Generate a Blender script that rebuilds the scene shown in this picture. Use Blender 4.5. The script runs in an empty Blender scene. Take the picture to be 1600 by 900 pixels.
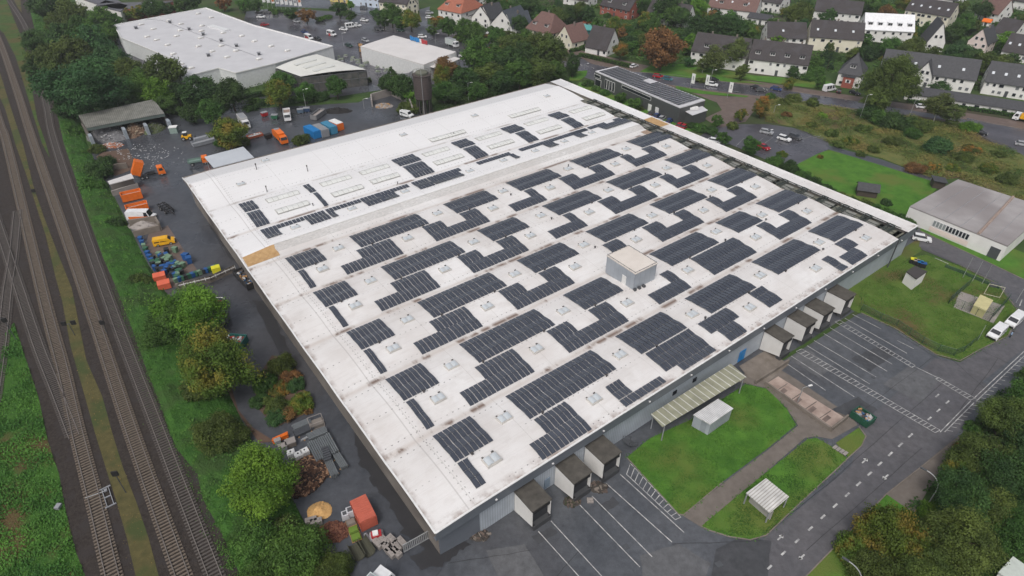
import bpy, math, random
from mathutils import Vector, Matrix
random.seed(7)
S = bpy.context.scene
COL = S.collection
# ---------------------------------------------------------------- camera, world, sun
F, PITCH, CH = 990.0, math.atan(730/990.0), 85.0
cam = bpy.data.cameras.new('camera'); camo = bpy.data.objects.new('camera', cam); COL.objects.link(camo)
cam.sensor_width = 36; cam.lens = 36*F/1600; cam.clip_start = 1; cam.clip_end = 4000
camo.location = (0, 0, CH); camo.rotation_euler = (math.pi/2-PITCH, 0, 0)
S.camera = camo
S.render.resolution_x, S.render.resolution_y = 1024, 576
W = bpy.data.worlds.new("World"); S.world = W; W.use_nodes = True
wn = W.node_tree.nodes; wl = W.node_tree.links
sky = wn.new('ShaderNodeTexSky'); sky.sky_type = 'NISHITA'; sky.sun_disc = False
SUN_EL, SUN_AZ = math.radians(55), math.radians(200)
sky.sun_elevation = SUN_EL; sky.sun_rotation = SUN_AZ
sky.air_density = 1.0; sky.dust_density = 6.0; sky.ozone_density = 1.0
hs = wn.new('ShaderNodeHueSaturation'); hs.inputs['Saturation'].default_value = 0.45
wl.new(sky.outputs[0], hs.inputs['Color']); wl.new(hs.outputs[0], wn['Background'].inputs[0])
wn['Background'].inputs[1].default_value = 0.14
sun = bpy.data.lights.new('sun', 'SUN'); sun.energy = 1.1; sun.angle = math.radians(20); sun.color = (1.0, 0.97, 0.93)
suno = bpy.data.objects.new('sun', sun); COL.objects.link(suno)
suno.rotation_euler = (math.pi/2-SUN_EL, 0, math.pi-SUN_AZ)
S.view_settings.view_transform = 'Standard'; S.view_settings.look = 'None'
S.view_settings.exposure = -0.05; S.view_settings.gamma = 1

# ---------------------------------------------------------------- measuring: a pixel of the 1600x900 photo at height z -> ground point
def g(x, y, z=0.0):
    dx = (x-800)/F; dy = (450-y)/F
    c, s = math.cos(PITCH), math.sin(PITCH)
    d = (dx, c+dy*s, -s+dy*c)
    t = (z-CH)/d[2]
    return Vector((d[0]*t, d[1]*t, z))
def pscale(x, y, z=0.0):          # metres per pixel sideways
    return (g(x+1, y, z)-g(x, y, z)).length
def ztop(base, py):               # height above base point that shows at row py
    c, s = math.cos(PITCH), math.sin(PITCH); k = (450-py)/F
    Y = base.y
    # (Y*s + h*c) = k*(Y*c - h*s), h = z-CH
    h = (k*Y*c - Y*s)/(c + k*s)
    return h+CH
def gg(pts, z=0.0): return [g(x, y, z) for x, y in pts]
def heading(a, b):
    d = g(*b)-g(*a); return math.atan2(d.y, d.x)

# ---------------------------------------------------------------- materials
MATS = {}
def col4(c): return (c[0], c[1], c[2], 1)
def mat(name, c1, c2=None, scale=1.0, rough=0.8, detail=4, contrast=1.0, bump=0.0, bscale=None, coord='world', metal=0.0, c3=None, rnd=0.0, spec=0.5, rough2=None):
    if name in MATS: return MATS[name]
    m = bpy.data.materials.new(name); m.use_nodes = True; nt = m.node_tree; N = nt.nodes; L = nt.links
    b = N['Principled BSDF']; b.inputs['Roughness'].default_value = rough; b.inputs['Metallic'].default_value = metal
    b.inputs['Specular IOR Level'].default_value = spec
    b.inputs['Base Color'].default_value = col4(c1)
    if coord == 'world':
        tc = N.new('ShaderNodeNewGeometry'); vec = tc.outputs['Position']
    else:
        tc = N.new('ShaderNodeTexCoord'); vec = tc.outputs['Object']
    if c2 is not None:
        n = N.new('ShaderNodeTexNoise'); n.inputs['Scale'].default_value = scale; n.inputs['Detail'].default_value = detail; n.inputs['Roughness'].default_value = 0.6
        L.new(vec, n.inputs['Vector'])
        r = N.new('ShaderNodeValToRGB'); w = 0.22/contrast
        r.color_ramp.elements[0].position = 0.5-w; r.color_ramp.elements[1].position = 0.5+w
        r.color_ramp.elements[0].color = col4(c1); r.color_ramp.elements[1].color = col4(c2)
        L.new(n.outputs['Fac'], r.inputs['Fac']); out = r.outputs['Color']
        if c3 is not None:
            n2 = N.new('ShaderNodeTexNoise'); n2.inputs['Scale'].default_value = scale*0.23; n2.inputs['Detail'].default_value = 3
            L.new(vec, n2.inputs['Vector'])
            r2 = N.new('ShaderNodeValToRGB'); r2.color_ramp.elements[0].position = 0.5; r2.color_ramp.elements[1].position = 0.64
            r2.color_ramp.elements[0].color = (0, 0, 0, 1); r2.color_ramp.elements[1].color = (1, 1, 1, 1)
            L.new(n2.outputs['Fac'], r2.inputs['Fac'])
            mx = N.new('ShaderNodeMixRGB'); L.new(r2.outputs['Color'], mx.inputs['Fac']); L.new(out, mx.inputs[1]); mx.inputs[2].default_value = col4(c3)
            out = mx.outputs[0]
        if 'asphalt' in name:
            for sc_, lo_, hi_, am in ((2.2, .62, .74, .45), (.9, .30, .70, -.28)):
                n4 = N.new('ShaderNodeTexNoise'); n4.inputs['Scale'].default_value = sc_*(.2 if am > 0 else 1); n4.inputs['Detail'].default_value = 14; n4.inputs['Roughness'].default_value = .7; L.new(vec, n4.inputs['Vector'])
                m4 = N.new('ShaderNodeMapRange'); m4.inputs['From Min'].default_value = lo_; m4.inputs['From Max'].default_value = hi_
                if am > 0: m4.inputs['To Min'].default_value = 1; m4.inputs['To Max'].default_value = 1-am
                else: m4.inputs['To Min'].default_value = 1+am; m4.inputs['To Max'].default_value = 1-am*.8
                h4 = N.new('ShaderNodeHueSaturation'); L.new(n4.outputs['Fac'], m4.inputs['Value']); L.new(m4.outputs[0], h4.inputs['Value']); L.new(out, h4.inputs['Color']); out = h4.outputs[0]
        if rough2 is not None:
            rr = N.new('ShaderNodeMapRange'); rr.inputs['From Min'].default_value = 0.35; rr.inputs['From Max'].default_value = 0.65
            n3 = N.new('ShaderNodeTexNoise'); n3.inputs['Scale'].default_value = scale*0.35; n3.inputs['Detail'].default_value = 5; L.new(vec, n3.inputs['Vector'])
            rr.inputs['To Min'].default_value = rough2; rr.inputs['To Max'].default_value = rough
            L.new(n3.outputs['Fac'], rr.inputs['Value']); L.new(rr.outputs[0], b.inputs['Roughness'])
        if rnd:
            oi = N.new('ShaderNodeObjectInfo'); h = N.new('ShaderNodeHueSaturation')
            mr = N.new('ShaderNodeMapRange'); mr.inputs['To Min'].default_value = 1-rnd; mr.inputs['To Max'].default_value = 1+rnd
            L.new(oi.outputs['Random'], mr.inputs['Value']); L.new(mr.outputs[0], h.inputs['Value']); L.new(out, h.inputs['Color']); out = h.outputs[0]
        L.new(out, b.inputs['Base Color'])
    if bump:
        nb = N.new('ShaderNodeTexNoise'); nb.inputs['Scale'].default_value = bscale or scale*4; nb.inputs['Detail'].default_value = 4
        L.new(vec, nb.inputs['Vector']); bp = N.new('ShaderNodeBump'); bp.inputs['Strength'].default_value = bump; bp.inputs['Distance'].default_value = 0.3
        L.new(nb.outputs['Fac'], bp.inputs['Height']); L.new(bp.outputs[0], b.inputs['Normal'])
    MATS[name] = m; return m
def striped(name, c1, c2, period, axis='X', rough=0.5, duty=0.25, coord='obj', rot=0.0, noise=0.12):
    if name in MATS: return MATS[name]
    m = bpy.data.materials.new(name); m.use_nodes = True; nt = m.node_tree; N = nt.nodes; L = nt.links
    b = N['Principled BSDF']; b.inputs['Roughness'].default_value = rough
    tc = N.new('ShaderNodeTexCoord'); src = tc.outputs['UV'] if coord == 'uv' else tc.outputs['Object']
    mp = N.new('ShaderNodeMapping'); mp.inputs['Rotation'].default_value[2] = rot; L.new(src, mp.inputs[0])
    sx = N.new('ShaderNodeSeparateXYZ'); L.new(mp.outputs[0], sx.inputs[0])
    d = N.new('ShaderNodeMath'); d.operation = 'DIVIDE'; d.inputs[1].default_value = period; L.new(sx.outputs[axis], d.inputs[0])
    fr = N.new('ShaderNodeMath'); fr.operation = 'FRACT'; L.new(d.outputs[0], fr.inputs[0])
    lt = N.new('ShaderNodeMath'); lt.operation = 'LESS_THAN'; lt.inputs[1].default_value = duty; L.new(fr.outputs[0], lt.inputs[0])
    mx = N.new('ShaderNodeMixRGB'); L.new(lt.outputs[0], mx.inputs[0]); mx.inputs[1].default_value = col4(c1); mx.inputs[2].default_value = col4(c2)
    n = N.new('ShaderNodeTexNoise'); n.inputs['Scale'].default_value = 0.5; n.inputs['Detail'].default_value = 5; L.new(tc.outputs['Object'], n.inputs['Vector'])
    mr = N.new('ShaderNodeMapRange'); mr.inputs['From Min'].default_value = 0.3; mr.inputs['From Max'].default_value = 0.7; mr.inputs['To Min'].default_value = 1-noise*2; mr.inputs['To Max'].default_value = 1+noise
    L.new(n.outputs['Fac'], mr.inputs['Value'])
    h = N.new('ShaderNodeHueSaturation'); L.new(mr.outputs[0], h.inputs['Value']); L.new(mx.outputs[0], h.inputs['Color']); L.new(h.outputs[0], b.inputs['Base Color'])
    MATS[name] = m; return m
def plain(name, c, rough=0.5, metal=0.0, coat=0.0):
    if name in MATS: return MATS[name]
    m = mat(name, c, tuple(x*0.82 for x in c), scale=1.2, rough=rough, metal=metal, coord='obj')
    return m

# ---------------------------------------------------------------- mesh building
class MB:
    def __init__(s): s.v = []; s.f = []; s.mi = []; s.uv = []
    def face(s, pts, mi=0, uv=None):
        i = len(s.v); s.v += [tuple(p) for p in pts]; s.f.append(tuple(range(i, i+len(pts)))); s.mi.append(mi); s.uv.append(uv); return s
    def box(s, c, d, rz=0.0, mi=0, ry=0.0, rx=0.0, taper=1.0):
        M = Matrix.Translation(Vector(c)) @ Matrix.Rotation(rz, 4, 'Z') @ Matrix.Rotation(ry, 4, 'Y') @ Matrix.Rotation(rx, 4, 'X')
        x, y, z = d[0]/2, d[1]/2, d[2]/2; i = len(s.v)
        for (a, b_, c_) in ((-1, -1, -1), (1, -1, -1), (1, 1, -1), (-1, 1, -1), (-1, -1, 1), (1, -1, 1), (1, 1, 1), (-1, 1, 1)):
            t = taper if c_ > 0 else 1
            s.v.append(tuple(M @ Vector((a*x*t, b_*y*t, c_*z))))
        for q in ((0, 3, 2, 1), (4, 5, 6, 7), (0, 1, 5, 4), (1, 2, 6, 5), (2, 3, 7, 6), (3, 0, 4, 7)):
            s.f.append(tuple(i+k for k in q)); s.mi.append(mi); s.uv.append(None)
        return s
    def prism(s, pts, z0, z1, mi=0, mtop=None, bottom=False):
        n = len(pts)
        a = sum(pts[k][0]*pts[(k+1) % n][1]-pts[(k+1) % n][0]*pts[k][1] for k in range(n))
        if a < 0: pts = pts[::-1]
        i = len(s.v)
        for p in pts: s.v.append((p[0], p[1], z0))
        for p in pts: s.v.append((p[0], p[1], z1))
        for k in range(n):
            k2 = (k+1) % n; s.f.append((i+k, i+k2, i+n+k2, i+n+k)); s.mi.append(mi); s.uv.append(None)
        s.f.append(tuple(i+n+k for k in range(n))); s.mi.append(mi if mtop is None else mtop); s.uv.append(None)
        if bottom: s.f.append(tuple(i+k for k in reversed(range(n)))); s.mi.append(mi); s.uv.append(None)
        return s
    def tube(s, a, b, r, n=8, mi=0, r2=None):
        a = Vector(a); b = Vector(b); d = (b-a).normalized(); up = Vector((0, 0, 1)) if abs(d.z) < .9 else Vector((1, 0, 0))
        p = d.cross(up).normalized(); q = d.cross(p); i = len(s.v); r2 = r if r2 is None else r2
        for (o, rr) in ((a, r), (b, r2)):
            for k in range(n):
                t = 2*math.pi*k/n; s.v.append(tuple(o+p*math.cos(t)*rr+q*math.sin(t)*rr))
        for k in range(n):
            k2 = (k+1) % n; s.f.append((i+k, i+n+k, i+n+k2, i+k2)); s.mi.append(mi); s.uv.append(None)
        s.f.append(tuple(i+k for k in range(n))); s.mi.append(mi); s.uv.append(None)
        s.f.append(tuple(i+n+k for k in reversed(range(n)))); s.mi.append(mi); s.uv.append(None)
        return s
    def lathe(s, prof, c=(0, 0, 0), n=20, mi=0):
        i = len(s.v); m = len(prof)
        for (r, z) in prof:
            for k in range(n):
                t = 2*math.pi*k/n; s.v.append((c[0]+r*math.cos(t), c[1]+r*math.sin(t), c[2]+z))
        for j in range(m-1):
            for k in range(n):
                k2 = (k+1) % n; s.f.append((i+j*n+k, i+j*n+k2, i+(j+1)*n+k2, i+(j+1)*n+k)); s.mi.append(mi); s.uv.append(None)
        return s
    def extrude_y(s, prof, w, mi=0, taper_z=None, taper=0.0):    # side profile (x,z) drawn across y
        n = len(prof); i = len(s.v)
        for sg in (-1, 1):
            for (x, z) in prof:
                ww = w/2
                if taper_z is not None and z > taper_z: ww -= taper*(z-taper_z)
                s.v.append((x, sg*ww, z))
        for k in range(n):
            k2 = (k+1) % n; s.f.append((i+k, i+k2, i+n+k2, i+n+k)); s.mi.append(mi); s.uv.append(None)
        s.f.append(tuple(i+k for k in reversed(range(n)))); s.mi.append(mi); s.uv.append(None)
        s.f.append(tuple(i+n+k for k in range(n))); s.mi.append(mi); s.uv.append(None)
        return s
    def build(s, name, mats, parent=None, smooth=False):
        me = bpy.data.meshes.new(name)
        if not isinstance(mats, (list, tuple)): mats = [mats]
        me.from_pydata(s.v, [], s.f)
        for m in mats: me.materials.append(m)
        me.polygons.foreach_set('material_index', s.mi)
        if any(u is not None for u in s.uv):
            ul = me.uv_layers.new(name='UVMap'); li = 0
            for p, u in zip(me.polygons, s.uv):
                for k in range(p.loop_total):
                    if u is not None: ul.data[p.loop_start+k].uv = u[k]
        if smooth: me.polygons.foreach_set('use_smooth', [True]*len(s.f))
        me.update()
        o = bpy.data.objects.new(name, me); COL.objects.link(o)
        if parent is not None: o.parent = parent
        return o
    def shift(s, off):
        s.v = [(x-off[0], y-off[1], z-off[2]) for x, y, z in s.v]; return s
def thing(name, label, cat, loc=(0, 0, 0), rz=0.0, group=None):
    o = bpy.data.objects.new(name, None); COL.objects.link(o); o.empty_display_size = .5
    o.location = loc; o.rotation_euler = (0, 0, rz); o['label'] = label; o['category'] = cat
    if group: o['group'] = group
    return o
def tag(o, label, cat, group=None):
    o['label'] = label; o['category'] = cat
    if group: o['group'] = group
    return o
def dup(o, loc=None, rz=None, label=None, group=None, parent=None, scale=None):
    c = o.copy(); COL.objects.link(c)
    if loc is not None: c.location = loc
    if rz is not None: c.rotation_euler = (0, 0, rz)
    if scale is not None: c.scale = scale
    if label: c['label'] = label
    if group: c['group'] = group
    for ch in [x for x in o.children]:
        k = ch.copy(); COL.objects.link(k); k.parent = c
        for gch in ch.children:
            kk = gch.copy(); COL.objects.link(kk); kk.parent = k
    return c
def kind(o, k='structure', label=None):
    o['kind'] = k
    if label: o['label'] = label
    return o
FC = [0]
def flat(name, pxs, z, m, k='structure', tz=None):
    FC[0] += 1; z = z+FC[0]*0.0003
    pts = gg(pxs, z); b = MB(); n = len(pts)
    a = sum(pts[i].x*pts[(i+1) % n].y-pts[(i+1) % n].x*pts[i].y for i in range(n))
    if a < 0: pts = pts[::-1]
    b.face(pts); o = b.build(name, m)
    me = o.data
    import bmesh
    bm = bmesh.new(); bm.from_mesh(me); bmesh.ops.triangulate(bm, faces=bm.faces[:]); bm.to_mesh(me); bm.free()
    return kind(o, k)
def inpoly(x, y, P):
    r = False; n = len(P); j = n-1
    for i in range(n):
        if (P[i][1] > y) != (P[j][1] > y) and x < (P[j][0]-P[i][0])*(y-P[i][1])/(P[j][1]-P[i][1])+P[i][0]: r = not r
        j = i
    return r
ORD = ['first', 'second', 'third', 'fourth', 'fifth', 'sixth', 'seventh', 'eighth', 'ninth', 'tenth', 'eleventh', 'twelfth', 'thirteenth', 'fourteenth', 'fifteenth', 'sixteenth', 'seventeenth', 'eighteenth', 'nineteenth', 'twentieth']
for tens_, w_ in ((20, 'twenty'), (30, 'thirty'), (40, 'forty'), (50, 'fifty'), (60, 'sixty'), (70, 'seventy'), (80, 'eighty')):
    if tens_ > 20: ORD.append(w_[:-1]+'ieth')
    ORD += [w_+'-'+x for x in ORD[:9]]
def ordn(i): return ORD[i]

# ---------------------------------------------------------------- palette
M_asph = mat('wet_asphalt', (0.046, 0.051, 0.062), (0.075, 0.080, 0.092), scale=0.12, rough=0.55, rough2=0.12, detail=9, bump=0.03, bscale=6, c3=(0.058, 0.058, 0.064))
M_asph2 = mat('dry_asphalt', (0.076, 0.075, 0.082), (0.108, 0.104, 0.112), scale=0.22, rough=0.75, rough2=0.4, detail=12, bump=0.04, bscale=6, c3=(0.088, 0.088, 0.098))
M_apron = mat('apron_asphalt', (0.056, 0.062, 0.072), (0.098, 0.104, 0.116), scale=0.14, rough=0.65, rough2=0.25, detail=12, bump=0.04, bscale=6, c3=(0.064, 0.064, 0.070))
M_lot = mat('wet_parking_asphalt', (0.040, 0.040, 0.050), (0.105, 0.102, 0.120), scale=0.10, rough=0.5, rough2=0.10, detail=8, c3=(0.05, 0.05, 0.055))
M_pave = mat('brown_paving', (0.10, 0.075, 0.062), (0.15, 0.11, 0.095), scale=0.5, rough=0.7, rough2=0.5, detail=8)
M_path = mat('gravel_path', (0.115, 0.098, 0.085), (0.17, 0.148, 0.13), scale=0.6, rough=0.9, detail=10)
M_conc = mat('pale_concrete', (0.22, 0.20, 0.19), (0.32, 0.29, 0.27), scale=0.5, rough=0.8, detail=8)
M_pink = mat('pink_concrete', (0.27, 0.20, 0.17), (0.44, 0.35, 0.30), scale=0.35, rough=0.75, detail=8, contrast=1.5)
M_olddconc = mat('weathered_concrete', (0.13, 0.11, 0.09), (0.22, 0.19, 0.165), scale=0.5, rough=0.85, detail=8)
M_lawn = mat('mown_grass', (0.040, 0.116, 0.016), (0.086, 0.200, 0.026), scale=0.35, rough=0.9, detail=12, bump=0.35, bscale=5, c3=(0.105, 0.142, 0.030), spec=0.2)
M_lawn2 = mat('worn_grass', (0.056, 0.105, 0.017), (0.100, 0.155, 0.030), scale=0.3, rough=0.9, detail=12, bump=0.35, bscale=5, c3=(0.11, 0.088, 0.035), spec=0.2)
M_verge = mat('railside_grass', (0.024, 0.075, 0.012), (0.058, 0.140, 0.020), scale=0.5, rough=0.9, detail=12, bump=0.6, bscale=4, c3=(0.085, 0.062, 0.026), spec=0.2)
M_ballast = mat('track_ballast', (0.021, 0.017, 0.015), (0.058, 0.048, 0.043), scale=2.6, rough=0.95, detail=12, bump=0.5, bscale=9, c3=(0.042, 0.036, 0.035), spec=0.2)
M_cess = mat('mossy_cess', (0.060, 0.058, 0.024), (0.115, 0.098, 0.040), scale=0.8, rough=0.95, detail=12, bump=0.3, bscale=6, c3=(0.055, 0.07, 0.025), spec=0.2)
M_earth = mat('garden_ground', (0.024, 0.052, 0.014), (0.058, 0.100, 0.026), scale=0.09, rough=0.95, detail=12, c3=(0.06, 0.052, 0.035), bump=0.4, bscale=1.5, spec=0.2)
M_mud = mat('leafy_brown_verge', (0.075, 0.045, 0.032), (0.12, 0.075, 0.052), scale=0.6, rough=0.9, detail=10)
M_line = mat('road_paint', (0.60, 0.60, 0.58), (0.16, 0.16, 0.17), scale=1.1, rough=0.6, detail=12, contrast=1.1)
M_white = plain('white_paint', (0.78, 0.78, 0.77), 0.45)
M_render = mat('white_render', (0.66, 0.65, 0.63), (0.76, 0.75, 0.73), scale=0.4, rough=0.85, coord='world')
M_cream = mat('cream_render', (0.66, 0.62, 0.50), (0.74, 0.70, 0.58), scale=0.4, rough=0.85, coord='world')
M_pinkr = mat('pale_pink_render', (0.68, 0.57, 0.53), (0.74, 0.63, 0.59), scale=0.4, rough=0.85)
M_tile = mat('dark_brown_tiles', (0.028, 0.024, 0.026), (0.052, 0.044, 0.045), scale=1.4, rough=0.75, detail=10, c3=(0.05, 0.045, 0.05))
M_tileg = mat('grey_tiles', (0.034, 0.035, 0.040), (0.062, 0.063, 0.070), scale=1.4, rough=0.7, detail=10)
M_tileb = mat('blue_black_slate', (0.030, 0.038, 0.048), (0.055, 0.064, 0.078), scale=1.4, rough=0.6, detail=10)
M_tiler = mat('red_tiles', (0.26, 0.085, 0.050), (0.36, 0.13, 0.08), scale=1.4, rough=0.75, detail=10)
M_tilebr = mat('red_brown_tiles', (0.11, 0.062, 0.055), (0.17, 0.095, 0.08), scale=1.2, rough=0.75, detail=10)
M_brick = mat('red_brick', (0.24, 0.06, 0.045), (0.32, 0.10, 0.07), scale=2.5, rough=0.85)
M_glass = plain('dark_glass', (0.022, 0.026, 0.032), 0.08)
M_frame = plain('window_frame_white', (0.7, 0.7, 0.7), 0.5)
M_black = plain('black_rubber', (0.014, 0.014, 0.015), 0.7)
M_dgrey = plain('dark_grey_metal', (0.075, 0.08, 0.088), 0.5)
M_grey = plain('grey_metal', (0.28, 0.29, 0.31), 0.45)
M_galv = plain('galvanised_steel', (0.42, 0.43, 0.44), 0.4, 0.3)
M_orange = plain('orange_paint', (0.80, 0.17, 0.015), 0.4)
M_red = plain('red_paint', (0.42, 0.025, 0.030), 0.35)
M_yellow = plain('yellow_paint', (0.80, 0.42, 0.012), 0.35)
M_blue = plain('blue_paint', (0.012, 0.20, 0.50), 0.4)
M_wood = mat('raw_timber', (0.32, 0.17, 0.07), (0.48, 0.29, 0.13), scale=3, rough=0.8)
M_bark = mat('bark', (0.045, 0.035, 0.026), (0.09, 0.07, 0.05), scale=4, rough=0.9, coord='obj')
M_birch = mat('birch_bark', (0.42, 0.41, 0.38), (0.62, 0.61, 0.57), scale=3, rough=0.8, coord='obj')
# ================================================================ ground
b = MB(); b.face([(-1500, -300, -0.02), (1500, -300, -0.02), (1500, 2500, -0.02), (-1500, 2500, -0.02)])
kind(b.build('ground', M_earth))
# railway plateau, 2.5 m up
RZ = 2.5
EL = [(40, -20), (48, 20), (58, 62), (70, 110), (85, 160), (100, 225), (117, 275), (140, 345), (160, 400), (182, 450), (207, 515), (230, 580), (250, 630), (265, 675), (277, 702), (308, 740), (317, 780), (345, 830), (372, 892), (410, 980)]
ER = [(75, -20), (80, 20), (92, 62), (110, 110), (120, 160), (136, 225), (160, 275), (196, 345), (224, 400), (258, 455), (310, 515), (345, 580), (365, 630), (395, 690), (432, 740), (462, 790), (482, 830), (510, 870), (560, 915), (620, 985)]
plateau = [(-320, -20), (-900, 980)]
base = [p for p in EL]
b = MB(); pts = gg(EL, RZ)
for i in range(len(pts)-1):
    b.face([(-500, pts[i].y, RZ), (-500, pts[i+1].y, RZ), tuple(pts[i+1]), tuple(pts[i])])
kind(b.build('railway_ballast', M_ballast))
# green embankment down to the yard
def lerp(a, b_, t): return a+(b_-a)*t
def loft_curve(P, z, n):
    Q = gg(P, z); L = [0]
    for i in range(1, len(Q)): L.append(L[-1]+(Q[i]-Q[i-1]).length)
    return Q
from mathutils import noise as mnoise
A_, B_ = gg(EL, RZ), gg(ER, 0.0)
b = MB(); nx = 10; rows = []
for i in range(len(A_)-1):
    sub = max(2, int((A_[i+1]-A_[i]).length/1.6))
    for k in range(sub):
        t = k/sub; a = A_[i].lerp(A_[i+1], t); c = B_[i].lerp(B_[i+1], t); r = []
        for j in range(nx+1):
            s = j/nx; p = a.lerp(c, s); p.z = RZ*(1-s**1.6)+0.0
            if 0 < j < nx: p.z += 0.55*max(0, mnoise.noise(p*0.35)+0.35)+0.25*mnoise.noise(p*1.1)
            r.append(p)
        rows.append(r)
for i in range(len(rows)-1):
    for j in range(nx):
        b.face([rows[i][j], rows[i+1][j], rows[i+1][j+1], rows[i][j+1]])
EMB_ROWS = rows
M_emb = mat('embankment_undergrowth', (0.022, 0.070, 0.012), (0.054, 0.138, 0.022), scale=0.9, rough=0.9, detail=12, bump=0.8, bscale=3, c3=(0.04, 0.08, 0.02), spec=0.2)
kind(b.build('embankment', M_emb, smooth=True))

L1, L2, L3, L4, L5, L6 = 0.02, 0.04, 0.06, 0.08, 0.10, 0.12
flat('rail_verge', [(0, 560), (10, 520), (22, 505), (40, 560), (60, 620), (75, 690), (92, 740), (103, 800), (118, 860), (140, 920), (170, 1000), (-400, 1000), (-200, 620)], RZ+L1, M_verge)
flat('mossy_strip', [(-30, 60), (-4, 100), (8, 140), (24, 190), (36, 225), (52, 290), (68, 337), (90, 395), (112, 450), (135, 563), (160, 620), (175, 675), (192, 730), (214, 787), (232, 840), (248, 900), (285, 1010), (250, 1010), (212, 900), (198, 840), (183, 787), (165, 730), (148, 675), (130, 610), (110, 540), (97, 470), (86, 430), (72, 370), (56, 320), (40, 270), (24, 225), (8, 170), (-20, 110)], RZ+L1, M_cess)
flat('rail_verge', [(-20, -20), (3, -20), (12, 5), (22, 30), (36, 65), (44, 100), (50, 140), (58, 185), (72, 225), (78, 247), (66, 225), (52, 180), (40, 140), (25, 90), (6, 52), (-30, 20)], RZ+L1, mat('railside_grass_light', (0.030, 0.062, 0.014), (0.070, 0.115, 0.026), scale=0.5, rough=0.9, detail=12, bump=0.6, bscale=4, c3=(0.085, 0.075, 0.026), spec=0.2))
flat('rail_verge', [(18, -20), (30, -20), (34, 20), (28, 12), (22, 0)], RZ+L1, M_cess)
# hard surfaces
yard = [(140, 248), (150, 225), (262, 178), (330, 188), (378, 170), (460, 166), (560, 160), (590, 146), (650, 155), (690, 190), (900, 160), (1450, 360), (1345, 480), (1000, 700), (800, 985), (620, 985), (555, 905), (500, 860), (478, 820), (455, 775), (425, 730), (385, 680), (360, 620), (340, 570), (300, 510), (252, 450), (222, 395), (198, 345), (170, 290)]
flat('yard_asphalt', yard, L1, M_asph)
flat('service_lane', [(385, 178), (420, 155), (500, 155), (600, 140), (700, 100), (560, 105), (520, 118), (440, 138), (400, 150), (330, 170), (340, 190)], L2, M_asph)
front = [(620, 985), (735, 830), (900, 720), (1230, 560), (1345, 488), (1400, 515), (1465, 556), (1500, 566), (1530, 548), (1578, 525), (1592, 490), (1560, 446), (1500, 415), (1436, 388), (1425, 360), (1520, 395), (1600, 425), (1760, 490), (1700, 560), (1600, 600), (1540, 640), (1480, 700), (1385, 772), (1255, 905), (1190, 985)]
flat('apron_asphalt', front, L2, M_apron)
flat('access_road', [(1100, 985), (1195, 840), (1330, 728), (1350, 660), (1460, 560), (1500, 566), (1545, 605), (1480, 700), (1385, 772), (1255, 905), (1190, 985)], L3, M_asph2)
flat('access_road', [(1436, 385), (1440, 360), (1600, 430), (1760, 500), (1720, 560), (1600, 545), (1530, 600), (1500, 566), (1545, 540), (1592, 485), (1560, 440)], L3, M_asph2)
flat('lawn', [(980, 714), (1015, 685), (1080, 655), (1165, 600), (1200, 608), (1230, 640), (1244, 664), (1200, 700), (1130, 752), (1068, 804), (1060, 803)], L4, M_lawn)
flat('gravel_path', [(1066, 805), (1130, 755), (1200, 703), (1247, 665), (1228, 636), (1196, 606), (1150, 596), (1190, 560), (1240, 590), (1330, 650), (1340, 664), (1300, 686), (1276, 682), (1258, 684), (1180, 752), (1096, 824)], L4, M_path)
flat('lawn', [(1096, 822), (1160, 768), (1262, 686), (1276, 684), (1304, 700), (1324, 716), (1310, 730), (1250, 785), (1196, 836), (1172, 843), (1140, 838), (1108, 828)], L5, M_lawn)
flat('lawn', [(1306, 692), (1342, 668), (1352, 682), (1346, 696), (1325, 714)], L5, M_lawn)
flat('loading_ground', [(1155, 572), (1200, 545), (1232, 570), (1196, 600), (1168, 588)], L5, M_olddconc)
flat('loading_pit_floor', [(1196, 600), (1216, 588), (1322, 654), (1297, 673)], L6, M_pink)
flat('gravel_patch', [(1385, 772), (1480, 695), (1500, 680), (1490, 720), (1452, 762), (1430, 800), (1400, 790)], L3, M_path)
flat('grass_verge', [(1255, 905), (1385, 772), (1425, 800), (1400, 850), (1350, 985), (1200, 985)], L3, M_lawn)
flat('grass_plot', [(1345, 488), (1348, 450), (1425, 402), (1447, 398), (1500, 416), (1560, 446), (1592, 490), (1574, 524), (1530, 546), (1500, 563), (1462, 553), (1400, 513)], L4, M_lawn2)
flat('lane_verge', [(1438, 360), (1445, 335), (1600, 395), (1760, 455), (1760, 500), (1600, 436), (1520, 398)], L4, M_lawn)
flat('service_strip', [(1300, 470), (1345, 430), (1436, 372), (1440, 392), (1420, 404), (1348, 452), (1344, 490)], L2, M_lawn2)
flat('long_lawn', [(1232, 262), (1250, 250), (1282, 237), (1300, 234), (1350, 243), (1462, 284), (1466, 292), (1424, 338), (1405, 345), (1330, 310), (1270, 280)], L3, M_lawn)
flat('car_park', [(1060, 240), (1110, 200), (1150, 194), (1200, 194), (1240, 200), (1290, 216), (1299, 232), (1278, 240), (1235, 262), (1210, 255), (1140, 225)], L3, M_lot)
flat('footpath', [(1290, 226), (1380, 250), (1462, 280), (1466, 286), (1376, 258), (1296, 234)], L3, M_asph)
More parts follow.
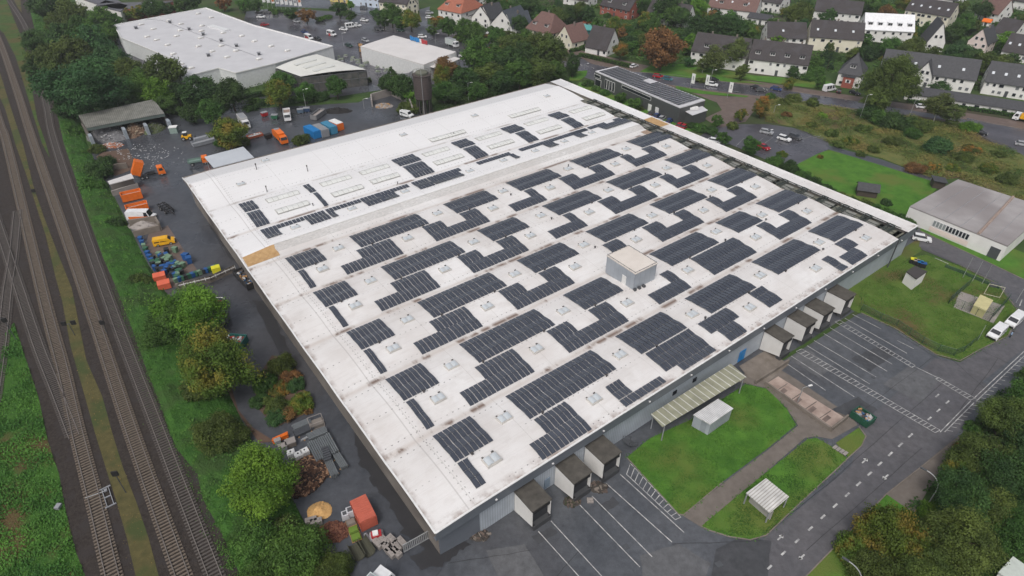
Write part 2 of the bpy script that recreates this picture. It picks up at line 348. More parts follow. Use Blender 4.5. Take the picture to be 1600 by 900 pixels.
# main street and its pavements
flat('pavement', [(880, 72), (905, 78), (1000, 100), (1060, 112), (1200, 130), (1350, 152), (1600, 190), (1760, 215), (1760, 245), (1600, 222), (1350, 176), (1200, 156), (1090, 142), (985, 128), (950, 112), (900, 100)], L1, M_pave)
flat('main_road', [(890, 80), (925, 100), (985, 112), (1045, 116), (1200, 137), (1350, 160), (1600, 202), (1760, 228), (1760, 300), (1640, 262), (1560, 228), (1498, 190), (1350, 172), (1200, 152), (1080, 138), (1000, 126), (940, 130), (905, 118), (895, 100)], L2, M_lot)
flat('car_park', [(1510, 184), (1640, 212), (1760, 250), (1760, 300), (1640, 268), (1575, 228), (1530, 212)], L3, M_lot)
flat('grass_verge', [(1000, 112), (1060, 120), (1140, 128), (1200, 132), (1060, 108), (1100, 100), (1020, 100)], L3, M_lawn)
flat('street_lawn', [(1050, 106), (1100, 104), (1180, 118), (1240, 122), (1300, 128), (1290, 140), (1180, 126), (1100, 116), (1055, 112)], L3, M_lawn)
flat('verge_grass', [(1055, 134), (1100, 142), (1170, 150), (1166, 152), (1090, 146), (1058, 139)], L4, M_lawn)
flat('brown_forecourt', [(1080, 145), (1130, 150), (1180, 152), (1185, 165), (1165, 190), (1125, 200), (1100, 185), (1128, 172), (1120, 160)], L3, M_pave)
flat('office_lawn', [(905, 128), (940, 135), (1060, 190), (1100, 205), (1060, 205), (960, 165), (900, 140)], L3, M_lawn)
flat('corner_verge', [(890, 112), (918, 110), (916, 118), (905, 126), (890, 126)], L3, M_lawn)
# hardware market parking
flat('customer_car_park', [(385, 18), (420, 14), (470, 14), (520, 18), (600, 22), (640, 30), (730, 55), (800, 75), (900, 100), (830, 120), (720, 105), (640, 90), (540, 90), (440, 55), (380, 35)], L1, M_lot)
flat('side_street', [(540, 2), (600, 6), (625, 22), (665, 40), (680, 55), (655, 55), (600, 30), (560, 22), (520, 14), (430, 10), (430, -5)], L2, M_asph)
flat('side_street', [(655, 15), (672, 10), (668, 30), (668, 60), (656, 60), (656, 35)], L3, M_asph)
flat('storage_yard', [(485, 88), (560, 70), (640, 105), (720, 110), (700, 140), (620, 150), (580, 130), (560, 120), (500, 118)], L2, M_lot)
flat('industrial_yard', [(75, 0), (100, 0), (120, 20), (140, 50), (115, 52), (85, 20)], L1, M_asph)
flat('side_yard', [(180, 55), (190, 100), (225, 108), (262, 110), (240, 95), (200, 60)], L2, M_lot)
flat('bin_terrace', [(232, 366), (262, 352), (312, 428), (275, 448), (262, 450), (225, 395)], L3, M_pave)
flat('brown_apron', [(195, 330), (235, 325), (245, 345), (210, 352)], L2, M_pave)
flat('leafy_corner', [(360, 600), (372, 640), (395, 668), (430, 690), (405, 692), (375, 650), (355, 610)], L3, M_mud)
flat('planted_corner', [(395, 600), (425, 555), (450, 560), (490, 640), (470, 650), (430, 668), (405, 640)], L3, M_mud)
flat('wet_brown_ground', [(150, 245), (160, 238), (200, 232), (215, 262), (180, 275), (165, 262)], L3, M_mud)
flat('concrete_base', [(1490, 480), (1500, 455), (1570, 478), (1552, 505)], L6, M_conc)
# kerbs: real 12 cm steps along the grass edges
def kerb(pxs, h=0.12, w=0.16):
    P = gg(pxs, 0); b = MB()
    for i in range(len(P)-1):
        d = P[i+1]-P[i]; L = d.length; c = (P[i]+P[i+1])/2
        b.box((c.x, c.y, h/2+0.02), (L, w, h), math.atan2(d.y, d.x))
    kind(b.build('kerb', M_olddconc))
kerb([(1060, 804), (1068, 805), (1130, 753)]); kerb([(1096, 823), (1108, 829), (1140, 839), (1172, 844), (1197, 837), (1250, 786), (1310, 731), (1325, 716), (1346, 697), (1353, 682), (1342, 667)])
kerb([(980, 716), (1060, 804)]); kerb([(1345, 489), (1400, 514), (1462, 554), (1500, 564), (1530, 547), (1575, 525), (1593, 490), (1561, 445), (1500, 415)]); kerb([(1255, 905), (1385, 772), (1480, 698)])
kerb([(1600, 437), (1520, 399), (1438, 361)]); kerb([(1000, 126), (1080, 138), (1200, 152), (1350, 172), (1498, 190), (1530, 212), (1575, 228)])
kerb([(925, 100), (985, 112), (1045, 116), (1200, 137), (1350, 160), (1600, 202)])

# ---------------------------------------------------------------- painted markings
LN = MB(); LZ = 0.145-0.02
LZ = 0.11
def line(a, b_, w=0.14, z=LZ):
    P, Q = g(*a, z), g(*b_, z); d = (Q-P); n = Vector((-d.y, d.x, 0)).normalized()*w/2
    LN.face([P-n, Q-n, Q+n, P+n])
for a, b_ in [((841, 830), (905, 901)), ((861, 814), (941, 901)), ((906, 789), (1000, 886)), ((925, 775), (1019, 870)), ((947, 755), (1050, 847)), ((969, 741), (1069, 832)),
              ((1225, 565), (1290, 610)), ((1236, 556), (1335, 620)), ((1261, 540), (1359, 600)), ((1272, 532), (1369, 589)), ((1287, 521), (1386, 580)), ((1297, 512), (1394, 569)), ((1320, 497), (1417, 552)), ((1332, 491), (1377, 514)), ((1402, 532), (1428, 545)),
              ((1428, 572), (1465, 590)), ((1469, 675), (1517, 626)), ((1522, 622), (1600, 549)), ((1525, 627), (1600, 556)), ((1476, 675), (1522, 629)), ((1520, 620), (1526, 624))]:
    line(a, b_)
def ladder(a0, a1, b0, b1, n, skew=0):
    line(a0, a1, 0.12); line(b0, b1, 0.12)
    for i in range(n+1):
        t = i/n; line((lerp(a0[0], a1[0], t), lerp(a0[1], a1[1], t)), (lerp(b0[0], b1[0], t), lerp(b0[1], b1[1], t)), 0.12)
ladder((979, 741), (1055, 812), (985, 724), (1064, 808), 12)
ladder((1244, 549), (1461, 676), (1253, 545), (1469, 672), 33)
ladder((1305, 503), (1425, 574), (1312, 500), (1430, 571), 19)
ladder((1462, 592), (1516, 625), (1467, 590), (1524, 622), 9)
for i in range(22):
    t = i/21; x, y = lerp(1478, 1600, t), lerp(672, 553, t); line((x, y), (x+11, y+2), 0.12)
for (x, y) in [(10, 845), (97, 757), (182, 680), (265, 603), (343, 530), (420, 460), (495, 392), (566, 324), (636, 260), (700, 198), (765, 137), (828, 80), (890, 22)]:
    X, Y = 1200+x/4, 675+y/4; line((X-3.3, Y+3), (X+3.3, Y-3), 0.28)
for (x, y) in [(1010, 815), (1065, 765), (1122, 713), (1058, 672)]:
    X, Y = 1200+x/4, 450+y/4; line((X-2.6, Y+2.2), (X+2.6, Y-2.2), 0.26)
for (x, y, s) in [(1219, 840, 1), (1253, 870, -1), (1351, 720, 1), (1384, 745, -1)]:
    line((x-4, y+3.6), (x+4, y-3.6), 0.22)
    hx, hy = x+4*s, y-3.6*s
    line((hx, hy), (hx-5.5*s, hy+0.8*s), 0.22); line((hx, hy), (hx-0.5*s, hy+4.5*s), 0.22)
line((1461, 403), (1482, 412), .2); line((1536, 437), (1548, 442), .2); line((1597, 468), (1593, 478), .2)
line((905.5, 99.4), (910, 103), .3); line((915, 102), (919.5, 104.8), .3); line((923.8, 104.4), (928, 107), .3)
for i in range(14):
    line((1030+i*38, 124+i*6.0), (1044+i*38, 126.2+i*6.0), .14)
for i in range(12):
    for j in range(3):
        x = 668+i*6.5+j*3; y = 58+i*1.9-j*0+j*3.2
        line((x, y), (x+3, y+0.8), .16)
for i in range(9): line((1150+i*15, 228-i*1.5), (1163+i*15, 216-i*0.5), 0.1)
kind(LN.build('painted_markings', M_line))
# drain covers and tar patches on the apron
for (x, y, w_, h_) in [(1345, 572, .9, .9), (1123, 882, 1, .8), (1340, 550, .9, .9), (978, 855, .8, .8), (1365, 590, .7, .7)]:
    p = g(x, y, 0); b = MB(); b.box((p.x, p.y, 0.1), (w_, h_, 0.03), 0.4); o = b.build('manhole_cover', M_dgrey)
    tag(o, 'dark manhole cover set in the asphalt at the '+{1345: 'middle of the right loading bays', 1123: 'bottom beside the curved lawn', 1340: 'second right loading lane', 978: 'end of the left loading lanes', 1365: 'outer end of the right loading bays'}[x], 'manhole cover')
dk = mat('damp_patch', (0.030, 0.030, 0.033), (0.040, 0.040, 0.043), scale=0.4, rough=0.35)
jag = lambda P, a=3: [(x+a*mnoise.noise(Vector((x*.13, y*.13, 1))), y+a*mnoise.noise(Vector((x*.13, y*.13, 9)))) for i in range(len(P)) for x, y in [(lerp(P[i][0], P[(i+1) % len(P)][0], t/8), lerp(P[i][1], P[(i+1) % len(P)][1], t/8)) for t in range(8)]]
for P in [jag([(548, 660), (600, 720), (650, 790), (700, 860), (672, 866), (640, 838), (608, 790), (580, 752), (560, 715)], 9), jag([(625, 832), (650, 815), (662, 830), (650, 845)], 5), jag([(640, 870), (700, 840), (735, 850), (690, 885), (660, 890)], 7), jag([(395, 470), (418, 470), (440, 520), (470, 590), (455, 590), (425, 530)], 5), jag([(300, 262), (330, 330), (380, 420), (356, 400), (316, 330)], 4)]:
    flat('damp_ground', P, L4, dk)

# ================================================================ railway tracks
M_rail = mat('worn_rail_steel', (0.12, 0.102, 0.09), (0.19, 0.17, 0.158), scale=3, rough=0.45)
M_slp = mat('concrete_sleeper', (0.098, 0.076, 0.058), (0.150, 0.122, 0.096), scale=1.5, rough=0.85, coord='obj')
M_slpd = mat('dark_sleeper', (0.058, 0.050, 0.046), (0.090, 0.078, 0.070), scale=1.5, rough=0.85, coord='obj')
sm = {}
for nm, mm in (('pale', M_slp), ('dark', M_slpd)):
    b = MB(); b.box((0, 0, 0.06), (0.28, 2.5, 0.16)); o = b.build('sleeper', mm); sm[nm] = o.data; bpy.data.objects.remove(o)
TRACKS = [
 ('E', [(-2, -30), (15, 2), (30, 25), (42, 48), (52, 84), (61, 112), (74, 170), (86, 225), (163, 450), (249, 675), (336, 900), (380, 1010)], 'dark', 'dark railway track at the foot of the green embankment'),
 ('D', [(-25, 10), (0, 66), (26, 140), (53, 225), (131, 450), (206, 675), (285, 900), (325, 1010)], 'pale', 'pale sleeper railway track beside the mossy strip, second from embankment'),
 ('C', [(-18, 130), (0, 193), (11, 225), (65, 450), (98, 575), (121, 675), (150, 790), (176, 900), (205, 1010)], 'pale2', 'railway track between mossy strip and green verge, joined by a turnout'),
 ('B', [(-18, 300), (-5, 345), (10, 390), (30, 450), (60, 540), (92, 620), (117, 685)], 'dark', 'short diverging railway track running into the turnout'),
 ('A', [(28, 330), (21, 400), (13, 450), (3, 540), (-12, 640)], 'dark', 'railway track curving off the left edge of the picture')]
def resample(P, step):
    out = []; # catmull-rom
    pts = [P[0]+(P[0]-P[1])]+P+[P[-1]+(P[-1]-P[-2])]
    dense = []
    for i in range(1, len(pts)-2):
        p0, p1, p2, p3 = pts[i-1:i+3]; n = max(4, int((p2-p1).length/0.06))
        for k in range(n):
            t = k/n
            dense.append(0.5*((2*p1)+(p2-p0)*t+(2*p0-5*p1+4*p2-p3)*t*t+(3*p1-p0-3*p2+p3)*t**3))
    dense.append(P[-1]); acc = 0; out = [dense[0]]
    for i in range(1, len(dense)):
        d = (dense[i]-dense[i-1]).length; acc += d
        if acc >= step: out.append(dense[i]); acc -= step
    return out
for key, P, kd, lab in TRACKS:
    pts = resample(gg(P, RZ), 0.3)
    root = thing('railway_track', lab, 'railway track', pts[len(pts)//2], group='railway tracks on the plateau beside the yard'); o0 = root.location.copy()
    for sgn in (-1, 1):
        b = MB(); pr = None
        for i in range(0, len(pts), 3):
            j = min(i+1, len(pts)-1); d = (pts[j]-pts[j-1]).normalized(); n = Vector((-d.y, d.x, 0))
            c = pts[i]+n*sgn*0.75+Vector((0, 0, 0.14)); r = [c-n*0.055, c+n*0.055, c+n*0.055+Vector((0, 0, 0.16)), c-n*0.055+Vector((0, 0, 0.16))]
            if pr:
                for k in range(4): b.face([pr[k], pr[(k+1) % 4], r[(k+1) % 4], r[k]])
            pr = r
        b.shift(o0).build('rail', M_rail, root)
    sp = pts[::2]; # 0.6 m
    me = sm['dark'] if kd == 'dark' else sm['pale']
    idx = list(range(len(sp)-1))
    # the 100 nearest the camera as parts, the rest as one part
    idx.sort(key=lambda i: (sp[i]-Vector((-60, 60, RZ))).length)
    near, far = idx[:100], idx[100:]
    for i in near:
        d = sp[i+1]-sp[i]; o = bpy.data.objects.new('sleeper', me); COL.objects.link(o); o.parent = root
        o.location = sp[i]-o0+Vector((0, 0, 0.03)); o.rotation_euler = (0, 0, math.atan2(d.y, d.x)+random.uniform(-.02, .02))
    if far:
        b = MB()
        for i in far:
            d = sp[i+1]-sp[i]; b.box(sp[i]-o0+Vector((0, 0, 0.09)), (0.28, 2.5, 0.16), math.atan2(d.y, d.x))
        o = b.build('sleepers', M_slpd if kd == 'dark' else M_slp, root); o['kind'] = 'stuff'

# pavement repairs and seams on the hard standing
pt1 = mat('asphalt_repair_light', (0.085, 0.088, 0.094), (0.115, 0.117, 0.124), scale=0.5, rough=0.7, detail=12); pt2 = mat('asphalt_repair_dark', (0.044, 0.046, 0.050), (0.064, 0.066, 0.072), scale=0.5, rough=0.5, detail=12)
for P, m_ in ([(1118, 858), (1160, 838), (1205, 845), (1200, 900), (1120, 940), (1112, 900)], pt2), ([(1000, 868), (1060, 850), (1110, 880), (1090, 940), (1010, 940)], pt1), ([(1330, 560), (1375, 540), (1400, 552), (1360, 580)], pt2), ([(1420, 572), (1470, 590), (1440, 630), (1380, 600)], pt1), ([(830, 838), (862, 822), (872, 832), (842, 850)], pt2), ([(935, 790), (958, 776), (968, 786), (948, 800)], pt2), ([(300, 265), (320, 270), (350, 320), (335, 330)], pt1), ([(760, 860), (820, 850), (850, 900), (790, 930)], pt1), ([(1230, 560), (1262, 545), (1300, 575), (1280, 590)], pt1), ([(1300, 640), (1340, 620), (1372, 640), (1345, 660)], pt2):
    flat('asphalt_repair', jag(P, 2), L3+.012, m_)
SM_ = MB(); LN2 = LN; LN = SM_
for a, b_ in [((1485, 560), (1545, 612)), ((1523, 543), (1576, 567)), ((1180, 845), (1290, 760)), ((1290, 760), (1470, 600)), ((1330, 655), (1455, 560)), ((1260, 860), (1440, 700)), ((870, 900), (905, 860)), ((700, 880), (830, 860)), ((1050, 850), (1190, 845)), ((306, 300), (352, 400)), ((1500, 640), (1560, 560)), ((1400, 520), (1470, 562))]:
    n_ = 7; q0 = a
    for k in range(n_):
        q1 = (lerp(a[0], b_[0], (k+1)/n_)+random.uniform(-.8, .8), lerp(a[1], b_[1], (k+1)/n_)+random.uniform(-.8, .8)); line(q0, q1, .06, .105); q0 = q1
kind(SM_.build('tar_seams', plain('tar_grey', (.030, .030, .032), .6))); LN = LN2
# ================================================================ warehouse
SQ = 132.0; ZR = 8.0
def homo(src, dst):
    import numpy as np
    Mx = []; bb = []
    for (x, y), (X, Y) in zip(src, dst):
        Mx.append([x, y, 1, 0, 0, 0, -X*x, -X*y]); bb.append(X); Mx.append([0, 0, 0, x, y, 1, -Y*x, -Y*y]); bb.append(Y)
    return np.append(np.linalg.solve(np.array(Mx, float), np.array(bb, float)), 1).reshape(3, 3)
import numpy as np
RC = [g(*p, ZR) for p in ((680, 832), (1433, 355), (875, 125), (285, 277))]
HM = homo([(p.x, p.y) for p in RC], [(0, 0), (SQ, 0), (SQ, SQ), (0, SQ)]); HI = np.linalg.inv(HM)
def uv(x, y, z=ZR):
    p = g(x, y, z); q = HM @ np.array([p.x, p.y, 1]); return q[0]/q[2], q[1]/q[2]
def wp(u, v, z=0.0):
    q = HI @ np.array([u, v, 1.0]); return Vector((q[0]/q[2], q[1]/q[2], z))
def wang(u, v, du=1.0, dv=0.0):
    d = wp(u+du, v+dv)-wp(u, v); return math.atan2(d.y, d.x)
def zr(u, v):
    if v <= 78: t = (v/15.6) % 1.0; z = 8+0.6*math.sin(math.pi*t)
    elif v < 80.4: z = 8.0+0.05*(v-78)
    elif v < 82.8: z = 8.12+0.8*(v-80.4)/2.4
    elif v < 93.6: z = 8.92-0.9*((v-82.8)/10.8)**1.3
    elif v < 108.9: z = 8.02+0.55*math.sin(math.pi*(v-93.6)/15.3)
    elif v < 124.7: z = 8.02+1.1*math.sin(math.pi/2*(v-108.9)/15.8)
    else: z = 9.12-1.1*(v-124.7)/7.3
    if u < 7: k = (7-u)/7; z = z*(1-k*.55)+(k*.55)*7.55 if v < 124 else z-0.3*k
    return z
# roof skin material: pale membrane, stained along the gutters, dotted fixing lines
def roof_mat():
    m = bpy.data.materials.new('roof_membrane'); m.use_nodes = True; nt = m.node_tree; N = nt.nodes; L = nt.links
    b = N['Principled BSDF']; b.inputs['Roughness'].default_value = 0.55
    uvn = N.new('ShaderNodeUVMap'); sp = N.new('ShaderNodeSeparateXYZ'); L.new(uvn.outputs[0], sp.inputs[0])
    def math_(op, a, b_=None, c=None):
        n = N.new('ShaderNodeMath'); n.operation = op
        for i, x in enumerate((a, b_, c)):
            if x is None: continue
            if isinstance(x, (int, float)): n.inputs[i].default_value = x
            else: L.new(x, n.inputs[i])
        return n.outputs[0]
    def noise(scale, detail, sx=1, sy=1):
        mp = N.new('ShaderNodeMapping'); mp.inputs['Scale'].default_value = (sx, sy, 1); L.new(uvn.outputs[0], mp.inputs[0])
        n = N.new('ShaderNodeTexNoise'); n.inputs['Scale'].default_value = scale; n.inputs['Detail'].default_value = detail; n.inputs['Roughness'].default_value = .62; L.new(mp.outputs[0], n.inputs['Vector']); return n.outputs['Fac']
    def ramp(f, lo, hi):
        r = N.new('ShaderNodeMapRange'); r.inputs['From Min'].default_value = lo; r.inputs['From Max'].default_value = hi; L.new(f, r.inputs['Value']); return r.outputs[0]
    def mix(f, a, c):
        n = N.new('ShaderNodeMixRGB'); L.new(f, n.inputs[0])
        if isinstance(a, tuple): n.inputs[1].default_value = col4(a)
        else: L.new(a, n.inputs[1])
        n.inputs[2].default_value = col4(c); return n.outputs[0]
    U, V = sp.outputs['X'], sp.outputs['Y']
    c = mix(ramp(noise(0.07, 6), 0.35, 0.65), (0.72, 0.71, 0.705), (0.60, 0.572, 0.555))
    c = mix(math_('MULTIPLY', ramp(noise(0.25, 12), 0.52, 0.62), 0.30), c, (0.52, 0.49, 0.47))
    c = mix(math_('MULTIPLY', ramp(noise(0.6, 9, 0.4, 1.6), 0.5, 0.75), 0.35), c, (0.46, 0.42, 0.39))
    # whiter tone beyond v = 82
    c = mix(math_('MULTIPLY', math_('GREATER_THAN', V, 82.8), 0.75), c, (0.745, 0.745, 0.755))
    c = mix(math_('MULTIPLY', math_('GREATER_THAN', V, 124.7), 0.8), c, (0.60, 0.60, 0.61))  # greyer tone on the slope past the rear ridge
    us_ = math_('LESS_THAN', math_('ABSOLUTE', math_('SUBTRACT', math_('MODULO', U, 13.3), 6.65)), 0.06)
    c = mix(math_('MULTIPLY', us_, 0.35), c, (0.38, 0.36, 0.34))
    # gutter dirt (valleys every 15.6 m)
    vm = math_('ABSOLUTE', math_('SUBTRACT', math_('MODULO', math_('ADD', V, 8.2), 15.6), 7.8))
    inner = math_('LESS_THAN', V, 94.5)
    val = math_('MULTIPLY', math_('MULTIPLY', ramp(vm, 0.85, 0.1), inner), math_('LESS_THAN', U, 123.5))
    c = mix(math_('MULTIPLY', val, 0.35), c, (0.42, 0.34, 0.28))
    c = mix(math_('MULTIPLY', math_('MULTIPLY', val, ramp(noise(0.2, 7, 1, 0.4), 0.50, 0.56)), 0.9), c, (0.15, 0.095, 0.07))
    gv = ramp(math_('ABSOLUTE', math_('SUBTRACT', V, 108.9)), 0.7, 0.05)
    c = mix(math_('MULTIPLY', gv, math_('MULTIPLY', ramp(noise(0.16, 7, 1, .5), 0.4, 0.6), 0.75)), c, (0.26, 0.22, 0.19))
    # edge grime on rim
    rim = math_('MAXIMUM', ramp(U, 1.0, 0.1), ramp(V, 1.8, 0.1))
    c = mix(math_('MULTIPLY', math_('MULTIPLY', rim, ramp(noise(0.4, 8), 0.45, 0.6)), 0.8), c, (0.22, 0.15, 0.12))
    # membrane seams and dotted fixing rows
    sm_ = math_('LESS_THAN', math_('ABSOLUTE', math_('SUBTRACT', math_('MODULO', V, 2.6), 1.3)), 0.035)
    c = mix(math_('MULTIPLY', sm_, 0.18), c, (0.4, 0.38, 0.36))
    dots = math_('LESS_THAN', math_('MODULO', U, 1.1), 0.24)
    for off in (13.9, 7.4, 1.2):
        ln = math_('LESS_THAN', math_('ABSOLUTE', math_('SUBTRACT', math_('MODULO', V, 15.6), off)), 0.085)
        c = mix(math_('MULTIPLY', math_('MULTIPLY', ln, dots), math_('MULTIPLY', ramp(noise(0.05, 3), 0.42, 0.5), 0.75)), c, (0.10, 0.09, 0.09))
    dv = math_('LESS_THAN', math_('MODULO', V, 1.1), 0.22)
    for uu in (7.0, 6.5, 38.6, 65.0):
        ln = math_('LESS_THAN', math_('ABSOLUTE', math_('SUBTRACT', U, uu)), 0.07)
        c = mix(math_('MULTIPLY', math_('MULTIPLY', ln, dv), 0.7), c, (0.10, 0.09, 0.09))
    ln = math_('LESS_THAN', math_('ABSOLUTE', math_('SUBTRACT', U, 5.6)), 0.10)
    c = mix(math_('MULTIPLY', ln, 0.5), c, (0.36, 0.34, 0.33))
    # grey streaked step
    st = math_('MULTIPLY', math_('GREATER_THAN', V, 80.5), math_('LESS_THAN', V, 82.7))
    c = mix(math_('MULTIPLY', st, ramp(noise(1.2, 6, 1, 3), 0.3, 0.8)), c, (0.34, 0.34, 0.33))
    L.new(c, b.inputs['Base Color'])
    bp = N.new('ShaderNodeBump'); bp.inputs['Strength'].default_value = 0.25; bp.inputs['Distance'].default_value = 0.2
    L.new(noise(0.35, 5), bp.inputs['Height']); L.new(bp.outputs[0], b.inputs['Normal'])
    return m
M_roof = roof_mat()
M_fascia = mat('slate_grey_fascia', (0.105, 0.12, 0.145), (0.135, 0.15, 0.175), scale=0.3, rough=0.5)
M_wallb = striped('blue_grey_corrugated', (0.36, 0.40, 0.45), (0.27, 0.30, 0.345), 0.35, 'X', 0.45, .35, noise=0.06)
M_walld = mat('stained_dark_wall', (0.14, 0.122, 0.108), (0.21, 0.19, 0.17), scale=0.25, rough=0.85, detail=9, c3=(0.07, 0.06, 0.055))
WO = wp(66, 66, 0)
wh = thing('warehouse', 'huge square warehouse with white low-pitched roof carrying rows of solar arrays', 'warehouse', WO)
US = [0, 0.25, 2, 4, 6, 7, 7.3, 10]+[10+3.95*i for i in range(1, 28)]+[119.5, 123.3]
US = sorted(set(US))
VS = []
for k in range(5): VS += [15.6*k+15.6*j/12 for j in range(12)]
VS += [78, 79.2, 80.4, 81.2, 82.0, 82.8, 84.2, 86, 88, 90, 92, 93.6]+[93.6+15.3*j/10 for j in range(1, 11)]+[108.9+15.8*j/8 for j in range(1, 9)]+[126.5, 128.5, 130.5, 132]
def grid(name, us, vs, zf, m, parent=wh, smooth=True):
    b = MB(); vi = {}
    for i, u in enumerate(us):
        for j, v in enumerate(vs):
            p = wp(u, v, zf(u, v)); vi[i, j] = len(b.v); b.v.append((p.x-WO.x, p.y-WO.y, p.z))
    for i in range(len(us)-1):
        for j in range(len(vs)-1):
            b.f.append((vi[i, j], vi[i+1, j], vi[i+1, j+1], vi[i, j+1])); b.mi.append(0)
            b.uv.append([(us[i], vs[j]), (us[i+1], vs[j]), (us[i+1], vs[j+1]), (us[i], vs[j+1])])
    return b.build(name, m, parent, smooth)
o = grid('roof', US, VS, zr, M_roof)
VL = [v for v in VS if v <= 109]; VH = [v for v in VS if v >= 108.9]
grid('roof', [127.3, 129.5, 132], VS, lambda u, v: 8.35, M_roof)
grid('roof', [123.3, 125.2], VH, zr, M_roof)
M_troughf = mat('mossy_trough_floor', (0.10, 0.10, 0.075), (0.19, 0.19, 0.155), scale=0.5, rough=0.8, detail=8)
grid('trough', [123.3, 127.3], [0.6, 30, 60, 90, 131.5], lambda u, v: 7.75, M_troughf, smooth=False)
def vwall(name, pts, z0f, z1f, m, inset=0.0, n=1, thick=None):   # vertical sheet along uv polyline
    b = MB()
    for (a, c) in zip(pts[:-1], pts[1:]):
        P, Q = wp(*a), wp(*c); Lm = (Q-P).length
        d = (Q-P).normalized()
        mlen = max(1, int(Lm/2))
        for k in range(mlen):
            t0, t1 = k/mlen, (k+1)/mlen; p = P.lerp(Q, t0); q = P.lerp(Q, t1)
            ua = (lerp(a[0], c[0], t0), lerp(a[1], c[1], t0)); ub = (lerp(a[0], c[0], t1), lerp(a[1], c[1], t1))
            b.face([(p.x-WO.x, p.y-WO.y, z0f(*ua)), (q.x-WO.x, q.y-WO.y, z0f(*ub)), (q.x-WO.x, q.y-WO.y, z1f(*ub)), (p.x-WO.x, p.y-WO.y, z1f(*ua))], 0,
                   [(Lm*t0, 0), (Lm*t1, 0), (Lm*t1, 8), (Lm*t0, 8)])
    return b.build(name, m, wh)
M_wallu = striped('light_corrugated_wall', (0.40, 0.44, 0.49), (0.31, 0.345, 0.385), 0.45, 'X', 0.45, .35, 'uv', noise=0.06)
def zc(c): return lambda u, v: c
vwall('fascia', [(0, 0), (132, 0)], zc(5.9), lambda u, v: (zr(u, 0)-0.02 if u < 123.3 else 8.33), M_fascia)
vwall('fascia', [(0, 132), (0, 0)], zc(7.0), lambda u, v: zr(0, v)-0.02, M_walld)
vwall('front_wall', [(7.5, 0.7), (131.6, 0.7)], zc(0), zc(5.95), M_wallu)
vwall('corner_wall', [(0.9, 1.2), (7.5, 0.7)], zc(0), zc(5.95), M_fascia)
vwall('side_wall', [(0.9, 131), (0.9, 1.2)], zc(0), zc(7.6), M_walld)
vwall('end_wall', [(131.7, 0.7), (131.7, 131.5)], zc(0), zc(8.3), M_wallu)
vwall('rear_wall', [(131.7, 131.5), (0.9, 131.5)], zc(0), zc(7.9), M_wallu)
vwall('soffit_edge', [(0, 132), (132, 132)], zc(7.2), lambda u, v: min(zr(u, 132), 8.33), M_white)
b = MB()
for q in (((0, 0), (132, 0), (132, .75), (0, .75), 5.92), ((0, 0.75), (1.0, .75), (1.0, 132), (0, 132), 7.02)):
    b.face([tuple(wp(u, v, q[4])-Vector((WO.x, WO.y, 0))) for u, v in q[:4]])
b.build('soffit', M_fascia, wh)
# thin pale rims along the roof edges
def rim(a, c, zf, w=0.28, h=0.14, m=M_white):
    b = MB(); n = max(1, int(math.hypot(a[0]-c[0], a[1]-c[1])/3))
    for k in range(n):
        t0, t1 = k/n, (k+1)/n
        ua = (lerp(a[0], c[0], t0), lerp(a[1], c[1], t0)); ub = (lerp(a[0], c[0], t1), lerp(a[1], c[1], t1))
        P = wp(*ua, zf(*ua)+h/2); Q = wp(*ub, zf(*ub)+h/2); d = Q-P
        b.box(((P+Q)/2)-Vector((WO.x, WO.y, 0)), (d.length+0.02, w, h), math.atan2(d.y, d.x), ry=-math.asin(d.z/d.length))
    return b.build('edge_trim', m, wh)
rim((0, 0), (123, 0), zr); rim((0, 132), (0, 0), zr); rim((127.3, 0), (132, 0), zc(8.35)); rim((132, 0), (132, 132), zc(8.35)); rim((0, 132), (132, 132), lambda u, v: min(zr(u, v), 8.4), m=M_olddconc)
rim((7, 82.8), (123, 82.8), zr, .3, .06)
# trough sides and trusses
vwall('trough_side', [(123.3, 0.6), (123.3, 108.9)], zc(7.75), lambda u, v: zr(123.2, v), mat('trough_concrete', (0.22, 0.21, 0.19), (0.34, 0.32, 0.29), scale=.6, rough=.8, detail=8))
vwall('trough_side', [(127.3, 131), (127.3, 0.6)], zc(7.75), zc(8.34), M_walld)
M_truss = plain('dark_green_truss', (0.035, 0.045, 0.040), 0.6)
def truss(v, n):
    P = wp(123.5, v, 0); Q = wp(127.2, v, 0); r = thing('roof_truss', f'dark lattice truss across the open roof trough, {ordn(n)} from the right-hand corner', 'truss', P)
    Q = Q-P; b = MB()
    d = wp(123.5, v+1.3, 0)-P
    for off in (Vector((0, 0, 0)), d):
        for zz in (7.9, 8.75): b.tube(off+Vector((0, 0, zz)), Q+off+Vector((0, 0, zz)), 0.13, 5)
    for zz in (8.75,):
        for k in range(5): b.tube(Q*(k/4)+Vector((0, 0, zz)), Q*(k/4)+d+Vector((0, 0, zz)), 0.09, 5)
    for k in range(4):
        b.tube(Q*(k/4)+Vector((0, 0, 7.9)), Q*((k+1)/4)+Vector((0, 0, 8.75)), 0.08, 4)
    b.build('lattice', M_truss, r); return r
nt_ = 0
for k in range(19):
    v = 3.0+k*5.75
    if v < 107:
        truss(v, k)
b = MB()
for du in (0.3, 3.4):
    for k in range(26):
        v0, v1 = 1.5+k*4.1, 1.5+(k+1)*4.1
        b.tube(wp(123.6+du, v0, 8.75)-WO, wp(123.6+du, v1, 8.75)-WO, 0.12 if du > 1 else .08, 5, 0)
        b.tube(wp(123.6+du, v0, 7.9)-WO, wp(123.6+du, v1, 8.75)-WO, 0.07, 4, 0)
        b.box(wp(125.3, v0, 7.82)-WO, (3.6, .9, .12), wang(125, v0))  # dark boxes added to paint the shaded gaps between the covers
b.build('trough_girder_and_gaps', M_truss, wh)
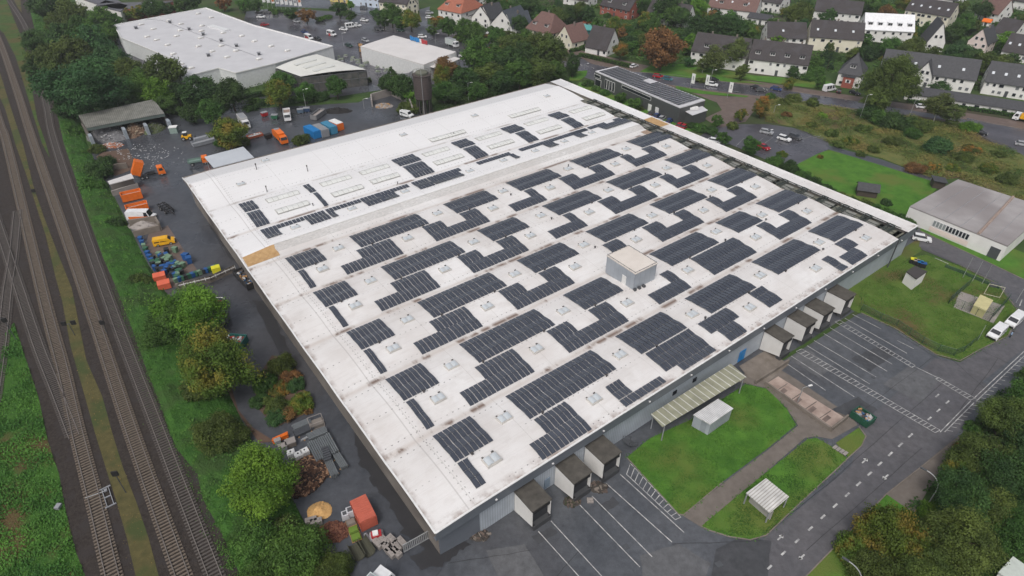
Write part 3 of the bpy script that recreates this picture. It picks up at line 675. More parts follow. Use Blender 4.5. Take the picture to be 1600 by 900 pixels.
# walkway panels in the trough, alternating light grey covers
b = MB()
for k in range(18):
    v = 4.5+k*5.75
    if v < 106:
        c = wp(125.2, v+3.1, 7.95)-WO; b.box(c, (2.6, 2.6, 0.25), wang(125, v))
b.build('trough_cover', mat('grey_trough_cover', (0.16, 0.16, 0.145), (0.26, 0.26, 0.24), scale=.8, rough=.7, detail=8), wh)
# bare chipboard-coloured roof areas
M_ply = mat('bare_insulation_board', (0.34, 0.20, 0.085), (0.50, 0.33, 0.16), scale=1.2, rough=0.9, detail=10)
def patch(name, u0, u1, v0, v1, label, zf, m=M_ply):
    b = MB(); n = max(1, int((u1-u0)/1)); k = max(1, int((v1-v0)/1))
    for i in range(n):
        for j in range(k):
            us = [lerp(u0, u1, i/n), lerp(u0, u1, (i+1)/n)]; vs = [lerp(v0, v1, j/k), lerp(v0, v1, (j+1)/k)]
            q = [(us[0], vs[0]), (us[1], vs[0]), (us[1], vs[1]), (us[0], vs[1])]
            jit = lambda a, c: (a+(0.35*mnoise.noise(Vector((a, c, 3))) if u1 < 20 and a == u1 else 0), c)
            b.face([tuple(wp(*jit(*a), zf(*a)+0.05)-Vector((WO.x, WO.y, 0))) for a in q])
    return b.build(name, m, wh)
patch('bare_board_area', 0.4, 7.4, 78.9, 82.7, '', zr)
patch('bare_board_area', 127.6, 131.7, 78.0, 85.5, '', zc(8.36))
patch('bare_board_area', 120.5, 123.2, 75.0, 79.5, '', zr, mat('broken_edge', (0.20, 0.12, 0.08), (0.42, 0.33, 0.26), scale=2, rough=.9, detail=8))

# ---------------------------------------------------------------- solar arrays
CR = dict(P1=(280, 240), P2=(480, 180), P3=(680, 120), P4=(860, 110), P5=(420, 340), P6=(640, 260), P7=(840, 200), P8=(1040, 200),
          Q1=(480, 430), Q2=(660, 370), Q3=(860, 320), Q4=(1060, 290), Q5=(1200, 290), Q6=(580, 530), Q7=(780, 470), Q8=(960, 430))
def C(k, x, y):
    if k == 'px': return (x, y)
    o = CR[k]; return (o[0]+x/6.6667, o[1]+y/6.6667)
M_pv = [mat('solar_glass_shaded', (0.046, 0.053, 0.070), (0.060, 0.068, 0.088), scale=0.8, rough=0.14), mat('solar_glass_lit', (0.056, 0.064, 0.082), (0.074, 0.083, 0.104), scale=0.8, rough=0.16)]  # darker and lighter tone for alternate rows: tilt shading put into the colour
def add_modules(b, o0, u0, u1, v0, v1, rows, r0=0, up=False):
    nc = max(1, round((u1-u0)/.92)); dv = (v1-v0)/rows
    for i in range(rows):
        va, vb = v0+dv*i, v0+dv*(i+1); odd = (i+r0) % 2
        for c in range(nc):
            ua = lerp(u0, u1, c/nc)+0.03; ub = lerp(u0, u1, (c+1)/nc)-(0.12 if c % 2 else 0.075)
            ja = 0.05*((i*7+c*3) % 3-1)*0.3
            q = []
            for (u, v, e) in ((ua, va+0.02, 0), (ub, va+0.02, 0), (ub, vb-0.05, 1), (ua, vb-0.05, 1)):
                h = 0.16+(0.20 if (e == 1) != bool(odd) else 0.0)
                p = wp(u, v, zr(u, v)+h)-o0; q.append(p)
            dn = Vector((0, 0, -0.05)); i0 = len(b.v)
            b.v += [tuple(p+dn) for p in q]+[tuple(p) for p in q]
            for f in ((4, 5, 6, 7), (0, 1, 5, 4), (1, 2, 6, 5), (2, 3, 7, 6), (3, 0, 4, 7)):
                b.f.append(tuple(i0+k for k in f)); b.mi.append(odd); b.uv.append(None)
NARR = []
def arr(half, rects, voff=None):
    """rects: (row0,row1, left point, right point) rows counted downhill from the back of the half; only u read from points"""
    r0, _, lp, _r = rects[0]
    vtop = {'a': 14.4, 'b': 7.25}[half] if voff is None else voff
    if voff is None:
        vl = uv(*C(*lp))[1]+1.58*r0; k = round((vl-vtop-.4)/15.6); top = vtop+15.6*k
    else: top = voff; k = None
    out = []
    for (ra, rb, lp, rp) in rects:
        ul = lp if isinstance(lp, (int, float)) else uv(*C(*lp))[0]; ur = rp if isinstance(rp, (int, float)) else uv(*C(*rp))[0]
        rh = 1.69 if half in 'ab' else 1.8
        out.append((ul, ur, top-rh*rb, top-rh*ra, rb-ra, ra))
    NARR.append((top, half, out))
def A4(l, r, half='a'): arr(half, [(0, 4, l, r)])
# bay next to the docks
A4(('px', 672.7, 680), ('px', 766.7, 686.7)); arr('b', [(0, 3, ('px', 710, 724.7), ('px', 752.7, 746.7))])
A4(('px', 790, 622), ('px', 958.7, 577.5)); arr('b', [(0, 2, ('px', 828.75, 656), ('px', 907.5, 655)), (2, 4, ('px', 816, 687.3), ('px', 907.5, 655))])
A4(('Q8', 5, 650), ('Q8', 745, 570)); arr('b', [(0, 3, ('px', 1005, 557), ('Q8', 955, 720)), (3, 4, ('Q8', 480, 830), ('Q8', 955, 720))])
arr('b', [(1, 3, ('px', 931, 598.75), ('px', 967, 597.5)), (3, 4, ('px', 931, 598.75), ('px', 1023.75, 585))])
A4(('Q8', 735, 260), ('Q8', 1465, 150)); arr('b', [(0, 2, ('Q8', 845, 530), ('Q8', 1240, 420)), (2, 4, ('Q8', 940, 520), ('Q8', 1280, 525))])
A4(('Q4', 770, 815), ('Q4', 1475, 700)); arr('b', [(0, 3, ('Q8', 1380, 220), ('px', 1216, 467))])
arr('b', [(0, 1, ('px', 1221, 432.5), ('px', 1256, 432)), (1, 3, ('px', 1213, 447), ('px', 1268, 438.7))]) if False else None
A4(('Q5', 430, 495), ('Q5', 985, 435)); arr('b', [(0, 2, ('Q5', 685, 640), ('Q5', 890, 615)), (2, 4, ('Q5', 690, 745), ('Q5', 940, 690))])
arr('b', [(1, 4, ('Q5', 475, 760), ('Q5', 740, 815))])
# second bay
A4(('Q6', 135, 420), ('Q6', 695, 455)); arr('b', [(0, 4, ('Q6', 335, 655), ('Q6', 655, 890))])
A4(('Q6', 910, 65), ('Q7', 570, 265)); arr('b', [(0, 2, ('Q6', 1055, 305), ('Q7', 370, 740)), (2, 4, ('Q6', 865, 525), ('Q7', 370, 740))])
A4(('Q2', 1460, 620), ('Q8', 85, 180)); arr('b', [(0, 2, ('Q7', 475, 340), ('Q7', 770, 295)), (0, 2, ('Q7', 905, 120), ('Q7', 1355, 215)), (2, 4, ('Q7', 475, 340), ('Q7', 1355, 215))])
A4(('Q3', 1025, 525), ('Q4', 420, 620)); arr('b', [(0, 2, ('Q3', 1130, 755), ('Q8', 820, 140)), (2, 4, ('Q8', 305, 205), ('Q8', 820, 140))])
A4(('Q4', 395, 405), ('Q4', 885, 395)); arr('b', [(0, 4, ('Q4', 115, 790), ('Q4', 840, 710))])
A4(('P8', 965, 805), ('Q4', 1350, 155)) if False else None
# third bay
A4(('Q1', 400, 600), ('Q1', 905, 625)); arr('b', [(0, 4, ('Q1', 565, 795), ('Q6', 170, 330))])
A4(('Q1', 1140, 295), ('Q2', 865, 520)); arr('b', [(0, 2, ('Q1', 1250, 500), ('px', 755, 510)), (2, 4, ('Q1', 1065, 690), ('px', 755, 510))])
A4(('Q2', 980, 260), ('Q2', 1600, 180)); arr('b', [(0, 2, ('Q2', 775, 590), ('Q2', 1055, 550)), (0, 2, ('Q2', 1190, 400), ('Q2', 1600, 490)), (2, 4, ('Q2', 775, 590), ('Q2', 1600, 490))])
A4(('Q3', 370, 295), ('Q3', 1020, 215)); arr('b', [(0, 2, ('Q3', 530, 445), ('Q3', 800, 450))])
A4(('P7', 1180, 820), ('P8', 435, 745)); arr('b', [(0, 2, ('Q3', 945, 265), ('Q3', 1170, 235)), (0, 2, ('Q3', 1265, 120), ('Q4', 300, 400)), (2, 4, ('Q3', 945, 265), ('Q4', 300, 400))])
A4(('Q4', 830, 210), ('Q4', 1350, 155)); arr('b', [(0, 2, ('Q4', 810, 450), ('Q4', 985, 445)), (0, 2, ('Q4', 1045, 335), ('Q4', 1410, 400)), (2, 4, ('Q4', 810, 450), ('Q4', 1410, 400))])
# fourth bay
A4(('P5', 455, 790), ('P5', 920, 805)); arr('b', [(0, 4, ('Q1', 205, 345), ('Q1', 435, 525))])
A4(('P5', 1155, 520), ('Q2', 435, 170)); arr('b', [(0, 2, ('P5', 1240, 690), ('Q1', 1395, 130)), (2, 4, ('P5', 1060, 855), ('Q1', 1395, 130))])
A4(('P6', 700, 680), ('P6', 1245, 650)); arr('b', [(0, 2, ('Q2', 340, 225), ('Q2', 600, 195)), (0, 2, ('Q2', 750, 70), ('Q2', 1125, 150)), (2, 4, ('Q2', 340, 225), ('Q2', 1125, 150))])
A4(('P6', 1385, 430), ('P7', 660, 750)); arr('b', [(0, 2, ('Q3', 110, 130), ('Q3', 405, 230)), (2, 4, ('P6', 1405, 680), ('Q3', 405, 230))])
A4(('P7', 720, 580), ('P7', 1300, 510)); arr('b', [(0, 2, ('P7', 615, 790), ('P7', 830, 765)), (0, 2, ('P7', 925, 660), ('P7', 1270, 725)), (2, 4, ('P7', 615, 790), ('P7', 1270, 725))])
A4(('P8', 450, 565), ('P8', 955, 515)); arr('b', [(0, 2, ('P8', 405, 770), ('P8', 570, 775)), (0, 2, ('P8', 640, 680), ('P8', 985, 740)), (2, 4, ('P8', 405, 770), ('P8', 985, 740))])
# fifth bay
A4(('P5', 165, 435), ('P5', 595, 440)); arr('b', [(0, 4, ('P5', 290, 570), ('P5', 500, 715))])
A4(('P5', 830, 205), ('P6', 190, 605)); arr('b', [(0, 2, ('P5', 895, 355), ('P5', 1410, 380)), (2, 4, ('P5', 715, 490), ('P5', 1410, 380))])
A4(('P6', 345, 405), ('P6', 910, 350)); arr('b', [(0, 2, ('P6', 115, 650), ('P6', 355, 615)), (0, 2, ('P6', 505, 515), ('P6', 850, 580)), (2, 4, ('P6', 115, 650), ('P6', 850, 580))])
A4(('P6', 1000, 185), ('P6', 1575, 120)); arr('b', [(0, 2, ('P6', 1165, 270), ('P6', 1445, 360)), (2, 4, ('P6', 990, 400), ('P6', 1445, 360))])
A4(('P7', 330, 355), ('P7', 870, 295)); arr('b', [(0, 2, ('P7', 200, 545), ('P7', 410, 525)), (0, 2, ('P7', 510, 435), ('P7', 825, 495)), (2, 4, ('P7', 200, 545), ('P7', 825, 495))])
A4(('P7', 930, 155), ('P7', 1390, 105)); arr('b', [(0, 2, ('P7', 845, 320), ('P7', 985, 320)), (0, 2, ('P7', 1070, 240), ('P7', 1370, 295)), (2, 4, ('P7', 845, 320), ('P7', 1370, 295))])
A4(('P7', 1335, 350), ('P8', 490, 310)); arr('b', [(0, 2, ('P7', 1265, 540), ('P7', 1415, 530)), (0, 2, ('P7', 1500, 445), ('P8', 485, 505)), (2, 4, ('P7', 1265, 540), ('P8', 485, 505))])
# narrow strip bay: one continuous row with tabs
vt = 91.3
for rects in ([(0, 3, ('P1', 830, 800), ('P1', 1075, 855))], ):
    arr('s', [(0, 1, ('P1', 830, 800), ('P1', 1300, 690)), (1, 3, ('P1', 830, 800), ('P1', 1075, 855))], vt)
arr('s', [(0, 3, ('P1', 1285, 670), ('P1', 1585, 690))], vt)
arr('s', [(0, 1, ('px', 504, 327), ('px', 560, 312.5)), (1, 3, ('px', 504, 328), ('px', 530, 341))], vt)
arr('s', [(0, 3, ('px', 560, 312), ('px', 601, 315))], vt)
arr('s', [(0, 1, ('P2', 705, 820), ('P2', 1045, 740)), (1, 3, ('P2', 705, 820), ('P2', 955, 860))], vt)
arr('s', [(0, 3, ('P6', 0, 180), ('P6', 260, 210))], vt)
arr('s', [(0, 1, ('P6', 150, 125), ('P6', 525, 45)), (1, 3, ('P6', 150, 125), ('P6', 570, 115))], vt)
arr('s', [(0, 1, ('P3', 395, 895), ('P3', 760, 800)), (1, 3, ('P3', 700, 800), ('P3', 880, 860))], vt)
arr('s', [(0, 1, ('P3', 850, 765), ('P3', 1560, 560)), (1, 3, ('P3', 1095, 715), ('P3', 1285, 730))], vt)
arr('s', [(0, 1, ('P4', 235, 690), ('P4', 360, 620)), (1, 3, ('P4', 230, 690), ('P4', 378, 700))], vt)
arr('s', [(0, 1, ('P4', 370, 610), ('P4', 560, 560)), (1, 3, ('P4', 480, 600), ('P4', 850, 555)), (0, 1, ('P4', 620, 520), ('P4', 760, 530))], vt)
# rooflight bay: pairs of blocks
for l, r, l2, r2 in ((('P1', 610, 535), ('P1', 835, 580), ('P1', 690, 630), ('P1', 945, 720)), (('P1', 1275, 340), ('P1', 1430, 405), ('P1', 1380, 425), ('P1', 1550, 530)),
                     (('P2', 860, 475), ('P2', 1180, 475), ('P2', 970, 545), ('P2', 1325, 590)), (('P3', 130, 685), ('P3', 410, 712), ('P3', 270, 765), ('P3', 550, 815)),
                     (('P3', 655, 545), ('P3', 930, 560), ('P3', 805, 600), ('P3', 1080, 655)), (('P3', 1140, 400), ('P3', 1390, 422), ('P3', 1280, 460), ('P3', 1550, 510))):
    arr('w', [(0, 3, l, r)], 106.9); arr('x', [(0, 4, l2, r2)], 100.9)
NARR.sort(key=lambda t: (-round(t[0], 1), t[2][0][0]))
HN = {}
bayname = ['bay beside the docks', 'second bay from docks', 'third bay from docks', 'fourth bay from docks', 'fifth bay from docks']
from collections import defaultdict
cnt = defaultdict(int)
for top, half, rects in NARR:
    key = round(top, 1); cnt[key] += 1; n = cnt[key]-1
    if half in 'ab': where = ('rear half of ' if half == 'a' else 'near half of ')+bayname[min(4, int((top-1)/15.6))]
    else: where = {'s': 'narrow row behind the white step', 'w': 'rear row among the long rooflights', 'x': 'front row among the long rooflights'}[half]
    lab = f'dark solar array, {ordn(n)} from railway, {where}'
    u, v = rects[0][0], rects[0][2]; o0 = wp(u, v, zr(u, v))
    t = thing('solar_array', lab, 'solar panels', o0, group='solar arrays on the white warehouse roof')
    b = MB()
    for (ul, ur, v0, v1, rows, ra) in rects: add_modules(b, o0, ul, ur, v0, v1, rows, ra)
    b.build('panels', M_pv, t)
    fr = MB()
    for (ul, ur, v0, v1, rows, ra) in rects:
        nn = max(2, int((ur-ul)/3))
        for k in range(nn+1):
            u = lerp(ul+.15, ur-.15, k/nn); P = wp(u, v0+.1, zr(u, v0+.1)+0.07)-o0; Q = wp(u, v1-.1, zr(u, v1-.1)+0.07)-o0; fr.tube(P, Q, 0.05, 4)
    fr.build('rails', M_galv, t)

# ---------------------------------------------------------------- rooflights
M_dome = plain('milky_rooflight', (0.56, 0.60, 0.63), 0.25)
M_curb = plain('rooflight_kerb', (0.55, 0.53, 0.50), 0.6)
M_gasket = plain('dark_vent_flap', (0.10, 0.095, 0.09), 0.7)
def make_dome():
    r = thing('rooflight', 'x', 'rooflight')
    b = MB(); b.box((0, 0, .15), (2.7, 1.9, .34), taper=.93); b.build('kerb', M_curb, r)
    b = MB()
    for s in (-1, 1):
        for k in range(5):
            a0, a1 = k/5, (k+1)/5; x0, x1 = s*0.6-0.55+1.1*a0, s*0.6-0.55+1.1*a1
            h0, h1 = .36+.10*math.sin(math.pi*a0), .36+.10*math.sin(math.pi*a1)
            b.face([(x0, -.75, h0), (x1, -.75, h1), (x1, .75, h1), (x0, .75, h0)]); b.face([(x0, -.75, .35), (x1, -.75, .35), (x1, -.75, h1), (x0, -.75, h0)]); b.face([(x0, .75, h0), (x1, .75, h1), (x1, .75, .35), (x0, .75, .35)])
    b.build('dome', M_dome, r)
    b = MB(); b.box((-1.05, .98, .40), (.3, .18, .14)); b.build('vent_flap', M_gasket, r)
    b = MB(); b.box((.75, .98, .50), (.4, .2, .2)); b.build('vent_flap', M_gasket, r)
    return r
dome0 = make_dome(); used = False
DM = [('P5', 730, 330), ('P5', 565, 545), ('P5', 1450, 225), ('P5', 1065, 670), ('P6', 295, 500), ('P6', 870, 445), ('P6', 975, 270), ('P6', 1465, 230), ('P6', 670, 800), ('P6', 1260, 730), ('P6', 1370, 525),
      ('P7', 925, 230), ('P7', 320, 435), ('P7', 810, 385), ('P7', 1340, 200), ('P7', 740, 660), ('P7', 1225, 605), ('P7', 1345, 430), ('P7', 540, 885), ('P8', 435, 400), ('P8', 480, 660), ('P8', 935, 620), ('P8', 395, 865),
      ('Q1', 505, 325), ('Q1', 1045, 475), ('Q1', 900, 770), ('Q2', 235, 350), ('Q2', 965, 400), ('Q2', 680, 735), ('Q2', 1470, 785), ('Q2', 1590, 320), ('Q3', 1060, 125), ('Q3', 350, 430), ('Q3', 895, 370),
      ('Q4', 870, 320), ('Q4', 1340, 275), ('Q4', 395, 490), ('Q4', 805, 545), ('Q4', 1465, 605), ('Q4', 100, 890), ('Q4', 1430, 870), ('Q5', 1015, 555), ('Q6', 840, 285), ('Q6', 700, 625), ('Q6', 1390, 830),
      ('Q7', 1335, 30), ('Q7', 390, 510), ('Q7', 1260, 575), ('Q8', 810, 420), ('Q8', 1410, 345), ('Q8', 1520, 15), ('px', 768.7, 720), ('px', 928.75, 625)]
SM = [('P1', 1215, 780), ('px', 551, 328), ('px', 633.75, 301), ('px', 735, 268.75), ('px', 787.5, 252.5), ('px', 836.75, 237.75), ('px', 882.5, 222.75), ('P4', 435, 660), ('px', 377.5, 290), ('px', 415.75, 253.5), ('px', 630.75, 213.75), ('px', 742, 183.75), ('px', 854.75, 153)]
places = []
for d in DM+SM:
    x, y = C(*d); u, v = uv(x, y, 8.4); places.append((u, v, d in SM))
rows_ = defaultdict(list)
for u, v, s in places:
    key = round((v-5)/15.6*2)/2 if not s else 100+round(v/12); rows_[key].append((u, v, s))
first = True
for ri, key in enumerate(sorted(rows_)):
    L_ = sorted(rows_[key])
    for n, (u, v, s) in enumerate(L_):
        p = wp(u, v, zr(u, v)+0.02)
        if s: where = {0: 'small line behind the white step', 1: 'smooth rear slope'}[0 if v < 100 else 1]; lab = f'low grey rooflight, {ordn(n)} from the railway end on the {where}, row {ri}' if False else f'low pale rooflight, {ordn(n)} from the railway end, {"behind the white step" if v < 100 else ("on the rearmost slope" if v > 124.7 else "on the smooth rear roof")}'
        else:
            k = int(v/15.6); lab = f'pale domed rooflight, {ordn(n)} from railway, {"rear" if v-15.6*k > 8.2 else "near"} row of {bayname[min(4, k)]}'
        if first: dome0.location = p; dome0.rotation_euler = (0, 0, wang(u, v)); dome0['label'] = lab; dome0['group'] = 'rooflights on the warehouse roof'; first = False
        else: dup(dome0, p, wang(u, v), lab, 'rooflights on the warehouse roof', scale=(0.85, .8, .5) if s else (.9, .9, .8))
M_lr = mat('long_rooflight', (0.60, 0.61, 0.595), (0.69, 0.70, 0.68), scale=.6, rough=0.3)
LR = []
for k, P in (('P1', [((910, 490), (1245, 410)), ((1010, 600), (1345, 515))]), ('P2', [((140, 720), (455, 650)), ((550, 600), (850, 535)), ((1205, 410), (1475, 355)), ((260, 825), (575, 745)), ((660, 690), (955, 625)), ((1320, 495), (1620, 425))]),
             ('P3', [((430, 650), (680, 590)), ((935, 495), (1165, 445)), ((550, 730), (810, 670)), ((1060, 575), (1305, 520)), ((755, 405), (1100, 345)), ((-60, 655), (310, 570))]), ('P4', [((205, 435), (415, 390)), ((335, 500), (560, 455))])):
    for a, c in P:
        ua, va = uv(*C(k, *a), 8.5); ub, vb = uv(*C(k, *c), 8.5); LR.append((ua, ub, (va+vb)/2))
LR.sort(key=lambda t: (round(t[2]/5), t[0])); cn = defaultdict(int)
for ua, ub, v in LR:
    key = round(v/5); n = cn[key]; cn[key] += 1
    row = 'front line' if v < 101.5 else ('rear line' if v < 109 else 'smooth rear slope')
    o0 = wp(ua, v, zr(ua, v)); r = thing('long_rooflight', f'long ribbed rooflight, {ordn(n)} from the railway end, {row}', 'rooflight', o0, group='long rooflights on the rear roof')
    b = MB(); cb = MB(); N_ = max(4, int((ub-ua)/1.15)); hw = 1.15
    for i in range(N_):
        u0, u1 = lerp(ua, ub, i/N_)+.03, lerp(ua, ub, (i+1)/N_)-.03; big = 0.16 if i in (2, 3) else 0
        pr = None
        for j in range(7):
            t = j/6; dv = -hw+2*hw*t; h = 0.12+(0.34+big*.6)*math.sin(math.pi*t)
            A, B = wp(u0, v+dv, zr(u0, v)+h)-o0, wp(u1, v+dv, zr(u1, v)+h)-o0
            if pr: b.face([pr[0], pr[1], B, A])
            pr = (A, B)
        for uu in (u0, u1):
            b.face([wp(uu, v-hw+2*hw*j/6, zr(uu, v)+0.12+(0.34+big*.6)*math.sin(math.pi*j/6))-o0 for j in range(7)])
        rb = [wp(u1+.03, v-hw+2*hw*j/6, zr(u1, v)+0.15+0.36*math.sin(math.pi*j/6))-o0 for j in range(7)]
        for j in range(6): cb.tube(rb[j], rb[j+1], 0.05, 4)
    b.build('glazing', M_lr, r)
    cc = wp((ua+ub)/2, v, zr((ua+ub)/2, v)+.06)-o0; cb.box(cc, ((wp(ub, v)-wp(ua, v)).length+.3, 2*hw+.25, .16), wang(ua, v)); cb.build('frame', plain('pale_grey_frame', (0.42, 0.42, 0.40), .6), r)
# rooftop plant room
o0 = wp(59.8, 22.3, zr(59.8, 22.3)-.2); r = thing('plant_room', 'grey metal plant room box standing on the warehouse roof', 'plant room', o0, group=None)
Q = [wp(59.8, 22.3)-o0, wp(66.0, 22.3)-o0, wp(66.0, 30.5)-o0, wp(59.8, 30.5)-o0]
Q = [(q.x, q.y) for q in Q]
b = MB(); b.prism(Q, 0, 4.1); b.build('wall', striped('grey_sheet_wall', (0.33, 0.36, 0.40), (0.28, 0.305, 0.345), 0.9, 'Y', 0.45, .1, noise=.06), r)
cx = sum(q[0] for q in Q)/4; cy = sum(q[1] for q in Q)/4
b = MB(); b.prism([(cx+(x-cx)*1.03, cy+(y-cy)*1.03) for x, y in Q], 4.1, 4.3); b.build('roof', mat('plant_roof', (0.60, 0.55, 0.50), (0.68, 0.63, 0.58), scale=.5, rough=.7), r)
b = MB()
ringq = [(cx+(x-cx)*0.98, cy+(y-cy)*0.98) for x, y in Q]
for i in range(4):
    p, q = ringq[i], ringq[(i+1) % 4]; b.tube((p[0], p[1], 4.5), (q[0], q[1], 4.5), .04, 5)
    for k in range(5): x, y = lerp(p[0], q[0], k/5), lerp(p[1], q[1], k/5); b.tube((x, y, 4.3), (x, y, 4.55), .035, 4)
b.build('guard_rail', M_dgrey, r)
a = wang(60, 22.3, 0, 1); dd = wp(59.68, 25.0)-o0
b = MB(); b.box((dd.x, dd.y, 1.25), (1.1, .1, 2.1), a); b.build('door', M_white, r)
b = MB(); d2 = wp(60, 22.05)-o0
for k in range(3): b.box((d2.x+k*1.0, d2.y+k*.6, .4), (.6, .5, .6), a)
b.build('pipework', M_dgrey, r)
# small vents scattered on the roof
M_vent = plain('dark_roof_vent', (0.06, 0.055, 0.055), .7)
b = MB(); b.tube((0, 0, 0), (0, 0, .35), .14, 7); b.tube((0, 0, .35), (0, 0, .45), .24, 7); vent0 = b.build('roof_vent', M_vent)
random.seed(11); nv = 0
for k in range(5):
    for j in range(9):
        u = 11+j*13.3+random.uniform(-1, 1); v = 15.6*k+7.45
        if 58 < u < 68 and 20 < v < 33: continue
        p = wp(u, v, zr(u, v)); lab = f'dark vent stub, {ordn(j)} from railway, crown of {bayname[k]}'
        if nv == 0: vent0.location = p; tag(vent0, lab, 'roof vent', 'vent stubs on the warehouse roof')
        else: dup(vent0, p, 0, lab)
        nv += 1
for j, (x, y) in enumerate([(402, 268), (417, 298), (481, 268), (709, 210), (888, 260), (621, 285), (489, 320)]):
    u, v = uv(x, y, 8.5); dup(vent0, wp(u, v, zr(u, v)), 0, f'thin dark vent pipe, {ordn(j)} of the scattered ones on the rear roof', scale=(.7, .7, 4 if j < 3 else 1.5))

# ---------------------------------------------------------------- loading docks
EU = (wp(132, 0)-wp(0, 0)).normalized(); EV = Vector((-EU.y, EU.x, 0)); AU = math.atan2(EU.y, EU.x)
M_dockroof = mat('mossy_felt_roof', (0.050, 0.046, 0.040), (0.10, 0.092, 0.080), scale=0.9, rough=.95, detail=10)
M_dockwall = mat('dock_side_panel', (0.64, 0.63, 0.61), (0.74, 0.73, 0.71), scale=.4, rough=.6)
DOCKS = [(810, 776, 842, 759, 835, 804, 'nearest the bottom corner'), (875, 735, 904, 717.5, 900, 761, 'middle of the left three'), (922, 705, 951, 689, 949, 730, 'beside the big lawn'),
         (1205, 524, 1221, 515, 1232, 541, 'first of right four, by the pink pit'), (1241, 501, 1259, 491, 1266, 516, 'second of the right four'), (1267.5, 482.5, 1286, 472.5, 1295, 496, 'third of the right four'), (1304, 461, 1322, 452.5, 1327.5, 475, 'last of right four, by fenced grass')]
for (x0, y0, x1, y1, x2, y2, w_) in DOCKS:
    Z = 4.6; p0, p1, p2 = g(x0, y0, Z), g(x1, y1, Z), g(x2, y2, Z)
    wd = max(3.3, (p1-p0).dot(EU)); dp = -(p2-p0).dot(EV)
    u0 = uv(x0, y0, Z)[0]; base = wp(u0, 0.6, 0)
    r = thing('loading_dock', f'dock house with dark felt roof, pale sides, {w_}', 'loading dock', base, AU, 'loading dock houses along the front wall')
    dp = max(4.2, dp)
    b = MB()
    for xx in (0.08, wd-.08): b.face([(xx-.08, 0, 0), (xx-.08, -dp, 1.05), (xx-.08, -dp, Z-.1), (xx-.08, 0, Z)]); b.face([(xx+.08, 0, 0), (xx+.08, 0, Z), (xx+.08, -dp, Z-.1), (xx+.08, -dp, 1.05)]); b.face([(xx-.08, -dp, .9), (xx+.08, -dp, .9), (xx+.08, -dp, Z-.1), (xx-.08, -dp, Z-.1)]); b.face([(xx-.08, 0, 0), (xx+.08, 0, 0), (xx+.08, -dp, 1.05), (xx-.08, -dp, 1.05)])
    b.build('side_panel', M_dockwall, r)
    b = MB(); b.box((wd/2, -dp/2, Z+.08), (wd+.15, dp+.3, .2)); b.build('roof', M_dockroof, r)
    b = MB(); b.box((wd/2, -dp+.5, 2.6), (wd-.5, .12, 3.0)); b.build('door', plain('dock_door_dark', (.035, .037, .042), .5), r)
    b = MB(); b.box((wd/2, -dp+.15, .55), (wd-.3, 1.0, 1.1)); b.build('dock_leveller', plain('dock_steel', (.06, .062, .066), .5), r)
    b = MB()
    for xx in (.35, wd-.35): b.box((xx, -dp-.08, .8), (.3, .2, .6))
    b.build('bumper', M_black, r)
    b = MB(); b.box((wd/2, -dp+.2, 3.95), (wd-.5, .5, .5)); b.build('shelter_curtain', M_black, r)
# front canopy, container, small shelters
def quadroof(name, label, cat, corners, z, zlow=None, m=None, walls=True, posts=False, thick=.2, wallm=None, h0=0.0, group=None):
    pts = [g(x, y, z) for x, y in corners]; o0 = Vector((pts[0].x, pts[0].y, h0)); r = thing(name, label, cat, o0, group=group)
    Q = [(p.x-o0.x, p.y-o0.y) for p in pts]; b = MB(); b.prism(Q, z-h0-thick, z-h0, bottom=True); b.build('roof', m, r)
    cx = sum(q[0] for q in Q)/4; cy = sum(q[1] for q in Q)/4; I = [(cx+(x-cx)*.94, cy+(y-cy)*.94) for x, y in Q]
    if walls: b = MB(); b.prism(I, 0, z-h0-thick-.003); b.build('wall', wallm or M_render, r)
    if posts:
        for x, y in I: b = MB(); b.box((x, y, (z-h0-thick)/2), (.16, .16, z-h0-thick)); b.build('post', M_grey, r)
    return r
a = AU
M_canopy = striped('ribbed_canopy_sheet', (0.30, 0.30, 0.22), (0.62, 0.62, 0.58), 1.35, 'X', .4, .12, rot=-AU, noise=.12)
r = quadroof('canopy', 'long greenish ribbed canopy along the front wall above the lawn', 'canopy', [(1017, 647), (1142, 568), (1166, 589), (1035, 667)], 4.0, m=M_canopy, walls=False, posts=True, thick=.12)
r = quadroof('site_cabin', 'grey metal cabin with white ribbed roof standing on the lawn by the canopy', 'cabin', [(1083, 648), (1122, 623), (1146, 638), (1110, 663)], 3.0, m=striped('white_ribbed_roof', (0.66, 0.66, 0.66), (0.42, 0.43, 0.44), .35, 'X', .5, .3, rot=-AU), wallm=striped('grey_ribbed_wall', (0.34, 0.37, 0.41), (0.26, 0.285, 0.32), .5, 'X', .5, .4, rot=-AU))
r = quadroof('bike_shelter', 'open shelter with white corrugated roof on the lawn beside the road', 'shelter', [(1166, 770), (1197, 747), (1233, 776), (1203, 801)], 2.8, m=striped('white_corrugated', (0.62, 0.61, 0.59), (0.36, 0.34, 0.31), .42, 'Y', .5, .3, rot=-AU), walls=False, posts=True)
p = g(1183, 789, 0); q = g(1215, 812, 0); o0 = r.location
for (A_1, B_1) in (((1170, 785), (1203, 813)), ((1170, 785), (1196, 765))):
    P, Q_ = g(*A_1, 0), g(*B_1, 0); P = P+(Vector((o0.x+2, o0.y+2, 0))-P)*0.04; d = Q_-P
    b = MB(); b.box(((P+Q_)/2-o0)+Vector((0, 0, 1.1)), (d.length, .15, 2.2), math.atan2(d.y, d.x)); b.build('back_wall', mat('shelter_wall', (.26, .25, .23), (.36, .35, .33), scale=.8, rough=.8), r)
quadroof('substation', 'small white transformer hut with dark flat roof on the grass plot', 'substation', [(1416, 424), (1430, 415), (1449, 424), (1432, 436)], 3.2, m=plain('dark_felt', (.055, .05, .05), .9), wallm=M_render)
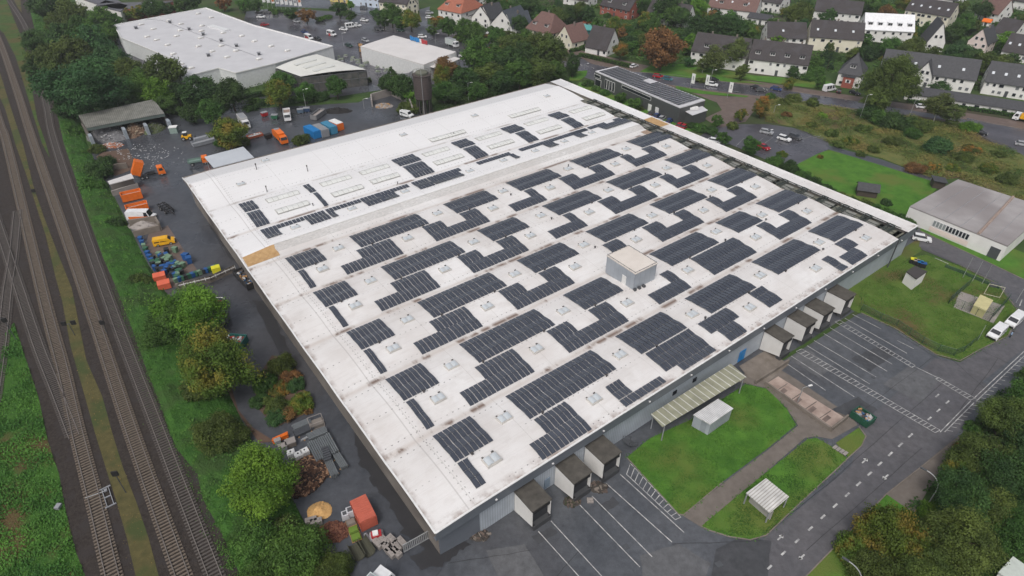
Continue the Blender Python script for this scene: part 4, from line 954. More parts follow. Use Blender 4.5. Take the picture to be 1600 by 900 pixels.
# blue door, small windows and lamps of the front wall
for (x, y, w_, h_, m, nm) in ((1160, 556, 1.9, 2.6, M_blue, 'door'), (1088, 595, 1.0, .9, M_glass, 'window'), (1055, 614, 1.0, .9, M_glass, 'window'), (857, 757, 1.1, 2.2, plain('blue_grey_door', (.20, .26, .33), .5), 'door')):
    zz = 1.6 if nm == 'door' else 3.6
    u = uv(x, y, zz)[0]; p = wp(u, 0.6, zz)-WO; b = MB(); b.box(p, (w_, .12, h_), AU); b.build(nm, m, wh)
for k in range(12):
    b = MB(); p = wp(10+k*10.5, -.12, 6.8)-WO; b.box(p, (.3, .22, .15), AU); b.build('wall_lamp', M_frame, wh)
b = MB(); p = wp(123.6, -.1, 4.2)-WO; b.tube(p+Vector((0, 0, -4.1)), p+Vector((0, 0, 4)), .16, 8); b.build('downpipe', M_dgrey, wh)
# the pit wall and retaining walls next to the pink floor
def wall(pxs, h, th, label, m=M_olddconc, name='low_wall', cat='wall', z0=0.0, group=None):
    P = gg(pxs, z0); o0 = P[0]; b = MB()
    for i in range(len(P)-1):
        d = P[i+1]-P[i]; c = (P[i]+P[i+1])/2-o0; b.box((c.x, c.y, h/2), (d.length+th*.9, th, h), math.atan2(d.y, d.x))
    o = b.build(name, m); o.location = o0; tag(o, label, cat, group); return o
for k in range(4):
    a = (lerp(1200, 1300, (k+.7)/4.4), lerp(606, 668, (k+.7)/4.4)); flat('stained_slab', [(a[0], a[1]-3), (a[0]+9, a[1]-10), (a[0]+15, a[1]-5.5), (a[0]+6, a[1]+1.5)], L6+.02, mat('stained_pink_slab', (.10, .075, .065), (.20, .15, .13), scale=.6, rough=.8, detail=8))
    flat('slab_joint', [(a[0]-4, a[1]-5), (a[0]+14, a[1]-17), (a[0]+15, a[1]-16.2), (a[0]-3, a[1]-4.4)], L6+.03, M_walld)
wall([(1196, 602), (1297, 674)], 0.9, .3, 'low concrete wall along the gravel path side of the pink loading pit')
wall([(1298, 674), (1322, 655)], 1.1, .3, 'short concrete end wall of the pink loading pit beside the skip')
wall([(1180, 600), (1230, 568)], 1.0, .35, 'pale concrete kerb wall at the head of the pink loading pit')
HOUSES = []
M_glass2 = plain('curtained_glass', (.16, .17, .18), .2)
# ================================================================ buildings
def winbox(r, c, w, h, ax, nm='window', m=None):   # ax: 'x' lies along local x, 'y' along local y
    b = MB()
    d = (w+.24, .10, h+.24) if ax == 'x' else (.10, w+.24, h+.24)
    e = (w, .16, h) if ax == 'x' else (.16, w, h)
    b.box(c, d, 0, 0); b.box(c, e, 0, 1)
    return b.build(nm, [M_frame, m or M_glass], r)
def house(label, fl, fr, depth, wh_, rh, ridge='x', hip=0.0, wm=None, rm=None, fl_n=2, cols=3, side=2, name='house', dormer=0, chim=1, skyl=0, group='houses of the settlement beyond the main street', cat='house', z0=0.0, gablew=1, over=.45, door=True, cutn=False):
    P, Q = g(*fl, z0), g(*fr, z0); d = Q-P; Lx = d.length; a = math.atan2(d.y, d.x); wm = wm or M_render; rm = rm or M_tile
    wh_ = wh_*(.70 if wh_ > 6 else .88); fl_n = 2 if fl_n == 3 and wh_ < 6.7 else fl_n
    r = thing(name, label, cat, P, a, group)
    hc = P+Vector((math.cos(a)*Lx/2-math.sin(a)*depth/2, math.sin(a)*Lx/2+math.cos(a)*depth/2, 0)); HOUSES.append((hc.x, hc.y, a, Lx/2+1.5, depth/2+1.5))
    D = depth; b = MB()
    b.prism([(0, 0), (Lx, 0), (Lx, D), (0, D)], 0, wh_)
    o = over
    if ridge == 'x':
        if hip == 0:
            for xx in (0.0, Lx): b.face([(xx, 0, wh_), (xx, D, wh_), (xx, D/2, wh_+rh)] if xx else [(xx, D, wh_), (xx, 0, wh_), (xx, D/2, wh_+rh)])
    else:
        if hip == 0:
            for yy in (0.0, D): b.face([(0, yy, wh_), (Lx, yy, wh_), (Lx/2, yy, wh_+rh)])
    b.build('wall', wm, r)
    b = MB(); th = .22; dz = o*rh/((D if ridge == 'x' else Lx)/2); e = wh_-dz+.06
    if ridge == 'x':
        h0, h1 = -o+hip, Lx+o-hip
        R0, R1 = (h0 if hip else -o*.5, D/2, wh_+rh+.06), (h1 if hip else Lx+o*.5, D/2, wh_+rh+.06)
        xa, xb = (-o if hip else -o*.5), (Lx+o if hip else Lx+o*.5)
        c = [(xa, -o, e), (xb, -o, e), (xb, D+o, e), (xa, D+o, e)]
    else:
        R0, R1 = (Lx/2, (-o+hip) if hip else -o*.5, wh_+rh+.06), (Lx/2, (D+o-hip) if hip else D+o*.5, wh_+rh+.06)
        ya, yb = (-o if hip else -o*.5), (D+o if hip else D+o*.5)
        c = [(-o, ya, e), (Lx+o, ya, e), (Lx+o, yb, e), (-o, yb, e)]
    up = Vector((0, 0, th)); V = [Vector(x) for x in c]; A, B = Vector(R0), Vector(R1)
    if ridge == 'x': faces = [[V[0], V[1], B, A], [V[2], V[3], A, B]]; ends = [[V[3], V[0], A], [V[1], V[2], B]]
    else: faces = [[V[1], V[2], B, A], [V[3], V[0], A, B]]; ends = [[V[0], V[1], A], [V[2], V[3], B]]
    for f in faces+(ends if hip else []):
        t = [p+up for p in f]; b.face(t); b.face(list(reversed(f)))
        n = len(f)
        b.face([f[0], f[1], t[1], t[0]])
    if not hip:
        for f in faces:
            t = [p+up for p in f]; b.face([f[1], f[2], t[2], t[1]]); b.face([f[3], f[0], t[0], t[3]])
    roof = b.build('roof', rm, r)
    if chim:
        for k in range(chim):
            t = (k+.6)/(chim+.2); cpos = (Lx*t, D/2+.5, wh_+rh+.3) if ridge == 'x' else (Lx/2+.5, D*t, wh_+rh+.3)
            b = MB(); b.box(cpos, (.7, .6, 1.5)); o_ = b.build('chimney', M_brick if wm is M_brick or rm is M_tiler else M_olddconc, roof)
    fh = wh_/fl_n
    for i in range(fl_n):
        for k in range(cols):
            x = Lx*(k+.5)/cols+random.uniform(-.2, .2); z = fh*(i+.55)
            if door and i == 0 and k == cols//2: 
                b = MB(); b.box((x, -.04, 1.15), (1.1, .12, 2.2)); b.build('door', M_dgrey, r)
            elif random.random() > .14: winbox(r, (x+random.uniform(-.35, .35), -.03, z), random.choice((.8, 1.05, 1.05, 1.5)), random.choice((1.0, 1.1, 1.1)), 'x', m=random.choice((M_glass, M_glass, M_glass2)))
        for k in range(side):
            y = D*(k+.5)/side
            winbox(r, (-.03, y, fh*(i+.55)), 1.1, 1.2, 'y'); winbox(r, (Lx+.03, y, fh*(i+.55)), 1.1, 1.2, 'y')
    if ridge == 'x' and hip == 0 and side:
        for xx in (-.03, Lx+.03): winbox(r, (xx, D/2, wh_+rh*.32), 1.1, 1.2, 'y')
    if ridge == 'y' and hip == 0:
        winbox(r, (Lx*.36, -.03, wh_+rh*.28), 1.0, 1.2, 'x'); winbox(r, (Lx*.64, -.03, wh_+rh*.28), 1.0, 1.2, 'x')
    if ridge == 'x':
        for k in range(dormer):
            x = Lx*(k+.5)/dormer; y = D*.17; z = wh_+rh*.38
            b = MB(); b.box((x, y, z+.1), (2.0, 1.6, 1.3)); b.box((x, y-.05, z+.85), (2.3, 2.0, .2), mi=1); b.box((x-.45, y-.82, z+.15), (.75, .06, .85), mi=2); b.box((x+.45, y-.82, z+.15), (.75, .06, .85), mi=2); b.build('dormer', [M_frame, rm, M_glass], roof)
        for k in range(skyl):
            x = Lx*(k+.4)/skyl; t = .45; b = MB(); b.box((x, -o+(D/2+o)*t, e+(wh_+rh-e)*t+th+.06), (.9, 1.1, .1), rx=math.atan2(rh, D/2)); b.build('roof_window', plain('bright_roof_window', (.62, .66, .7), .15), roof)
    return r
random.seed(5)
H = house
H('white apartment house with brown roof at the top edge behind the market car park', (594, 21), (637, 25), 14, 8.5, 4, cols=5, fl_n=3, wm=M_cream, chim=1)
H('narrow cream gabled wing of the apartment house at the top edge', (637, 25), (653, 21), 10, 7.5, 4, ridge='y', cols=2, fl_n=2, wm=M_cream, chim=0, side=1)
H('big white house with red hipped mansard roof behind the market car park', (686, 35), (721, 42), 19, 9.5, 6.5, hip=5, cols=4, fl_n=3, rm=M_tiler, chim=0, door=False, dormer=2)
H('low white flat-roofed annex right of the red-roofed house', (722, 41), (744, 35), 5, 4.5, .6, cols=3, fl_n=1, rm=M_tileg, chim=0, over=.1)
H('white house with grey tiled roof left of the gabled pair', (747, 41), (765, 45), 12, 5.2, 5.5, ridge='y', cols=2, fl_n=2, rm=M_tileg)
H('white house with dark grey roof turned sideways, beside the grey tiled house', (766, 45), (784, 37), 11, 5.0, 5.5, cols=3, fl_n=2, rm=M_tile)
H('white gabled house with slate roof right of the grey tiled pair', (784, 50), (800, 57), 12, 4.6, 5.5, ridge='y', cols=2, fl_n=2, rm=M_tileb)
H('long house with blue black slate roof left of the brown hipped house', (803, 56), (830, 46), 14, 4.5, 6.5, cols=3, fl_n=1, rm=M_tileb, dormer=1)
H('cream house with large reddish brown hipped roof behind the olive trees', (822, 60), (858, 70), 14, 5.6, 6.8, hip=4, cols=4, fl_n=2, wm=M_cream, rm=M_tilebr, dormer=2)
H('small house with black slated gable and red brown roof beside the white cottage', (869, 71), (893, 79), 11, 4.2, 6.0, ridge='y', cols=3, fl_n=1, wm=M_cream, rm=M_tilebr)
H('white cottage with steep dark roof behind the hedge at the street bend', (914, 82), (947, 89), 11.5, 3.4, 7.6, cols=4, fl_n=1, side=3, dormer=0, chim=1, rm=M_tile)
H('red brick semi-detached house with dark roof and white trimmed gable', (937, 22), (982, 32), 13, 5.5, 6.0, cols=5, fl_n=2, wm=M_brick, dormer=2, chim=2)
H('long dark-roofed terrace behind the brown chestnut tree', (1008, 34), (1070, 44), 12, 4.6, 5.6, cols=6, fl_n=2, chim=2, skyl=3)
H('white terrace with broad brown roof, chimney and roof windows near the top edge', (1104, 24), (1178, 33), 14, 5.2, 6.4, cols=6, fl_n=2, dormer=2, chim=2, skyl=3, rm=M_tilebr)
H('white house with blue grey roof at the top edge right of the broad terrace', (1182, 16), (1216, 22), 12, 6.0, 5, cols=4, fl_n=2)
H('low white garden wing below the broad terrace', (1166, 36), (1200, 41), 8, 3.2, 1.6, cols=4, fl_n=1, rm=M_tileg, chim=0)
H('three storey white apartment block half hidden behind the birch trees', (1077, 100), (1160, 112), 14, 8.2, 5.8, cols=8, fl_n=3, chim=2, dormer=2)
H('three storey white apartment block with dark roof and dormers beside the birches', (1166, 113), (1257, 124), 14, 8.2, 5.8, cols=9, fl_n=3, chim=3, dormer=4)
H('dark-roofed block behind the dormered apartment block', (1196, 74), (1256, 76), 13, 6.5, 5.2, cols=5, fl_n=2, chim=2, skyl=1)
H('cream apartment block with dark roof and balconies left of the white metal roof', (1260, 78), (1342, 84), 13, 8.6, 5.6, cols=6, fl_n=2, wm=M_cream, chim=1, skyl=3)
H('white house with red-edged dark roof and balcony bands behind the cream block', (1268, 34), (1340, 41), 13, 8.0, 4.6, cols=7, fl_n=2, chim=0)
H('gabled white house at the top edge with grey roof', (1285, 14), (1312, 18), 12, 4.5, 6.5, ridge='y', cols=3, fl_n=1, rm=M_tileg)
H('dark roofed houses at the top edge with a white gable', (1200, 16), (1232, 14), 12, 4.6, 6.5, cols=4, fl_n=1, rm=M_tileg)
H('white building with bright white metal roof and long glazed dormer', (1345, 66), (1421, 70), 13, 8.6, 5.6, cols=6, fl_n=2, rm=plain('white_metal_roof', (.80, .81, .83), .35), chim=0, dormer=5)
H('long cream and pink tenement with brown roof and roof windows', (1408, 36), (1476, 48), 13, 9.5, 5.0, cols=8, fl_n=2, wm=M_cream, chim=0, skyl=5)
H('white chalet with steep pointed gable and dark roof beyond the tall shrubs', (1444, 80), (1471, 82), 12, 5.0, 8.0, ridge='y', cols=2, fl_n=1, rm=M_tileg)
H('pale pink gabled house with dark roof near the right edge', (1506, 81), (1535, 87), 12, 7.2, 5.6, ridge='y', cols=3, fl_n=2, wm=M_pinkr, rm=M_tileg)
H('low house with long dark roof and white gable behind the pink house', (1546, 60), (1578, 67), 12, 3.6, 5.6, cols=4, fl_n=1, chim=1)
H('brown-roofed house with white gable facing right near the top edge', (1520, 28), (1555, 36), 12, 4.8, 6.4, cols=3, fl_n=2, rm=M_tilebr)
H('dark roofed house with roof windows at the right edge', (1560, 92), (1604, 100), 13, 4.2, 6.0, cols=3, fl_n=1, skyl=3)
H('house with solar covered dark roof in the top right corner', (1572, 12), (1640, 24), 14, 5, 6, cols=5, fl_n=2)
H('grey roofed house at the top edge above the tenement', (1458, 8), (1492, 14), 12, 5, 5, cols=3, fl_n=2, rm=M_tileg)
r = H('white house with hipped grey roof and red brick bay beside the street', (1305, 133), (1341, 139), 12, 7.4, 6.4, hip=5.0, cols=3, fl_n=2, rm=M_tileg, chim=0, dormer=1)
b = MB(); b.prism([(2.2, -1.6), (6.2, -1.6), (6.2, 0), (2.2, 0)], 0, 4.2); b.box((4.2, -.8, 4.35), (4.5, 2.0, .3), mi=1); b.box((4.2, -1.62, 2.7), (1.9, .1, 1.2), mi=2); b.box((4.2, -1.62, 2.7), (.9, .16, 1.0), mi=3); b.build('brick_bay', [M_brick, M_tileg, M_frame, M_glass], r)
H('long white terrace with grey roof behind the big roadside tree', (1370, 126), (1516, 146), 12, 5.8, 5.8, cols=12, fl_n=2, rm=M_tileg, chim=0, skyl=4)
H('white cross gable projecting from the long roadside terrace', (1423, 134), (1450, 139), 8, 6.2, 5.4, ridge='y', cols=2, fl_n=2, rm=M_tileg, chim=0, side=0)
H('white terrace with grey roof at the right edge behind the garages', (1531, 146), (1610, 158), 12, 5.6, 5.8, cols=7, fl_n=2, rm=M_tileg, chim=0, skyl=4)
H('low dark roofed garage row along the street pavement', (1412, 155), (1620, 187), 7, 2.7, 1.8, cols=10, fl_n=1, rm=M_tileg, chim=0, side=0, door=False, name='garage_row', cat='garage', group='houses of the settlement beyond the main street')
H('orange garden shed roof far behind the chalet', (1532, 40), (1545, 42), 4, 2.4, 1.0, cols=1, fl_n=1, side=0, rm=M_orange, chim=0, name='garden_shed', cat='shed')
H('garden hut with bright orange red roof among the gardens', (911, 41), (923, 42), 5, 2.3, 1.6, cols=1, fl_n=1, side=1, rm=plain('orange_red_roof', (.62, .12, .05), .6), chim=0, name='garden_hut', cat='hut')
H('teal green roofed garden shed behind the white cottage', (905, 53), (923, 55), 8, 2.6, 1.2, cols=1, fl_n=1, side=0, wm=plain('teal_wall', (.03, .12, .12), .6), rm=plain('teal_roof', (.10, .34, .33), .4), chim=0, name='garden_shed', cat='shed')
H('yellow shop building at the top edge behind the car park', (516, 2), (544, 7), 10, 6.0, 3.5, cols=3, fl_n=2, wm=plain('yellow_render', (.62, .50, .18), .8), chim=0)
H('pale blue and white shop house at the top edge', (545, 8), (592, 13), 11, 8.0, 3, cols=6, fl_n=3, wm=plain('pale_blue_render', (.55, .63, .74), .8), chim=0)
H('white garage house behind the red-roofed house at the top edge', (736, 8), (748, 11), 8, 3.5, 3, cols=2, fl_n=1)
H('dark roofed house at the top edge behind garden trees', (880, 6), (918, 12), 11, 4, 5, cols=3, fl_n=1)
H('white house far left of the long terraces at the top edge', (1022, 6), (1040, 10), 9, 5, 4, cols=2, fl_n=2)
# industrial blocks top-left
def block(label, corners, z, rm, wm, name='factory_hall', cat='hall', h0=0, group=None, par=0.0):
    pts = [g(x, y, z) for x, y in corners]; o0 = Vector((pts[0].x, pts[0].y, 0)); r = thing(name, label, cat, o0, group=group)
    Q = [(p.x-o0.x, p.y-o0.y) for p in pts]; b = MB(); b.prism(Q, 0, z-.35); b.build('wall', wm, r)
    b = MB(); b.prism(Q, z-.347, z, bottom=True); b.build('roof', rm, r)
    return r, Q
M_flatr = mat('light_grey_flat_roof', (0.48, 0.48, 0.50), (0.57, 0.57, 0.59), scale=.15, rough=.6, detail=9)
M_flatw = mat('off_white_flat_roof', (0.56, 0.54, 0.53), (0.66, 0.64, 0.63), scale=.12, rough=.6, detail=9)
M_dkflat = mat('dark_flat_roof', (0.085, 0.085, 0.095), (0.12, 0.12, 0.135), scale=.2, rough=.6, detail=8)
block('low hall with dark flat roof and white wall in the top left', [(115, -6), (160, -12), (190, 3), (150, 6)], 6, M_dkflat, M_render)
block('hall with dark grey roof and white gable in the top left', [(150, 8), (165, 0), (200, 8), (188, 18)], 6, M_dkflat, M_render)
block('long hall with grey roof behind the first trees in the top left', [(152, 9), (190, 4), (270, 2), (225, 12), (186, 14)], 6, M_dkflat, M_brick)
block('small shed with white wall behind the market building', [(205, 14), (258, 3), (262, 8), (214, 18)], 4, M_tileg, M_render, name='shed', cat='shed')
# hardware market
r, Q = block('huge white hardware market hall with flat grey roof', [(178, 40), (322, 13), (396, 40), (520, 73), (432, 99), (430, 100), (368, 115), (342, 107), (285, 122), (238, 100), (271, 93), (190, 60)], 6.5, M_flatr, plain('market_white_wall', (.72, .74, .74), .6), name='market_hall', cat='hardware market')
o0 = r.location
def mroofpt(x, y, z=6.5): p = g(x, y, z); return Vector((p.x-o0.x, p.y-o0.y, z))
b = MB()
for P in (((190, 60), (271, 93)), ((238, 100), (285, 122)), ((285, 122), (342, 107)), ((342, 107), (368, 115)), ((368, 115), (430, 100)), ((430, 100), (520, 73)), ((178, 40), (190, 60)), ((178, 40), (322, 13)), ((322, 13), (396, 40)), ((396, 40), (520, 73))):
    A, B = mroofpt(*P[0]), mroofpt(*P[1]); d = B-A; b.box(((A+B)/2)+Vector((0, 0, .2)), (d.length, .35, .45), math.atan2(d.y, d.x))
b.build('parapet', M_white, r)
b = MB(); 
for P in (((250, 31), (400, 88)), ((230, 30), (250, 32))): A, B = mroofpt(*P[0]), mroofpt(*P[1]); b.tube(A+Vector((0, 0, .08)), B+Vector((0, 0, .08)), .12, 5)
b.build('roof_seam', M_grey, r)
b = MB(); A = mroofpt(342, 45); b.box(A+Vector((0, 0, .3)), (14, 3, .6), heading((330, 41), (355, 48))); b.build('ridge_light', plain('ridge_white', (.72, .73, .74), .4), r)
dm0 = None; k = 0
for (x, y) in [(310, 22), (330, 28), (264, 33), (283, 38), (221, 39), (240, 46), (316, 41), (282, 48), (315, 49), (349, 52), (276, 57), (230, 58), (245, 63), (262, 71), (314, 60), (310, 73), (346, 72), (378, 57), (332, 81), (355, 90), (369, 80), (283, 101), (271, 85), (299, 107), (398, 65), (424, 73), (449, 80), (405, 93), (429, 43), (302, 10)]:
    k += 1
    if (x, y) == (302, 10) or (x, y) == (429, 43): continue
    A = g(x, y, 6.5); lab = f'small white rooflight on the hardware market roof, {ordn(k-1) if k <= 20 else "further"} counted from the far edge' if False else None
    if dm0 is None:
        dm0 = thing('market_rooflight', 'small white domed rooflight on the flat hardware market roof', 'rooflight', A, heading((200, 60), (320, 30)), 'domed rooflights on the hardware market roof')
        b = MB(); b.box((0, 0, .2), (2.2, 1.5, .4)); b.build('kerb', M_curb, dm0)
        b = MB(); b.box((0, 0, .55), (1.9, 1.3, .35), taper=.7); b.build('dome', M_white, dm0)
    else: dup(dm0, A, heading((200, 60), (320, 30)))
av0 = None
for (x, y) in [(266, 36), (296, 47), (318, 55), (346, 65), (370, 73), (326, 88), (405, 86), (290, 108), (213, 45)]:
    A = g(x, y, 6.5)
    if av0 is None:
        av0 = thing('roof_fan', 'dark grey ventilation cowl on the hardware market roof', 'roof vent', A, .3, 'ventilation cowls on the hardware market roof'); b = MB(); b.box((0, 0, .5), (1.1, 1.1, 1.0)); b.build('cowl', M_dgrey, av0); b = MB(); b.box((0, 0, 1.1), (1.5, 1.5, .2)); b.build('lid', M_grey, av0)
    else: dup(av0, A, .3)
# lower white front building line under the hall wall
# glasshouse of the garden centre
pts = [(430, 105), (495, 84), (572, 108), (470, 119)]; Z = 6.5
P = [g(x, y, Z) for x, y in pts]; o0 = Vector((P[0].x, P[0].y, 0)); r = thing('garden_centre', 'garden centre hall with curved white roof and dark glazed walls', 'garden centre', o0)
Q = [Vector((p.x-o0.x, p.y-o0.y, 0)) for p in P]; b = MB(); n = 8; ribs = MB()
for i in range(n):
    t0, t1 = i/n, (i+1)/n
    def rp(t, s):
        a = Q[0].lerp(Q[1], t); c = Q[3].lerp(Q[2], t); p = a.lerp(c, s); p.z = Z-.15+.55*math.sin(math.pi*t); return p
    b.face([rp(t0, 0), rp(t0, 1), rp(t1, 1), rp(t1, 0)])
for s in (.25, .5, .75):
    for t in (.5,):
        ribs.box(rp(t, s)+Vector((0, 0, .1)), (2.0, 9.5, .25), math.atan2(*(Q[3]-Q[0]).yx) if False else math.atan2((Q[3]-Q[0]).y, (Q[3]-Q[0]).x))
b.build('roof', mat('curved_white_roof', (.60, .60, .56), (.68, .68, .64), scale=.2, rough=.5), r); ribs.build('roof_light', plain('roof_light_white', (.66, .67, .64), .4), r)
b = MB()
for i in range(4):
    A, B = Q[i], Q[(i+1) % 4]; d = B-A
    zt = Z-.6
    b.face([A, B, B+Vector((0, 0, zt)), A+Vector((0, 0, zt))])
b.build('glass_wall', mat('greenish_glass_wall', (.035, .045, .045), (.14, .13, .12), scale=.5, rough=.12, detail=8, coord='world'), r)
b = MB()
for i in range(4):
    A, B = Q[i], Q[(i+1) % 4]; m_ = max(2, int((B-A).length/3))
    for k in range(m_+1): p = A.lerp(B, k/m_); b.box(p+Vector((0, 0, (Z-.6)/2)), (.16, .16, Z-.6))
    for zz in (Z-.7, Z/2): b.tube(A+Vector((0, 0, zz)), B+Vector((0, 0, zz)), .12, 4)
b.build('mullions', M_dgrey, r)
r, Q = block('white drinks market building with flat roof right of the planting yard', [(563, 72), (615, 55), (713, 81), (662, 101)], 7, M_flatw, plain('white_block_wall', (.66, .67, .67), .6), name='market_building', cat='market building')
b = MB(); A = Vector((Q[2][0], Q[2][1], 0)); B = Vector((Q[3][0], Q[3][1], 0)); d = (B-A); n = Vector((d.y, -d.x, 0)).normalized(); n = n if n.y < 0 else -n
c = A.lerp(B, .45)+n*1.8; b.box((c.x, c.y, 5.2), (d.length*.75, 3.6, .25), math.atan2(d.y, d.x)); b.build('canopy', M_flatw, r)
for t in (.12, .78): c = A.lerp(B, t)+n*3.3; b = MB(); b.box((c.x, c.y, 2.6), (.25, .25, 5.2)); b.build('post', M_dgrey, r)
# steel frame around the planting yard
fr_ = [(520, 76), (560, 72), (640, 98), (662, 104), (640, 120), (596, 124), (572, 112)]
k = 0
st0 = None
for i in range(len(fr_)-1):
    A, B = g(*fr_[i], 5), g(*fr_[i+1], 5); m_ = max(1, int((B-A).length/8))
    for j in range(m_):
        p = A.lerp(B, j/m_)
        if st0 is None: b = MB(); b.box((0, 0, 2.5), (.25, .25, 5)); st0 = b.build('steel_post', M_dgrey); st0.location = (p.x, p.y, 0); tag(st0, 'dark steel post of the tall fence around the planting yard', 'post', 'steel posts around the planting yard')
        else: dup(st0, (p.x, p.y, 0), 0)
wall([(596, 133), (640, 126), (664, 112)], 3.2, .2, 'grey sheet fence closing the planting yard towards the trees', M_grey, 'sheet_fence', 'fence')
rk0 = None; random.seed(3)
for i in range(9):
    x, y = 566+i*9.5, 82+i*3.2; p = g(x, y, 0)
    if rk0 is None:
        rk0 = thing('storage_rack', 'orange loaded storage rack along the drinks market wall', 'rack', p, heading((563, 80), (650, 108)), 'storage racks in the planting yard')
        b = MB(); b.box((0, 0, 2.2), (3.4, 1.4, .15)); b.box((0, 0, .2), (3.4, 1.4, .15))
        for sx in (-1.7, 1.7): b.box((sx, 0, 2), (.15, 1.4, 4))
        b.build('frame', M_dgrey, rk0); b = MB(); b.box((0, 0, 1.1), (2.8, 1.2, 1.6)); b.build('load', M_wood, rk0); b = MB(); b.box((0, 0, 3.0), (2.8, 1.2, 1.3)); b.build('load', M_wood, rk0)
    else: dup(rk0, p, heading((563, 80), (650, 108)))
pk0 = None
for i in range(34):
    x, y = random.uniform(528, 620), 0; y = 82+(x-528)*.30+random.uniform(0, 14); p = g(x, y, 0)
    if pk0 is None:
        b = MB(); b.box((0, 0, .25), (1.5, 1.1, .5)); b.box((0, 0, .75), (1.2, .9, .5), mi=1); pk0 = b.build('plant_pallet', [M_grey, mat('pale_goods', (.30, .32, .28), (.10, .14, .08), scale=2, rough=.8, coord='obj')]); pk0.location = p; tag(pk0, 'low pallet of goods or plants standing in the planting yard', 'pallet', 'pallets in the planting yard')
    else: dup(pk0, p, random.uniform(0, 3), scale=(random.uniform(.8, 1.8), random.uniform(.8, 1.4), random.uniform(.7, 1.6)))
# grey office building with solar roof
Z = 6.0; pts = [(930, 111), (964, 103), (1102, 156), (1063, 168)]
r, Q = block('long dark grey office building with solar panels on its flat roof', pts, Z, M_flatr, plain('anthracite_wall', (.075, .080, .080), .55), name='office_building', cat='office building')
o0 = r.location; A, B, C_, D_ = [Vector((q[0], q[1], Z)) for q in Q]
b = MB()
for i in range(30):
    for j in range(6):
        if 11 < i < 15 and j > 3: continue
        s0, s1 = .03+.94*i/30, .03+.94*(i+.86)/30; t0, t1 = .06+.9*j/6, .06+.9*(j+.93)/6
        q = [A.lerp(D_, s).lerp(B.lerp(C_, s), t) for s, t in ((s0, t0), (s1, t0), (s1, t1), (s0, t1))]
        for k, h in enumerate((.12, .38, .38, .12)): q[k] = q[k]+Vector((0, 0, h))
        b.face(q); b.face([x-Vector((0, 0, .06)) for x in reversed(q)])
b.build('solar_panels', mat('office_solar_glass', (.12, .135, .165), (.17, .185, .215), scale=.6, rough=.15), r)
ad = math.atan2((D_-A).y, (D_-A).x); n = Vector((math.sin(ad), -math.cos(ad), 0))
if n.y > 0: n = -n
for (s, w_, h_, zc_, m) in ((.035, 3.4, 1.0, 4.4, M_glass), (.05, 3.4, 2.4, 2.0, M_glass), (.15, .9, 3.4, 2.9, M_glass), (.18, .9, 3.4, 2.9, M_glass), (.215, .9, 3.4, 2.9, M_glass), (.25, .9, 3.4, 2.9, M_glass), (.41, 5.5, 1.0, 4.6, M_glass), (.52, 5.5, 1.0, 4.6, M_glass), (.63, 5.5, 1.0, 4.6, M_glass), (.69, 1.4, 2.4, 1.3, M_white), (.77, 1.4, 2.4, 1.3, M_white)):
    p = A.lerp(D_, s); p.z = zc_; b = MB(); b.box(p+n*.03, (w_+.3, .12, h_+.3), ad); fo_ = b.build('door' if m is M_white else 'window', M_frame, r); b = MB(); b.box(p+n*.06, (w_, .12, h_), ad); b.build('panel' if m is M_white else 'pane', m, fo_)
quadroof('entrance_pavilion', 'dark entrance pavilion with pale flat roof at the end of the office building', 'pavilion', [(1064, 170), (1090, 160), (1106, 172), (1082, 180)], 4.0, m=M_flatr, wallm=plain('anthracite_wall', (.075, .080, .080), .55))
b = MB(); p = g(1084, 170, 4.2); b.box((0, 0, .3), (3, 2, .6)); o = b.build('roof_lantern', M_white); o.location = p; tag(o, 'white lantern on the entrance pavilion roof of the office building', 'rooflight')
fl0 = None
for i, (x, y) in enumerate([(1078, 139), (1100, 141), (1136, 153)]):
    p = g(x, y, 0)
    t = thing('banner_flag', ['white banner on a pole, nearest the solar-roofed office', 'white banner on a pole, middle of the street three', 'white banner on a pole, the one by the brown forecourt'][i], 'banner', p, heading((1078, 139), (1136, 153)), 'white banners along the street')
    b = MB(); b.tube((0, 0, 0), (0, 0, 6.2), .06, 6); b.build('pole', M_galv, t); b = MB(); b.box((.75, 0, 4.2), (1.4, .05, 3.8)); b.box((.75, -.04, 4.4), (.35, .03, 1.6), mi=1); b.build('cloth', [M_white, M_grey], t)
# banner poles of the hardware market
random.seed(2)
for i in range(9):
    x, y = 412+i*7, 12+i*.8; p = g(x, y, 0); t = thing('banner_flag', f'tall printed banner in the row at the market car park, {ordn(i)} from left', 'banner', p, .3, 'banners at the market car park')
    b = MB(); b.tube((0, 0, 0), (0, 0, 8), .09, 6); b.build('pole', M_galv, t); b = MB(); b.box((.9, 0, 5.3), (1.6, .05, 5)); b.box((.9, -.05, 5.3+random.uniform(-1, 1)), (1.2, .05, 1.4), mi=1); b.build('cloth', [M_white, plain('rust_orange', (.50, .14, .05), .7) if i % 3 == 2 else M_grey], t)
